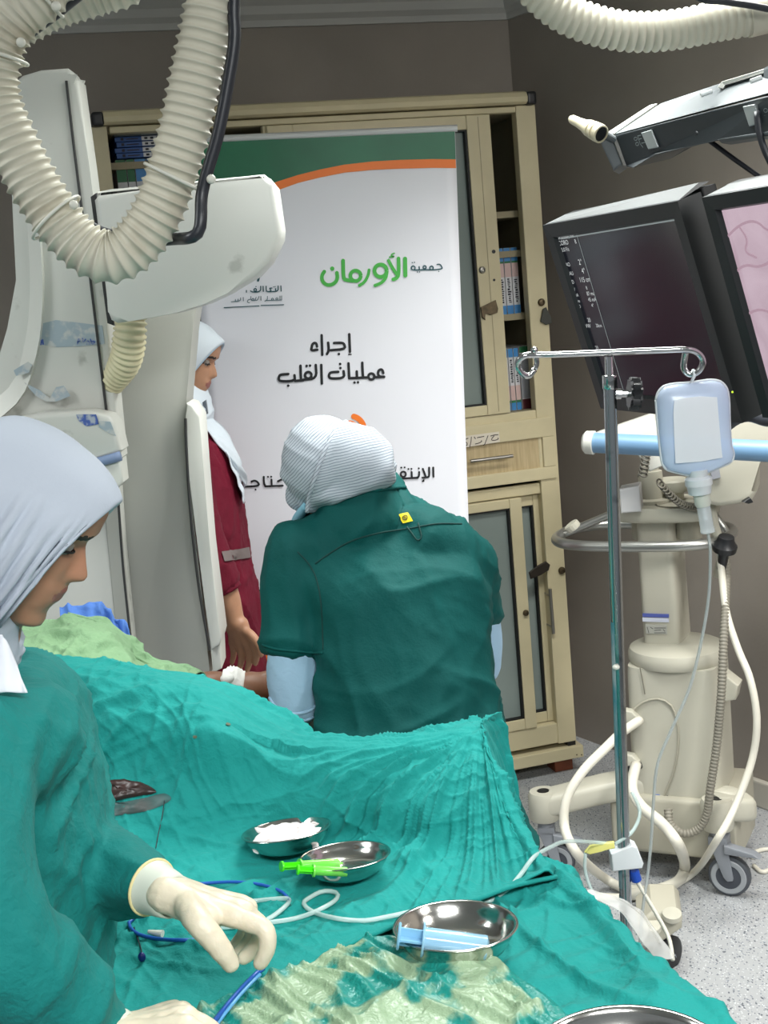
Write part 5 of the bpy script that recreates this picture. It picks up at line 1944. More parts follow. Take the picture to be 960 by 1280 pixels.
def disp2(p, n, u, v):
    d = wrinkle(p, 1.1, V((.8, .8, .8)), 7.0)
    t = u * 3 + v * 1.2
    t = p.x * 5 + p.y * 2
    f = noise.noise(V((t * 2.4, p.y * 3.0, 3)))
    d += .012 * max(0, 1 - abs(f) * 3.2) ** 1.5 * (1 if u > .45 else .4)
    return d


drape_b = tag(grid_cloth('lower_drape', ctrl2, 280, 230, m_drape, None, disp2, .0025), 'teal drape along the table edge at lower right, under the syringe bowl', 'drape')
DR2 = bvh(drape_b)

# ------------------------------------------------------------------ crumpled wet cloth at the bottom
def wet_mat():
    m = M('wet patterned cloth', (146, 170, 138), .30, bump=.5, bscale=40, fine=.3, fscale=150, rgb2=(26, 132, 122), vscale=13, thresh=(.44, .50), detail=9, spec=.6)
    return m


S3 = [
    [(205, 1290, .874), (215, 1310, .874), (230, 1335, .872), (250, 1365, .87)],
    [(275, 1255, .876), (285, 1285, .876), (300, 1320, .874), (320, 1362, .87)],
    [(345, 1222, .877), (360, 1255, .878), (378, 1300, .876), (395, 1360, .87)],
    [(420, 1190, .877), (438, 1225, .880), (455, 1275, .878), (470, 1355, .87)],
    [(478, 1172, .876), (505, 1215, .880), (530, 1265, .878), (550, 1350, .87)],
    [(520, 1196, .874), (560, 1225, .878), (600, 1270, .876), (630, 1345, .87)],
    [(585, 1210, .872), (630, 1235, .876), (670, 1272, .874), (700, 1340, .87)],
    [(640, 1215, .869), (680, 1240, .870), (715, 1275, .870), (750, 1335, .867)],
]


def disp3(p, n, u, v):
    d = .004
    q = V(p)
    q = q + noise.noise_vector(q * 9) * .03
    # fine tight pleats running down the cloth
    t = (q.x * .8 + q.y * .55)
    f = noise.noise(V((t * 42, (q.x * -.5 + q.y * .8) * 7, 1)))
    d += .0085 * max(0, 1 - abs(f) * 2.6) ** 1.3
    f = noise.noise(q * 12)
    d += .010 * max(0, 1 - abs(f) * 3) ** 1.4
    d += .004 * noise.noise(q * 7)
    e = min(1, u / .08, (1 - u) / .08, v / .06)
    return d * max(0, e) - .0015 * (1 - max(0, e))


wet = tag(grid_cloth('crumpled_cloth', [[Z(*p) for p in r] for r in S3], 190, 130, wet_mat(), None, disp3, .002), 'wet crumpled pale green and teal cloth at the bottom edge of the table', 'cloth')
DR3 = bvh(wet)

# ------------------------------------------------------------------ pale green cloth and blue sheet over the head end
S4 = [
    [(-20, 790), (-20, 815), (-20, 850)], [(50, 782), (50, 808), (50, 850)], [(85, 769), (90, 800), (95, 852)], [(118, 778), (125, 802), (130, 855)],
    [(145, 795), (152, 815), (160, 860)], [(168, 822), (180, 836), (190, 868)], [(200, 837), (212, 847), (222, 874)], [(240, 848), (250, 856), (262, 880)],
]
c4 = []
for r in S4:
    pts = [P(r[0][0], r[0][1], 2.36), P(r[1][0], r[1][1], 2.27), P(r[2][0], r[2][1], 2.17)]
    c4.append([pts[0] + V((.05, .12, -.25)), pts[0] + V((.02, .06, -.03))] + pts)


def disp4(p, n, u, v):
    d = wrinkle(p, .9, V((1, .8, 1)), 11.0)
    q = V(p)
    f = noise.noise(V((q.x * 14 + q.z * 10, q.y * 9, q.z * 26)))
    d += .009 * max(0, 1 - abs(f) * 2.6) ** 1.3
    return d * .9


headc = tag(grid_cloth('head_cloth', c4, 130, 90, m_pale, None, disp4, .002), 'pale green crumpled cloth over the patient at the head end behind the teal drape', 'cloth')
bm = BM(); tube(bm, [p + V((0, 0, .003)) for p in smooth_path([r[2] for r in c4][2:], .02)[0]], .003, .01, 8); obj('hem', bm, m_pale, headc, smooth=True)
S5 = [[(80, 768), (100, 800)], [(104, 767), (120, 800)], [(126, 765), (140, 805)], [(148, 779), (158, 815)], [(163, 792), (172, 830)], [(180, 822), (186, 840)]]
c5 = [[P(x0, y0, 2.5) + V((.04, .06, -.3)), P(x0, y0, 2.47), P(x0, y0, 2.44) + V((-.004, 0, -.012)), P(x1, y1, 2.40)] for (x0, y0), (x1, y1) in S5]
tag(grid_cloth('blue_sheet', c5, 70, 40, m_bluec, None, lambda p, n, u, v: wrinkle(p, 1.0, None, 5.0) + .012 * ridge(noise.noise(V((u * 7, v * 1.5, 2)))), .001), 'blue disposable sheet sticking out behind the pale green head cloth', 'sheet')

# ------------------------------------------------------------------ the patient beneath
m_skin_p = M('patient skin', (128, 86, 62), .5, var=.12, vscale=18, sub=.06)
bm = BM()
A_ = lambda x, y, d: P(x, y, d)
limb(bm, [V((-.42, 2.42, .93)), A_(236, 864, 2.50), A_(264, 856, 2.53), A_(290, 857, 2.56)], [.045, .034, .028, .025])
limb(bm, [A_(286, 859, 2.56), A_(312, 861, 2.58), A_(345, 864, 2.62)], [.026, .036, .033])
for k, (dx, dy, dd) in enumerate(((0, -8, 0), (3, -1, .01), (3, 6, .02), (0, 12, .03))):
    limb(bm, [A_(340, 866 + dy, 2.62 + dd), A_(362 + dx, 870 + dy, 2.64 + dd), A_(378 + dx, 878 + dy, 2.65 + dd)], [.012, .011, .009], 12)
limb(bm, [A_(315, 856, 2.58), A_(327, 846, 2.59), A_(338, 842, 2.60)], [.014, .011, .009], 12)
# body lying under the drape
limb(bm, [V((-.40, 2.42, .93)), V((-.50, 2.38, .92))], [.045, .06])
loft(bm, [(V((-.66, 2.42, .93)), ts * .05, V((0, 0, .05))), (V((-.56, 2.33, .93)), ts * .14, V((0, 0, .085))), (V((-.42, 2.17, .92)), ts * .16, V((0, 0, .085))), (V((-.28, 1.98, .87)), ts * .14, V((0, 0, .055))), (V((-.22, 1.90, .85)), ts * .12, V((0, 0, .04)))], 28, 5)
ball(bm, V((-.80, 2.52, .92)), .075, .085, .08)
limb(bm, [V((-.62, 2.44, .92)), V((-.74, 2.50, .92))], [.05, .05])
for s_ in (-.055, .055):
    limb(bm, [V((-.24, 1.93, .85)) + ts * s_, V((-.02, 1.64, .825)) + ts * s_], [.035, .022])
pat = tag(fused('person', bm, m_skin_p, None, .0055, 4), 'person lying under the teal drape with one bare forearm reaching out at the far side', 'person')
bm = BM()
loft(bm, [(A_(279, 855, 2.55), V((.004, -.01, .032)), V((0, .036, 0))), (A_(287, 855, 2.56), V((.006, -.01, .038)), V((0, .040, 0))), (A_(296, 858, 2.57), V((.008, -.01, .040)), V((0, .042, 0))), (A_(305, 864, 2.58), V((.008, -.01, .038)), V((0, .041, 0)))], 28, 5,
     disp=lambda p, th, t: .004 * noise.noise(p * 60) + .002 * sin(t * 14 + th))
ball(bm, A_(284, 848, 2.52), .014, .012, .010); ball(bm, A_(279, 860, 2.52), .016, .008, .006)
obj('bandage', bm, M('white gauze', (226, 224, 218), .85, bump=.4, bscale=90), pat, smooth=True)
bm = BM(); slab(bm, [Z(x, y, .845) for x, y in ((250, 890), (330, 884), (420, 898), (420, 960), (330, 960))], V((0, .02, -.03)), .006)
ab = tag(obj('arm_board', bm, M('dark green sheet', (66, 98, 74), .8, bump=.3, bscale=30), None, angle=40), 'dark green covered arm board below the patient forearm', 'arm board')

# ------------------------------------------------------------------ steel bowls and what lies in them
m_bowl = M('stainless steel', (205, 203, 198), .16, 1.0, bump=.02, bscale=30)


def bowl(label, tree, px, py, R, h, tilt=(0, 0), lift=0.0, group=None, dz=None):
    c = hit(tree, px, py) if dz is None else Z(px, py, dz)
    ax = V((tilt[0], tilt[1], 1)).normalized()
    t = thing('steel_bowl', label, 'bowl', c, group)
    b0_ = c + ax * lift
    prof = [(.001, .002), (R * .52, .002), (R * .62, .004), (R * .78, h * .32), (R * .88, h * .7), (R * .935, h * .97), (R * .955, h), (R * .992, h * 1.0), (R, h * .97), (R * .985, h * .93), (R * .95, h * .90), (R * .91, h * .66), (R * .80, h * .24), (R * .64, -.001), (R * .5, -.002), (.001, -.002)]
    bm = BM(); lathe(bm, b0_, ax, prof, 72, cap=False)
    obj('bowl', bm, m_bowl, t, angle=60)
    return b0_, ax


b1, ax1 = bowl('steel bowl holding a crumpled white gauze on the teal drape, farthest of three', DR, 362, 1066, .064, .026, (-.05, .15), .008)
b3, ax3 = bowl('steel bowl with two green syringes resting on its rim on the teal drape', DR, 434, 1098, .062, .024, (-.02, .12), .008)
b2, ax2 = bowl('steel bowl with a large pale blue syringe at the edge of wet cloth', DR2, 572, 1200, .074, .034, (.02, .07), .010)
# large basin at the bottom right corner
c4_ = Z(790, 1352, .89)
t4 = thing('steel_basin', 'large steel basin cut off by the bottom frame edge at lower right', 'basin', c4_)
bm = BM(); R, h = .098, .035
lathe(bm, c4_ + V((0, 0, -.018)), (0, -.03, 1), [(.001, .002), (R * .7, .002), (R * .86, .008), (R * .96, h * .85), (R * .985, h), (R * 1.03, h + .001), (R * 1.06, h - .002), (R * 1.05, h - .006), (R * .99, h * .8), (R * .88, .002), (R * .7, -.002), (.001, -.002)], 96, cap=False)
obj('bowl', bm, m_bowl, t4, angle=60)
# gauze
bm = BM()
gz = []
for i in range(27):
    for j in range(19):
        a, b = (i / 26 - .5), (j / 18 - .5)
        p = b1 + V((a * .086 + .012 * noise.noise(V((a * 5, b * 5, 0))), b * .056 + .012 * noise.noise(V((a * 5, b * 5, 9))), b * .012 + .013 + .009 * abs(noise.noise(V((a * 4, b * 4, 3)))) + .004 * noise.noise(V((a * 9, b * 9, 5))) + .012 * (1 - 4 * b * b) * (1 - 3 * a * a)))
        gz.append(bm.verts.new(p))
for i in range(26):
    for j in range(18):
        bm.faces.new((gz[i * 19 + j], gz[(i + 1) * 19 + j], gz[(i + 1) * 19 + j + 1], gz[i * 19 + j + 1]))
g = tag(obj('gauze_pad', bm, M('gauze white', (226, 218, 216), .85, bump=.3, bscale=120, rgb2=(232, 196, 188), vscale=24, thresh=(.3, .42)), None, smooth=True), 'crumpled white gauze with faint pink stain inside the farthest steel bowl', 'gauze')
md = g.modifiers.new('t', 'SOLIDIFY'); md.thickness = .0015


def syringe(label, a, b, r, mb, mp, rubber=.80, group=None, flange_at=.30):
    """a plunger end, b nozzle end"""
    a, b = V(a), V(b)
    L = (b - a).length
    t = (b - a).normalized()
    up_ = V((0, 0, 1)); up_ = (up_ - t * up_.dot(t)).normalized(); sd = t.cross(up_)
    root = thing('syringe', label, 'syringe', (a + b) / 2, group)
    f = flange_at
    bm = BM(); lathe(bm, a + t * L * f, t, [(r * .9, 0), (r, .001), (r, L * (.93 - f)), (r * .6, L * (.955 - f)), (r * .28, L * (.96 - f)), (r * .24, L * (1 - f)), (.0005, L * (1 - f))], 28, cap=False)
    obj('barrel', bm, mb, root, angle=40)
    bm = BM()
    lathe(bm, a + t * L * f, t, [(r * 1.32, -.0012), (r * 1.36, 0), (r * 1.32, .0014), (r * .9, .0014), (r * .9, -.0012)], 28, xdir=sd, sx=1.25)
    obj('finger_flange', bm, mb, root, angle=40)
    bm = BM()
    lathe(bm, a, t, [(.0005, -.001), (r * 1.05, -.001), (r * 1.12, .0005), (r * 1.05, .002), (.0005, .002)], 24)
    for q in (up_, sd):
        hexa(bm, [a + t * s + q * x + t.cross(q) * y for s in (0, L * rubber) for x, y in ((-r * .78, -r * .09), (r * .78, -r * .09), (r * .78, r * .09), (-r * .78, r * .09))])
    pl2 = obj('plunger', bm, mp, root)
    bm = BM(); lathe(bm, a + t * L * rubber, t, [(r * .85, 0), (r * .93, .001), (r * .93, L * .05), (r * .4, L * .08), (.0005, L * .085)], 24); obj('rubber_seal', bm, M('syringe rubber', (36, 38, 40), .5), pl2, angle=40)
    return root


m_gs = clear('green syringe plastic', (70, 226, 24), .72, .2, (180, 255, 120))
m_gp = M('green plunger', (78, 226, 20), .35, emit=None)
m_cs = clear('green tinted barrel', (150, 240, 110), .55, .12, (200, 255, 170))
top3 = b3 + V((0, 0, .030))
def onz(x, y, z): return Z(x, y, z)
zc = b3.z
syringe('green syringe lying over the rim of the second bowl, nearer one', onz(372, 1087, zc + .037), onz(438, 1090, zc + .022), .0062, m_cs, m_gp, .86, 'green syringes')
syringe('green syringe lying over the rim of the second bowl, one behind', onz(352, 1083, zc + .040), onz(428, 1079, zc + .020), .0062, m_cs, m_gp, .86, 'green syringes')
m_bs = clear('blue syringe barrel', (170, 214, 236), .62, .12, (220, 240, 250))
m_bp = clear('blue plunger', (150, 204, 236), .8, .3, (200, 230, 250))
syringe('large pale blue syringe lying over the rim of the wet-cloth bowl', onz(498, 1170, b2.z + .046), onz(616, 1186, b2.z + .024), .0140, m_bs, m_bp, .84, None, .26)

# ------------------------------------------------------------------ tubes and wires on the drape
def ondrape(pts, lift=.004, trees=(DR3, DR, DR2)):
    out = []
    for x, y in pts:
        best = None
        for tr in trees:
            h_ = hit(tr, x, y)
            if h_ and (best is None or (h_ - CAM).length < (best - CAM).length):
                best = h_
        if best is None:
            best = Z(x, y, .88)
        out.append(best + V((0, 0, lift)))
    return out


m_ctube = clear('clear tubing', (206, 226, 222), .55, .12)
m_bwire = M('blue catheter', (32, 84, 168), .35)
m_lwire = M('light blue catheter', (92, 160, 208), .35)
cable('clear_tubing', 'clear tubing looping across the teal drape and up to the yellow connector',
      ondrape([(258, 1164), (300, 1162), (332, 1158), (370, 1152), (398, 1142), (420, 1129), (421, 1120), (404, 1118), (386, 1127), (380, 1134), (392, 1144), (420, 1152), (455, 1155), (490, 1149), (530, 1141), (570, 1139), (606, 1133), (634, 1116), (652, 1096), (668, 1075)], .0045) + [P(690, 1058, 1.72), P(706, 1052, 1.80), P(730, 1052, 1.90), P(745, 1053, 1.95), P(765, 1055, 1.975)], .0030, m_ctube, n=10, step=.008)
cable('clear_tubing', 'short bent clear tubing beside the gloved hand on the drape', ondrape([(285, 1134), (320, 1130), (355, 1127), (362, 1129), (358, 1136), (342, 1149), (325, 1158)], .0045), .0030, m_ctube, n=10, step=.006)
cable('blue_catheter', 'blue catheter coil on the drape behind the gloved hand', ondrape([(240, 1108), (265, 1106), (295, 1105), (325, 1108), (350, 1116), (362, 1127)], .003), .0022, m_bwire, n=8)
cable('blue_catheter', 'blue catheter loop on the drape below the gown sleeve', ondrape([(180, 1148), (164, 1152), (162, 1160), (172, 1170), (195, 1176), (225, 1178), (255, 1177)], .003), .0024, m_bwire, n=8)
cable('guide_wire', 'thin dark guide wire hanging to a blue tip on the drape', ondrape([(168, 1162), (172, 1175), (177, 1190), (178, 1200)], .003), .0010, m_cable, n=6)
bm = BM(); p = ondrape([(178, 1202)], .006)[0]; ball(bm, p, .005, .004, .006, n=12)
tag(obj('catheter_plug', bm, M('dark blue cap', (20, 36, 110), .4), None, smooth=True), 'small dark blue plug lying on the drape below the hand', 'plug')
bm = BM(); q = ondrape([(186, 1170), (204, 1173)], .006)
rod(bm, q[0], q[1], .0022, 12, .0048)
tag(obj('white_connector', bm, m_tie, None), 'white connector at the end of the blue catheter loop', 'connector')
bm = BM(); q = ondrape([(170, 1148), (186, 1146)], .006); rod(bm, q[0], q[1], .003, 12, .0045)
tag(obj('white_connector', bm, m_tie, None), 'white connector half under the gown cuff', 'connector')
cable('blue_catheter', 'blue catheter running off the bottom frame edge over the wet cloth', ondrape([(330, 1216), (318, 1226), (300, 1245), (282, 1266), (262, 1292)], .006), .0030, m_bwire, n=8)
cable('light_catheter', 'light blue catheter beside the darker one at bottom left', ondrape([(326, 1224), (308, 1242), (290, 1263), (274, 1284), (264, 1300)], .006), .0020, m_lwire, n=8)
cable('thin_suture', 'thin dark thread lying on the drape near the groin opening', ondrape([(206, 1000), (203, 1022), (198, 1045), (195, 1062)], .002), .0007, m_cable, n=6)
yc = thing('yellow_connector', 'pale yellow tube connector hanging beside the drip pole', 'connector', P(750, 1059, 1.96))
bm = BM(); slab(bm, [P(x, y, 1.96) for x, y in ((731, 1066), (738, 1058), (756, 1055), (768, 1053), (769, 1061), (748, 1064), (738, 1069))], V((0, .008, 0)), .002)
obj('connector_body', bm, M('pale yellow', (226, 220, 128), .45), yc, angle=40)
bm = BM(); tube(bm, [P(732, 1066, 1.965), P(731, 1085, 1.965), P(736, 1105, 1.96), P(744, 1122, 1.95), P(748, 1140, 1.93)], .0028, .01, 8); obj('side_tube', bm, m_ctube, yc, smooth=True)
bm = BM(); tube(bm, [P(769, 1055, 1.985), P(790, 1040, 2.0), P(800, 1015, 2.02), P(790, 990, 2.03)], .003, .01, 8); obj('back_tube', bm, m_ctube, yc, smooth=True)

# plastic drainage bag hanging at the table edge
m_poly = clear('thin polythene', (226, 226, 222), .42, .1)
S6 = [[(715, 1118), (740, 1125), (778, 1148), (800, 1180)], [(745, 1116), (768, 1130), (798, 1160), (818, 1195)], [(780, 1128), (800, 1150), (818, 1172), (832, 1200)], [(802, 1142), (818, 1162), (830, 1182), (838, 1200)]]
c6 = [[P(x, y, 1.64 - .006 * j + .014 * i) for j, (x, y) in enumerate(r)] for i, r in enumerate(S6)]
pb = tag(grid_cloth('plastic_bag', c6, 50, 50, m_poly, None, lambda p, n, u, v: .006 * ridge(noise.noise(p * 18)) + .004 * noise.noise(p * 40), .001), 'clear crumpled plastic bag hanging over the table edge by the drip pole', 'plastic bag')
# ------------------------------------------------------------------ people
def interp(xs, ys, x):
    if x <= xs[0]:
        return ys[0]
    for i in range(len(xs) - 1):
        if x <= xs[i + 1]:
            f = (x - xs[i]) / (xs[i + 1] - xs[i])
            f = f * f * (3 - 2 * f) * .5 + f * .5
            return ys[i] * (1 - f) + ys[i + 1] * f
    return ys[-1]


HZ = [0, .012, .03, .045, .058, .068, .08, .095, .115, .128, .142, .165, .19, .21, .222]
HF = [.060, .083, .079, .083, .085, .085, .081, .080, .079, .077, .088, .088, .079, .054, .01]
HW = [.020, .036, .049, .055, .058, .061, .064, .067, .070, .071, .0725, .073, .067, .048, .012]
HB = [.02, .0, -.03, -.05, -.06, -.068, -.075, -.083, -.09, -.094, -.096, -.095, -.083, -.058, -.01]
NZ = [.074, .079, .086, .093, .105, .118, .128, .140]
NA = [0, .012, .022, .0235, .016, .008, .004, 0]
NS = [.012, .0125, .012, .0095, .008, .007, .0065, .006]


def head(bm, mt, n=128, m=86):
    """closed head with nose, lips, brow and eye sockets; local x right, y face, z up, chin at 0"""
    G = lambda v, c, s: exp(-((v - c) / s) ** 2)
    rings = []
    for i in range(m + 1):
        z = .222 * i / m
        yf, yb, w = interp(HZ, HF, z), interp(HZ, HB, z), interp(HZ, HW, z)
        yc, ry = (yf + yb) / 2, (yf - yb) / 2
        na, ns = interp(NZ, NA, z), interp(NZ, NS, z)
        if z < NZ[0] or z > NZ[-1]:
            na = 0
        ring = []
        for k in range(n):
            t = 2 * pi * k / n
            th = t - .35 * sin(t)            # denser at the face
            cc, ss = cos(th), sin(th)
            e = .86
            x = w * math.copysign(abs(ss) ** e, ss)
            y = yc + ry * math.copysign(abs(cc) ** (e if cc > 0 else 1), cc)
            if cc > 0:
                y += na * G(x, 0, ns)
                y -= .009 * G(abs(x), .031, .014) * G(z, .121, .009)
                y += .003 * G(abs(x), .028, .018) * G(z, .137, .006)
                y += .0045 * G(x, 0, .020) * (G(z, .0635, .0042) + .9 * G(z, .0515, .0048)) - .005 * G(x, 0, .022) * G(z, .0575, .0018)
                y += .003 * G(abs(x), .038, .02) * G(z, .092, .016)
                y -= .003 * G(x, 0, .004) * G(z, .071, .004)
            ring.append(bm.verts.new(mt @ V((x, y, z))))
        rings.append(ring)
    for q, w in zip(rings, rings[1:]):
        for k in range(n):
            bm.faces.new((q[k], q[(k + 1) % n], w[(k + 1) % n], w[k]))
    bm.faces.new(rings[0][::-1])
    bm.faces.new(rings[-1])


def face_matrix(f, upv, s, local, world):
    f = V(f).normalized(); u = V(upv); u = (u - f * u.dot(f)).normalized(); x = f.cross(u)
    m3 = Matrix(((x.x, f.x, u.x), (x.y, f.y, u.y), (x.z, f.z, u.z))) * s
    o = V(world) - m3 @ V(local)
    m = m3.to_4x4(); m.translation = o
    return m


def face_details(o, mt, skin_dark, lip, eyes_closed=False):
    """lips, brows and lashes as material on the one skin; eyeballs as children"""
    inv = mt.inverted()
    lipm, brow, lash = lip, M('dark brow hair', (48, 36, 30), .7), M('lash line', (30, 24, 22), .6)
    def pick(c, n):
        p = inv @ c
        if p.y < .04 or abs(p.x) > .06:
            return None
        if .047 < p.z < .0685 and abs(p.x) < .023 * (1 - ((p.z - .0575) / .0125) ** 2) + .003 and p.y > .074:
            return 0
        if abs(p.z - (.1395 - .25 * max(0, abs(p.x) - .035) + .06 * (abs(p.x) - .02))) < .0036 and .012 < abs(p.x) < .052:
            return 1
        if .1165 - .0 < p.z < .1195 and .018 < abs(p.x) < .047:
            return 2
        return None
    paint(o, [lipm, brow, lash], pick)
    for s in (-1, 1):
        bm = BM(); ball(bm, mt @ V((s * .031, .0635, .121)), .0118 * mt.to_scale().x, n=20)
        e = obj('eye', bm, M('eye white', (150, 140, 132), .25), o, smooth=True)
        bm = BM(); ax = (mt.to_3x3() @ V((0, 1, -.35))).normalized()
        lathe(bm, mt @ V((s * .031, .0635, .121)) + ax * .0107 * mt.to_scale().x, ax, [(.0052, 0), (.003, .0008), (.0003, .001)], 16)
        obj('iris', bm, M('dark iris', (38, 26, 20), .2), e, smooth=True)
        # upper lid lashes
        bm = BM(); tube(bm, [mt @ V((s * (.018 + .028 * k / 6), .0745 + .004 * sin(pi * k / 6) - .006 * (k / 6) ** 2, .1175 + .001 * sin(pi * k / 6))) for k in range(7)], .0013, .003, 6)
        obj('lashes', bm, lash, o, smooth=True)


def shell_loops(mt, loops, n=120, steps=8, disp=None):
    """cloth wound round a head: closed loops (y_top, y_side, y_bot, half-width, z_top, z_bot) from the face opening backwards"""
    L = [V(l[:3]) for l in loops]
    K = [V(l[3:]) for l in loops]
    m = (len(loops) - 1) * steps
    P_ = []
    for i in range(m + 1):
        t = i / steps
        a, b = cat(L, t), cat(K, t)
        row = []
        for k in range(n):
            ph = 2 * pi * k / n
            c = (1 + cos(ph)) / 2
            y = a.x * c + a.z * (1 - c) + a.y * sin(ph) ** 2
            z = (b.y + b.z) / 2 + (b.y - b.z) / 2 * cos(ph)
            sq = lambda v_: math.copysign(abs(v_) ** .84, v_)
            z = (b.y + b.z) / 2 + (b.y - b.z) / 2 * sq(cos(ph))
            p = V((b.x * sq(sin(ph)), y, z))
            if disp:
                ctr = V((0, y - .02, (b.y + b.z) / 2))
                p = p + (p - ctr).normalized() * disp(p, ph, t / (len(loops) - 1))
            row.append(mt @ p)
        P_.append(row)
    bm = BM()
    g = [[bm.verts.new(p) for p in r] for r in P_]
    for q, w in zip(g, g[1:]):
        for k in range(n):
            bm.faces.new((q[k], w[k], w[(k + 1) % n], q[(k + 1) % n]))
    bm.faces.new(g[-1])
    return bm


def solid(o, t, off=1):
    md = o.modifiers.new('t', 'SOLIDIFY'); md.thickness = t; md.offset = off


def hand(bm, W, mcp, fingers, thumb, rw, rm, scale=1.0):
    """palm from wrist W to four knuckles, four bent fingers and a thumb"""
    W = V(W)
    for i, q in enumerate(mcp):
        k = (i - 1.5) / 1.5
        off = (mcp[3] - mcp[0]) * .16 * k
        limb(bm, [W + off, (W + off).lerp(q, .55), q], [rw, rm * 1.12, rm], 14, .006)
    for i in range(3):
        limb(bm, [W.lerp(mcp[i], .6), W.lerp(mcp[i + 1], .6)], [rm * 1.1, rm * 1.1], 12, .006)
        limb(bm, [mcp[i].lerp(W, .12), mcp[i + 1].lerp(W, .12)], [rm * .95, rm * .95], 12, .006)
    for q, f in zip(mcp, fingers):
        r = [x * scale for x in f[1]]
        limb(bm, [q] + f[0], r, 14, .005)
    limb(bm, [W.lerp(mcp[0], .25)] + thumb[0], [x * scale for x in thumb[1]], 14, .005)


def creases(p, a=.006, seed=0):
    q = V(p) + noise.noise_vector(V(p) * 4) * .05
    h = q.y * .7 + q.x * .7
    d = 0
    for k, (an, fa, fc, w_) in enumerate(((70, 3.5, 13, 1.0), (35, 4.0, 17, .8), (-50, 4.5, 19, .7), (85, 6, 34, .35))):
        c, s_ = cos(radians(an)), sin(radians(an))
        x_, y_ = h * c + q.z * s_, -h * s_ + q.z * c
        m_ = noise.noise(V((h * 3 + k * 5, q.z * 3, seed + k)))
        d += a * w_ * crease(x_, y_, fa, fc, seed + k * 2.9, 3.6) * min(1, max(0, .45 + 1.7 * m_))
    return d - a * .4


def folds(p, s=14, a=.004, seed=0, st=V((1, 1, .5))):
    q = V(p) + noise.noise_vector(V(p) * 6) * .04
    q = V((q.x * st.x, q.y * st.y, q.z * st.z))
    d = (noise.noise(q * s * .45 + V((seed, 0, 0)))) * a * 1.6
    r = ridge(noise.noise(q * s + V((0, seed, 0))))
    d += (max(0, r) ** 4) * a
    r = ridge(noise.noise(q * s * 2.3 + V((0, 0, seed))))
    d += (max(0, r) ** 5) * a * .45
    return d


X1 = V((1, 0, 0))
# ============ woman at the near left in a teal gown
d0 = 1.45
fm = face_matrix((cos(radians(35)), -.03, -sin(radians(35))), (sin(radians(35)), .0, cos(radians(35))), .93, (0, .106, .091), P(112.5, 724, d0))
m_skinA = M('skin', (178, 128, 100), .5, var=.06, vscale=30, sub=.08)
bm = BM()
head(bm, fm)
nk = fm @ V((0, -.01, .045))
nb_ = P(-45, 905, d0)
limb(bm, [nk, nk.lerp(nb_, .5), nb_], [.048, .048, .06])
tors = [(58, 846, .05, .11), (88, 905, .085, .165), (118, 990, .10, .175), (128, 1080, .10, .165), (130, 1180, .10, .16), (136, 1290, .105, .165), (142, 1500, .11, .17), (150, 1800, .10, .15)]
def tsecs(t, d, shrink=1.0):
    o_ = []
    for x, y, hx, hw in t:
        f_ = P(x, y, d)
        o_.append((f_ - X1 * hx, X1 * hx * shrink, V((0, hw * shrink, 0))))
    return o_
loft(bm, tsecs(tors, d0), 32, 5)
fa = [P(60, 900, 1.60), P(96, 1065, 1.54), P(196, 1113, 1.345)]
na_ = [P(-40, 965, 1.29), P(-20, 1135, 1.16), P(130, 1300, 1.19)]
limb(bm, fa, [.045, .038, .024]); limb(bm, na_, [.038, .036, .024])
for s in (-.07, .07):
    limb(bm, [P(30, 1750, d0) + V((0, s, 0)), V((P(30, 1750, d0).x, d0 + s, .05))], [.08, .05])
fg = fused('person', bm, m_skinA, None, .0036, 2)
tag(fg, 'woman in teal surgical gown, white headscarf and cream gloves bending over the patient at left', 'person')
face_details(fg, fm, None, M('lip', (150, 88, 76), .45))
m_sc = M('white jersey scarf', (180, 187, 198), .8, bump=.10, bscale=300, spec=.2)


fold_sum = []


def scarf_disp(p, ph, t):
    # folds run from the crown towards the chin, parallel to the face edge
    a = sin(ph / 2) ** 2
    x = t * 9 + .9 * sin(ph) * (1 if ph < pi else -1) + .3 * noise.noise(V((ph * 1.5, t * 2, 1)))
    r = ridge(noise.noise(V((x * 1.15, .25 * a, 3.0))))
    r2 = ridge(noise.noise(V((x * 2.3, .4 * a, 8.0))))
    env = min(1, t * 8) * min(1, max(0, (a - .10) * 2.0))
    for c_, w_, h_ in ((.335, .014, .006), (.395, .013, .008), (.455, .013, .009), (.515, .014, .009), (.59, .018, .007)):
        k_ = t + .10 * (a - .5) + .015 * noise.noise(V((ph * 1.3, c_ * 9, 6)))
        env2 = max(0, sin(pi * min(1, max(0, (a - .22) / .82)))) ** .8
        env_add = 1.8 * h_ * exp(-((k_ - c_) / w_) ** 2) * env2
        fold_sum.append(env_add)
    tot_ = sum(fold_sum); fold_sum.clear()
    return tot_ + (.009 * max(0, r) ** 4 + .005 * max(0, r2) ** 4) * env + .002 * noise.noise(p * 25) - .004 * env


loops = [(.084, -.004, .036, .062, .182, -.002), (.090, -.004, .040, .068, .188, -.012), (.088, -.002, .036, .073, .195, -.022), (.066, .004, .014, .083, .210, -.04), (.026, .0, -.010, .092, .222, -.055), (-.022, .0, -.038, .095, .226, -.062), (-.070, .0, -.07, .088, .213, -.06), (-.104, .0, -.098, .066, .17, -.035), (-.118, .0, -.115, .03, .11, .03)]
hj = obj('headscarf', shell_loops(fm, loops, 150, 10, scarf_disp), m_sc, fg, smooth=True)
solid(hj, .0022)
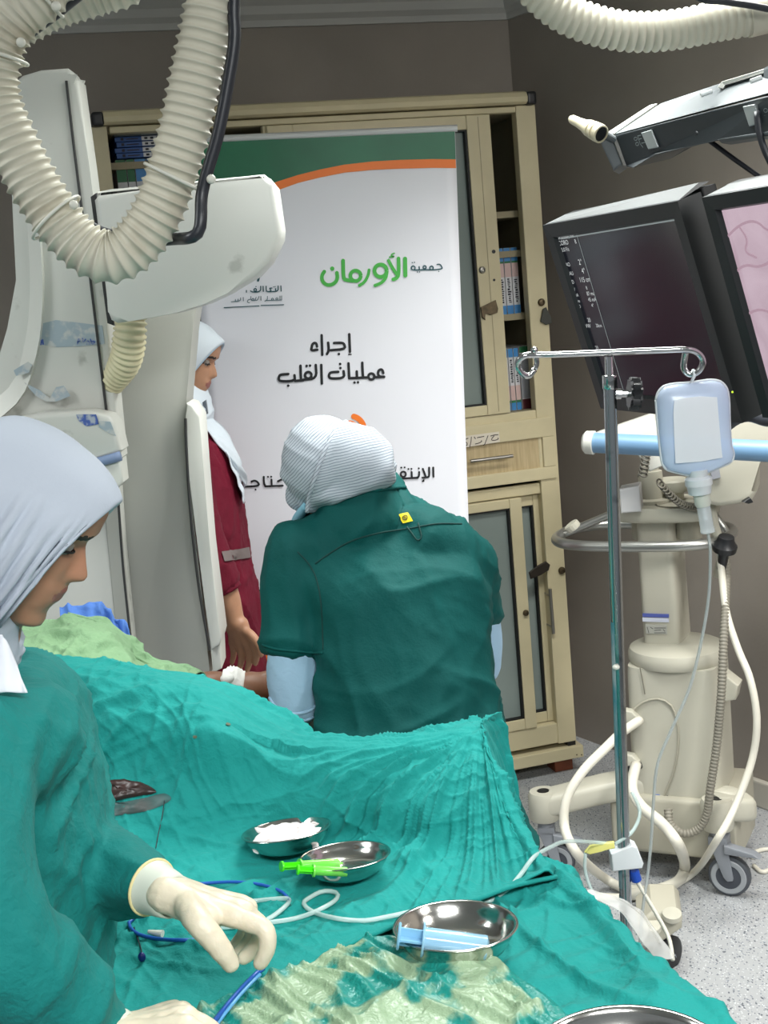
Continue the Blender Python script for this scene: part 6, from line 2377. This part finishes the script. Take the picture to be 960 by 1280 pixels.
# scarf wound round the neck and tucked into the gown
ch = fm @ V((0, .02, -.012))
n1 = P(-2, 792, d0); n2 = P(-18, 840, d0); n3 = P(-30, 890, d0)
bm = BM()
loft(bm, [(fm @ V((0, -.03, .03)), X1 * .066 + V((0, 0, -.01)), V((0, .075, 0))), (n1 - X1 * .045, X1 * .066, V((0, .078, 0))), (n2 - X1 * .035, X1 * .072, V((0, .085, 0))), (n3 - X1 * .03, X1 * .088, V((0, .11, 0)))], 80, 14,
     disp=lambda p, th, t: .006 * max(0, ridge(noise.noise(V((p.z * 26 + p.x * 10, th * .5, 2))))) ** 3 + .003 * noise.noise(p * 20))
obj('scarf_wrap', bm, m_sc, hj, smooth=True)
# gown
gt = [(50, 838, .055, .10), (72, 855, .085, .15), (97, 905, .115, .190), (127, 990, .128, .205), (138, 1080, .128, .195), (140, 1180, .125, .19), (147, 1290, .13, .195), (152, 1500, .14, .20), (160, 1800, .14, .20), (165, 2150, .15, .21)]
bm = BM()
loft(bm, tsecs(gt, d0), 48, 6)
limb(bm, [P(55, 900, 1.60), P(92, 1063, 1.54), P(150, 1092, 1.42), P(192, 1112, 1.352)], [.064, .057, .047, .030], 24, flat=True)
limb(bm, [P(-45, 950, 1.27), P(-25, 1130, 1.155), P(60, 1232, 1.17), P(128, 1298, 1.195)], [.068, .060, .052, .034], 24, flat=True)
limb(bm, [P(30, 925, 1.36), P(-30, 945, 1.28)], [.065, .066], 20)
limb(bm, [P(40, 885, 1.55), P(55, 905, 1.6)], [.07, .065], 20)
gown = fused('surgical_gown', bm, m_gown, fg, .007, 8, lambda p, n: folds(p, 9, .003, 3, V((1, 1, .55))) + creases(p, .010, 3.0))
GT = bvh(gown)
dep = []
for i in range(13):
    f = i / 12
    dep.append([])
    for j in range(13):
        h_ = hit(GT, -34 + (38 + 31 * f) * j / 12, 788 + 78 * f + 6 * j / 12 * (1 - f))
        dep[-1].append(min(h_.y - .012 if h_ else 9, d0 - .098 - .05 * f))
for _ in range(6):
    dep = [[(dep[i][j] * 2 + sum(dep[min(max(i + a, 0), 12)][min(max(j + b_, 0), 12)] for a, b_ in ((1, 0), (-1, 0), (0, 1), (0, -1)))) / 6 for j in range(13)] for i in range(13)]
rows_ = [[P(-34 + (38 + 31 * i / 12) * j / 12, 788 + 78 * i / 12 + 6 * j / 12 * (1 - i / 12), dep[i][j] - .006) for j in range(13)] for i in range(13)]
un = grid_cloth('inner_scarf', rows_, 36, 36, M('white inner scarf', (224, 226, 232), .8), fg, lambda p, n, u, v: .003 * sin(v * 14 + u * 5), .002)
# gloves
m_glove = M('latex glove', (222, 210, 186), .42, var=.05, vscale=40, bump=.12, bscale=120, sub=.05)
gd = 1.33
bm = BM()
W = P(208, 1116, 1.335)
mcp = [P(297, 1147, 1.295), P(305, 1139, 1.318), P(308, 1135, 1.338), P(304, 1133, 1.357)]
fing = [([P(330, 1161, 1.285), P(334, 1184, 1.28), P(325, 1204, 1.28)], [.0115, .0105, .0095, .0080]),
        ([P(327, 1162, 1.322), P(319, 1184, 1.322), P(305, 1197, 1.32)], [.0115, .0105, .0095, .0080]),
        ([P(318, 1164, 1.345), P(309, 1182, 1.345), P(296, 1192, 1.343)], [.011, .010, .009, .0078]),
        ([P(307, 1162, 1.368), P(299, 1177, 1.368), P(290, 1186, 1.366)], [.0098, .0088, .008, .007])]
hand(bm, W, mcp, fing, ([P(246, 1150, 1.272), P(272, 1181, 1.262), P(288, 1204, 1.262)], [.016, .0145, .0125, .0100]), .0205, .0125)
limb(bm, [P(197, 1112, 1.345), W], [.0245, .0235], 20)
limb(bm, [W, P(268, 1141, 1.315)], [.0225, .0165], 18)
limb(bm, [W, P(258, 1148, 1.288)], [.020, .0145], 18)
gl = fused('glove', bm, m_glove, fg, .0022, 5, lambda p, n: .0007 * noise.noise(p * 90))
bm = BM()
c0_, c1_ = P(190, 1109, 1.352), P(212, 1119, 1.332)
t = (c1_ - c0_)
lathe(bm, c0_, t, [(.0298, -.003), (.0306, 0), (.0292, .003), (.0275, t.length * .4), (.026, t.length * .8), (.0232, t.length * 1.25), (.021, t.length * 1.25), (.025, t.length * .6), (.028, .004)], 40)
obj('glove_cuff', bm, M('glove cuff', (206, 210, 196), .5), gl, smooth=True)
bm = BM(); tube(bm, [c0_ + (rt * cos(2 * pi * k / 36) * .3 + V((0, 1, 0)) * cos(2 * pi * k / 36)).normalized() * 0 + (t.cross(V((0, 0, 1))).normalized() * cos(2 * pi * k / 36) + t.cross(t.cross(V((0, 0, 1)))).normalized() * sin(2 * pi * k / 36)) * .0304 for k in range(36)], .0018, n=8, smooth=False, closed=True)
obj('rolled_rim', bm, M('rim yellow', (222, 206, 150), .5), gl, smooth=True)
bm = BM()
W2 = P(150, 1298, 1.19)
mcp2 = [P(232, 1285, 1.165), P(232, 1273, 1.19), P(226, 1268, 1.21), P(216, 1266, 1.228)]
f2 = [([P(262, 1300, 1.16), P(270, 1322, 1.155), P(260, 1340, 1.15)], [.0115, .0105, .0095, .008]),
      ([P(263, 1288, 1.19), P(274, 1310, 1.188), P(268, 1332, 1.185)], [.0115, .0105, .0095, .008]),
      ([P(256, 1285, 1.215), P(266, 1303, 1.214), P(262, 1325, 1.21)], [.011, .010, .009, .0078]),
      ([P(243, 1282, 1.238), P(252, 1298, 1.236), P(250, 1316, 1.232)], [.0098, .0088, .008, .007])]
hand(bm, W2, mcp2, f2, ([P(190, 1325, 1.14), P(222, 1345, 1.135), P(244, 1352, 1.13)], [.016, .0145, .0125, .010]), .021, .0135)
limb(bm, [P(122, 1298, 1.195), W2], [.024, .0225], 20)
gl2 = fused('glove', bm, m_glove, fg, .0022, 5, lambda p, n: .0007 * noise.noise(p * 90))
bm = BM(); c0_, c1_ = P(128, 1297, 1.195), P(160, 1299, 1.19); t = c1_ - c0_
lathe(bm, c0_, t, [(.0345, -.003), (.0355, 0), (.033, .003), (.030, t.length * .4), (.0275, t.length * .8), (.0245, t.length), (.022, t.length), (.027, t.length * .5), (.031, .004)], 40)
obj('glove_cuff', bm, M('glove cuff', (206, 210, 196), .5), gl2, smooth=True)

# ============ woman in maroon behind, by the banner
d1 = 3.38
fm2 = face_matrix((cos(radians(22)), -.16, -sin(radians(22))), (sin(radians(22)), .0, cos(radians(22))), .85, (0, .106, .091), P(273.5, 470, d1))
m_skinB = M('skin tan', (186, 138, 108), .5, var=.08, vscale=30, sub=.08)
bm = BM()
head(bm, fm2, 110, 70)
nk = fm2 @ V((0, -.01, .045)); nb_ = P(228, 540, d1)
limb(bm, [nk, nb_], [.045, .055])
mt_ = [(256, 530, .06, .13), (283, 565, .10, .165), (297, 620, .115, .17), (308, 690, .115, .16), (322, 750, .125, .165), (328, 830, .12, .16)]
loft(bm, tsecs(mt_, d1, .86), 32, 5)
sl = [P(228, 570, 3.22), P(246, 668, 3.18), P(281, 738, 3.16)]
limb(bm, sl + [P(294, 776, 3.15)], [.045, .038, .032, .0235])
Wm = P(296, 782, 3.15)
mc = [P(316, 800, 3.13), P(309, 806, 3.14), P(300, 807, 3.155), P(291, 804, 3.17)]
ff = [([P(321, 816, 3.125), P(319, 829, 3.125)], [.011, .0095, .0078]), ([P(312, 824, 3.14), P(309, 837, 3.14)], [.011, .0095, .0078]), ([P(302, 824, 3.155), P(299, 836, 3.155)], [.0105, .0092, .0076]), ([P(292, 818, 3.172), P(290, 828, 3.172)], [.010, .0085, .007])]
hand(bm, Wm, mc, ff, ([P(314, 794, 3.12), P(324, 808, 3.11), P(326, 818, 3.11)], [.013, .0118, .0105, .0085]), .023, .0115)
for s in (-.07, .07):
    q = P(270, 900, d1)
    limb(bm, [q + V((0, s, 0)), V((q.x, d1 + s, .06)), V((q.x + .1, d1 + s, .035))], [.075, .042, .03])
mw = tag(fused('person', bm, m_skinB, None, .0042, 2), 'woman in maroon tunic and pale headscarf standing between the C-arm and the banner', 'person')
face_details(mw, fm2, None, M('lip', (150, 88, 76), .45))
m_sc2 = M('pale blue scarf', (206, 214, 222), .75, bump=.1, bscale=200)
lp2 = [(.082, .0, -.005, .064, .182, -.016), (.090, .0, .0, .069, .189, -.026), (.086, .0, -.01, .073, .196, -.036), (.06, .0, -.02, .082, .210, -.05), (.02, .0, -.035, .094, .226, -.06), (-.03, .0, -.05, .097, .226, -.06), (-.075, .0, -.08, .092, .214, -.055), (-.112, .0, -.105, .07, .18, -.03), (-.124, .0, -.12, .03, .12, .03)]
hj2 = obj('headscarf', shell_loops(fm2, lp2, 100, 6, lambda p, ph, t: .004 * max(0, ridge(noise.noise(V((t * 9, ph * .4, 2))))) ** 3 * sin(ph / 2) ** 2), m_sc2, mw, smooth=True)
solid(hj2, .002)
bm = BM(); tube(bm, [fm2 @ V((.068 * sin(k), .089 * (1 + cos(k)) / 2 + (-.002) * (1 - cos(k)) / 2, .0815 + .107 * cos(k))) for k in [-2.2 + 4.4 * i / 40 for i in range(41)]], .0035, .006, 8)
obj('scarf_edge', bm, M('scarf edge blue', (176, 196, 214), .7), hj2, smooth=True)
bm = BM()
loft(bm, [(fm2 @ V((0, -.02, .03)), X1 * .07, V((0, .075, 0))), (P(230, 508, d1), X1 * .070, V((0, .08, 0))), (P(228, 528, d1), X1 * .075, V((0, .10, 0)))], 60, 10, disp=lambda p, th, t: .006 * max(0, ridge(noise.noise(V((p.z * 22, th * .6, 4))))) ** 3)
obj('scarf_wrap', bm, m_sc2, hj2, smooth=True)
m_mar = M('maroon tunic', (112, 22, 44), .8, bump=.3, bscale=30, fine=.15, fscale=150, var=.15, vscale=6, spec=.2)
bm = BM()
mg = [(254, 525, .06, .12), (285, 560, .105, .18), (300, 618, .12, .185), (311, 690, .12, .175), (325, 750, .13, .18), (332, 830, .13, .18), (335, 950, .13, .18), (335, 1040, .13, .18)]
loft(bm, tsecs(mg, d1), 44, 6)
limb(bm, [P(226, 568, 3.22), P(246, 668, 3.175), P(280, 737, 3.16)], [.064, .056, .042], 22, flat=True)
tun = fused('tunic', bm, m_mar, mw, .008, 6, lambda p, n: folds(p, 14, .006, 5))
bm = BM(); q0, q1 = P(276, 728, 3.16), P(282, 740, 3.16); tube(bm, [q0, q1], .0425, .005, 22)
obj('sleeve_hem', bm, m_mar, tun, smooth=True)
tt_ = bvh(tun)
def strip(name, pxs, mat, parent, tree, lift=.003, grid=(10, 4)):
    """patch laid on a garment: four pixel corners projected on its surface"""
    a, b, c, d = [V((p[0], p[1], 0)) for p in pxs]
    bm = BM(); g = []
    for i in range(grid[0] + 1):
        row = []
        for j in range(grid[1] + 1):
            q = a.lerp(b, i / grid[0]).lerp(d.lerp(c, i / grid[0]), j / grid[1])
            h_ = hit(tree, q.x, q.y, lift)
            row.append(h_)
        g.append(row)
    vv = {}
    for i in range(grid[0]):
        for j in range(grid[1]):
            ps = [(i, j), (i + 1, j), (i + 1, j + 1), (i, j + 1)]
            if all(g[x][y] is not None for x, y in ps):
                for k_ in ps:
                    if k_ not in vv:
                        vv[k_] = bm.verts.new(g[k_[0]][k_[1]])
                bm.faces.new([vv[k_] for k_ in ps])
    return obj(name, bm, mat, parent, smooth=True, recalc=False)


strip('grey_pocket_band', [(276, 690), (310, 684), (312, 697), (280, 702)], M('grey band', (112, 100, 98), .7), tun, tt_, .004)
# white scarf ends over the chest
bm = BM()
ca = [(246, 508), (262, 528), (284, 556), (296, 585), (304, 606)]
cb = [(243, 524), (255, 541), (275, 563), (291, 589), (301, 610)]
g = []
for (xa, ya), (xb, yb) in zip(ca, cb):
    A0 = hit(tt_, xa - 4, ya, .012) or P(xa, ya, d1 - .10)
    B0 = hit(tt_, xb, yb, .010) or P(xb, yb, d1 - .12)
    g.append([A0 + V((.012, 0, .004)), A0.lerp(B0, .5) + V((.004, -.012, 0)), B0])
bm.free()
sc_e = grid_cloth('scarf_end', g, 24, 10, m_sc2, hj2, lambda p, n, u, v: .003 * sin(u * 20 + v * 9), .003)
bm = BM()
cols = [(282, 560), (292, 585), (300, 606), (305, 625)]
g = [[P(x - 3, y, d1 + .02) , P(x + 2, y - 2, d1 - .02), P(x + 1, y + 4, d1 - .08)] for x, y in cols]
bm.free()
grid_cloth('scarf_end', g, 16, 10, m_sc2, hj2, lambda p, n, u, v: .002 * sin(u * 18), .003)
bm = BM(); slab(bm, [P(x, y, d1 - .05) for x, y in ((253, 503), (257, 500), (260, 517), (256, 519))], V((.0, .02, 0)), .002)
obj('collar_badge', bm, M('grey clip', (96, 104, 112), .4), tun)

# ============ woman in green scrubs seen from behind
m_scr_g = M('green scrubs', (0, 84, 81), .75, bump=.25, bscale=22, fine=.12, fscale=200, var=.12, vscale=4, spec=.25)
dg_ = 2.4
gs = [(543, 1060, 128, .11, 2.30), (521, 1000, 126, .12, 2.31), (513, 930, 119, .125, 2.33), (508, 850, 110, .125, 2.37), (500, 765, 110, .125, 2.41), (478, 700, 118, .125, 2.45), (464, 660, 100, .10, 2.49), (452, 630, 68, .075, 2.52), (446, 610, 56, .06, 2.54), (444, 598, 52, .055, 2.55)]
def gsec(k=1.0, add=0):
    out_ = []
    for x, y, hp_, hd_, d_ in gs:
        c = P(x, y, d_)
        w = (P(x + hp_, y - hp_ * .05, d_) - c)
        nn = V((-.12, 1, .25)).normalized()
        out_.append((c, w * k, nn * hd_ * k))
    return out_
m_skinC = M('skin brown', (150, 104, 78), .5, sub=.06)
bm = BM()
loft(bm, gsec(.84), 32, 5)
hcx = P(414, 592, 2.52)
hf = V((-.45, .80, -.55)).normalized()
fm3 = face_matrix(hf, V((-.05, .4, 1)), .86, (0, 0, .12), hcx)
head(bm, fm3, 90, 60)
limb(bm, [fm3 @ V((0, -.03, .05)), P(448, 632, 2.50)], [.05, .055])
limb(bm, [P(378, 694, 2.46), P(366, 800, 2.425), P(367, 872, 2.415)], [.040, .040, .036])
limb(bm, [P(367, 872, 2.41), P(356, 880, 2.52), P(345, 872, 2.62)], [.036, .030, .024])
Wg = P(342, 870, 2.64)
mg_ = [P(334, 860, 2.68), P(332, 864, 2.69), P(331, 869, 2.70), P(331, 874, 2.70)]
hand(bm, Wg, mg_, [([q + V((-.03, .01, -.008)), q + V((-.045, .0, -.025))], [.0105, .009, .0075]) for q in mg_], ([P(336, 856, 2.64), P(328, 854, 2.65), P(322, 856, 2.655)], [.012, .011, .010, .008]), .021, .011)
limb(bm, [P(572, 704, 2.48), P(596, 790, 2.51), P(602, 830, 2.55)], [.036, .036, .032])
limb(bm, [P(604, 830, 2.55), P(560, 850, 2.72)], [.034, .026])
lw = []
for s, px_ in ((-1, 470), (1, 575)):
    q = P(px_, 1050, 2.31)
    limb(bm, [q, V((q.x + s * .01, 2.33, .45)), V((q.x + s * .01, 2.35, .07))], [.085, .055, .04])
    limb(bm, [V((q.x + s * .01, 2.33, .05)), V((q.x + s * .01, 2.47, .035))], [.038, .03])
gw = tag(fused('person', bm, m_skinC, None, .0055, 3), 'woman in dark green scrubs seen from behind, bending over the patient arm', 'person')
face_details(gw, fm3, None, M('lip', (150, 88, 76), .45))
bm = BM()
loft(bm, gsec(1.0), 56, 7)
limb(bm, [P(372, 692, 2.455), P(367, 745, 2.44), P(366, 816, 2.425)], [.060, .060, .0595], 26, flat=True)
limb(bm, [P(420, 680, 2.47), P(375, 690, 2.455)], [.07, .062], 22)
limb(bm, [P(580, 705, 2.46), P(594, 765, 2.50)], [.058, .050], 22)
limb(bm, [P(530, 680, 2.46), P(578, 700, 2.465)], [.07, .06], 22)
limb(bm, [P(450, 660, 2.47), P(440, 614, 2.485)], [.080, .068], 26, flat=True)


def scrub_disp(p, n):
    d = folds(p, 8, .0035, 9, V((1, 1, .55))) + creases(p, .0065, 11.0)
    # diagonal pull lines from the left shoulder and the waist
    t = p.x * .75 + p.z * .66
    r = ridge(noise.noise(V((t * 9 + 1.2 * noise.noise(p * 5), (p.x * .66 - p.z * .75) * 3.6, 2.0))))
    d += .009 * max(0, r) ** 4 * (1 if n.y < .2 else .3)
    return d


top = fused('scrub_top', bm, m_scr_g, gw, .007, 7, scrub_disp)
TT = bvh(top)
m_seamg = M('green seam', (4, 58, 54), .8)


def seam_on(name, pxs, tree, r, mat, parent, lift=.0005, n=8):
    pts = []
    raw = [V((x, y, 0)) for x, y in pxs]
    for i in range((len(raw) - 1) * 6 + 1):
        q = cat(raw, i / 6)
        h_ = hit(tree, q.x, q.y, lift)
        if h_:
            pts.append(h_)
    bm = BM()
    tube(bm, pts, r, .006, n)
    return obj(name, bm, mat, parent, smooth=True)


seam_on('yoke_seam', [(394, 705), (412, 692), (440, 676), (475, 666), (510, 661), (545, 655), (577, 655)], TT, .0016, m_seamg, top)
seam_on('back_seam', [(372, 690), (386, 705), (396, 725), (402, 760), (404, 812)], TT, .0014, m_seamg, top)
seam_on('collar_band', [(388, 634), (405, 627), (430, 620), (460, 614), (494, 610), (512, 611), (526, 619)], TT, .004, m_scr_g, top, .001)
seam_on('sleeve_hem', [(328, 806), (345, 811), (370, 814), (392, 816), (404, 816)], TT, .0025, m_scr_g, top, .0005)
yt = strip('yellow_tag', [(497, 644), (510, 641.5), (517, 652), (504, 655)], M('tag yellow', (236, 216, 24), .5), top, TT, .003, (4, 3))
bm = BM()
pts = [hit(TT, 507 + 3.0 * cos(t), 648.3 + 2.6 * sin(t), .0042) for t in [2 * pi * k / 16 for k in range(16)]]
tube(bm, pts, .0008, n=6, smooth=False, closed=True)
pts = [hit(TT, 507 + 1.2 * cos(t), 648.5 + 1.0 * sin(t), .0042) for t in [2 * pi * k / 8 for k in range(8)]]
tube(bm, pts, .0006, n=6, smooth=False, closed=True)
obj('tag_emblem', bm, M('tag ink', (52, 46, 30), .6), yt)
seam_on('hanger_loop', [(509, 659), (516, 668), (522, 676), (527, 672), (525, 662), (523, 654)], TT, .0016, m_seamg, top, .002)
m_under = M('pale blue undershirt', (158, 190, 214), .8, bump=.15, bscale=60)
bm = BM()
limb(bm, [P(367, 792, 2.428), P(367.5, 812, 2.42), P(368, 850, 2.415), P(369, 876, 2.412)], [.046, .0515, .0535, .0495], 26)
us = fused('undershirt_sleeve', bm, m_under, gw, .005, 4, lambda p, n: folds(p, 12, .002, 2))
US = bvh(us)
seam_on('sleeve_fold', [(337, 872), (346, 884), (364, 892), (385, 889), (402, 876)], US, .0035, m_under, us, .0)
seam_on('sleeve_fold', [(336, 882), (346, 895), (365, 902), (388, 898), (403, 886)], US, .0035, m_under, us, .0)
bm = BM()
limb(bm, [P(594, 760, 2.50), P(601, 800, 2.52), P(603, 832, 2.55)], [.046, .043, .038], 22)
fused('undershirt_sleeve', bm, m_under, gw, .005, 4)
bm = BM()
for s, px_ in ((-1, 470), (1, 575)):
    q = P(px_, 1050, 2.31)
    limb(bm, [q + V((0, 0, .08)), q, V((q.x + s * .01, 2.33, .45)), V((q.x + s * .01, 2.35, .09))], [.10, .105, .085, .075], 22)
loft(bm, [(c, a * .98, b * .98) for c, a, b in gsec()[:3]], 40, 5)
fused('scrub_trousers', bm, m_scr_g, gw, .009, 5, lambda p, n: folds(p, 10, .006, 4))

# striped headscarf with knot of hair underneath
def striped(name='striped scarf', rot=-16):
    m = M(name, (206, 210, 216), .8, bump=.1, bscale=150)
    nt = m.node_tree
    b = nt.nodes['Principled BSDF']
    tc = nt.nodes['Texture Coordinate']
    mp = nt.nodes.new('ShaderNodeMapping'); mp.inputs['Rotation'].default_value = (.15, radians(rot), 0)
    nt.links.new(tc.outputs['Object'], mp.inputs['Vector'])
    w = nt.nodes.new('ShaderNodeTexWave'); w.wave_type = 'BANDS'; w.bands_direction = 'Z'
    w.inputs['Scale'].default_value = 62; w.inputs['Distortion'].default_value = 5; w.inputs['Detail'].default_value = 2; w.inputs['Detail Scale'].default_value = .35
    nt.links.new(mp.outputs['Vector'], w.inputs['Vector'])
    r = nt.nodes.new('ShaderNodeValToRGB')
    r.color_ramp.elements[0].position = .10; r.color_ramp.elements[0].color = lin((128, 136, 146))
    r.color_ramp.elements[1].position = .32; r.color_ramp.elements[1].color = lin((184, 190, 198))
    nt.links.new(w.outputs['Fac'], r.inputs['Fac'])
    nt.links.new(r.outputs['Color'], b.inputs['Base Color'])
    return m


m_str = striped('striped scarf', 40)
bm = BM()
ball(bm, P(404, 577, 2.51), .080, .100, .090)
ball(bm, P(444, 580, 2.47), .072, .075, .074)
ball(bm, P(460, 590, 2.46), .052, .06, .045)
limb(bm, [P(400, 590, 2.50), P(378, 618, 2.53)], [.065, .034])
limb(bm, [P(385, 590, 2.50), P(388, 622, 2.50)], [.055, .028])
limb(bm, [P(436, 590, 2.48), P(440, 606, 2.49)], [.070, .060])
ball(bm, P(464, 586, 2.455), .048, .055, .036)
ball(bm, P(428, 610, 2.475), .072, .060, .030)
ball(bm, P(452, 608, 2.475), .050, .050, .026)
def sdisp(p, n):
    q = V(p)
    t = q.x * .45 + q.z * 1.0
    return .0022 * max(0, ridge(noise.noise(V((t * 34, q.x * 4, 2))))) ** 3
hs_ = fused('headscarf', bm, m_str, gw, .005, 10, sdisp)
HS = bvh(hs_)
# the wrapped over-layer whose edge runs from the crown to the neck
edge = [(432, 532), (423, 539), (412, 552), (402, 575), (394, 600), (388, 620), (384, 640)]
far_ = [(470, 542), (490, 565), (496, 590), (490, 603), (460, 612), (425, 625), (390, 641)]
g = []
for (xa, ya), (xb, yb) in zip(edge, far_):
    row = []
    for k in range(7):
        x, y = xa + (xb - xa) * k / 6, ya + (yb - ya) * k / 6
        h_ = hit(HS, x, y, .008 if k < 6 else .002)
        row.append(h_ if h_ else (row[-1] + V((.008, .02, -.004)) if row else P(x, y, 2.44)))
    g.append(row)
ov = grid_cloth('scarf_overlap', g, 60, 40, striped('striped scarf over', 8), hs_, lambda p, n, u, v: 0, .003)
bm = BM(); tube(bm, [r[0] + V((0, -.002, 0)) for r in g], .0042, .006, 8); obj('scarf_fold_edge', bm, m_str, hs_, smooth=True)
bm = BM(); tube(bm, [P(383, 632, 2.47), P(376, 642, 2.50), P(372, 650, 2.55)], [.008, .010, .012], .006, 10)
obj('face_mask', bm, M('mask blue', (142, 196, 214), .7), gw, smooth=True)
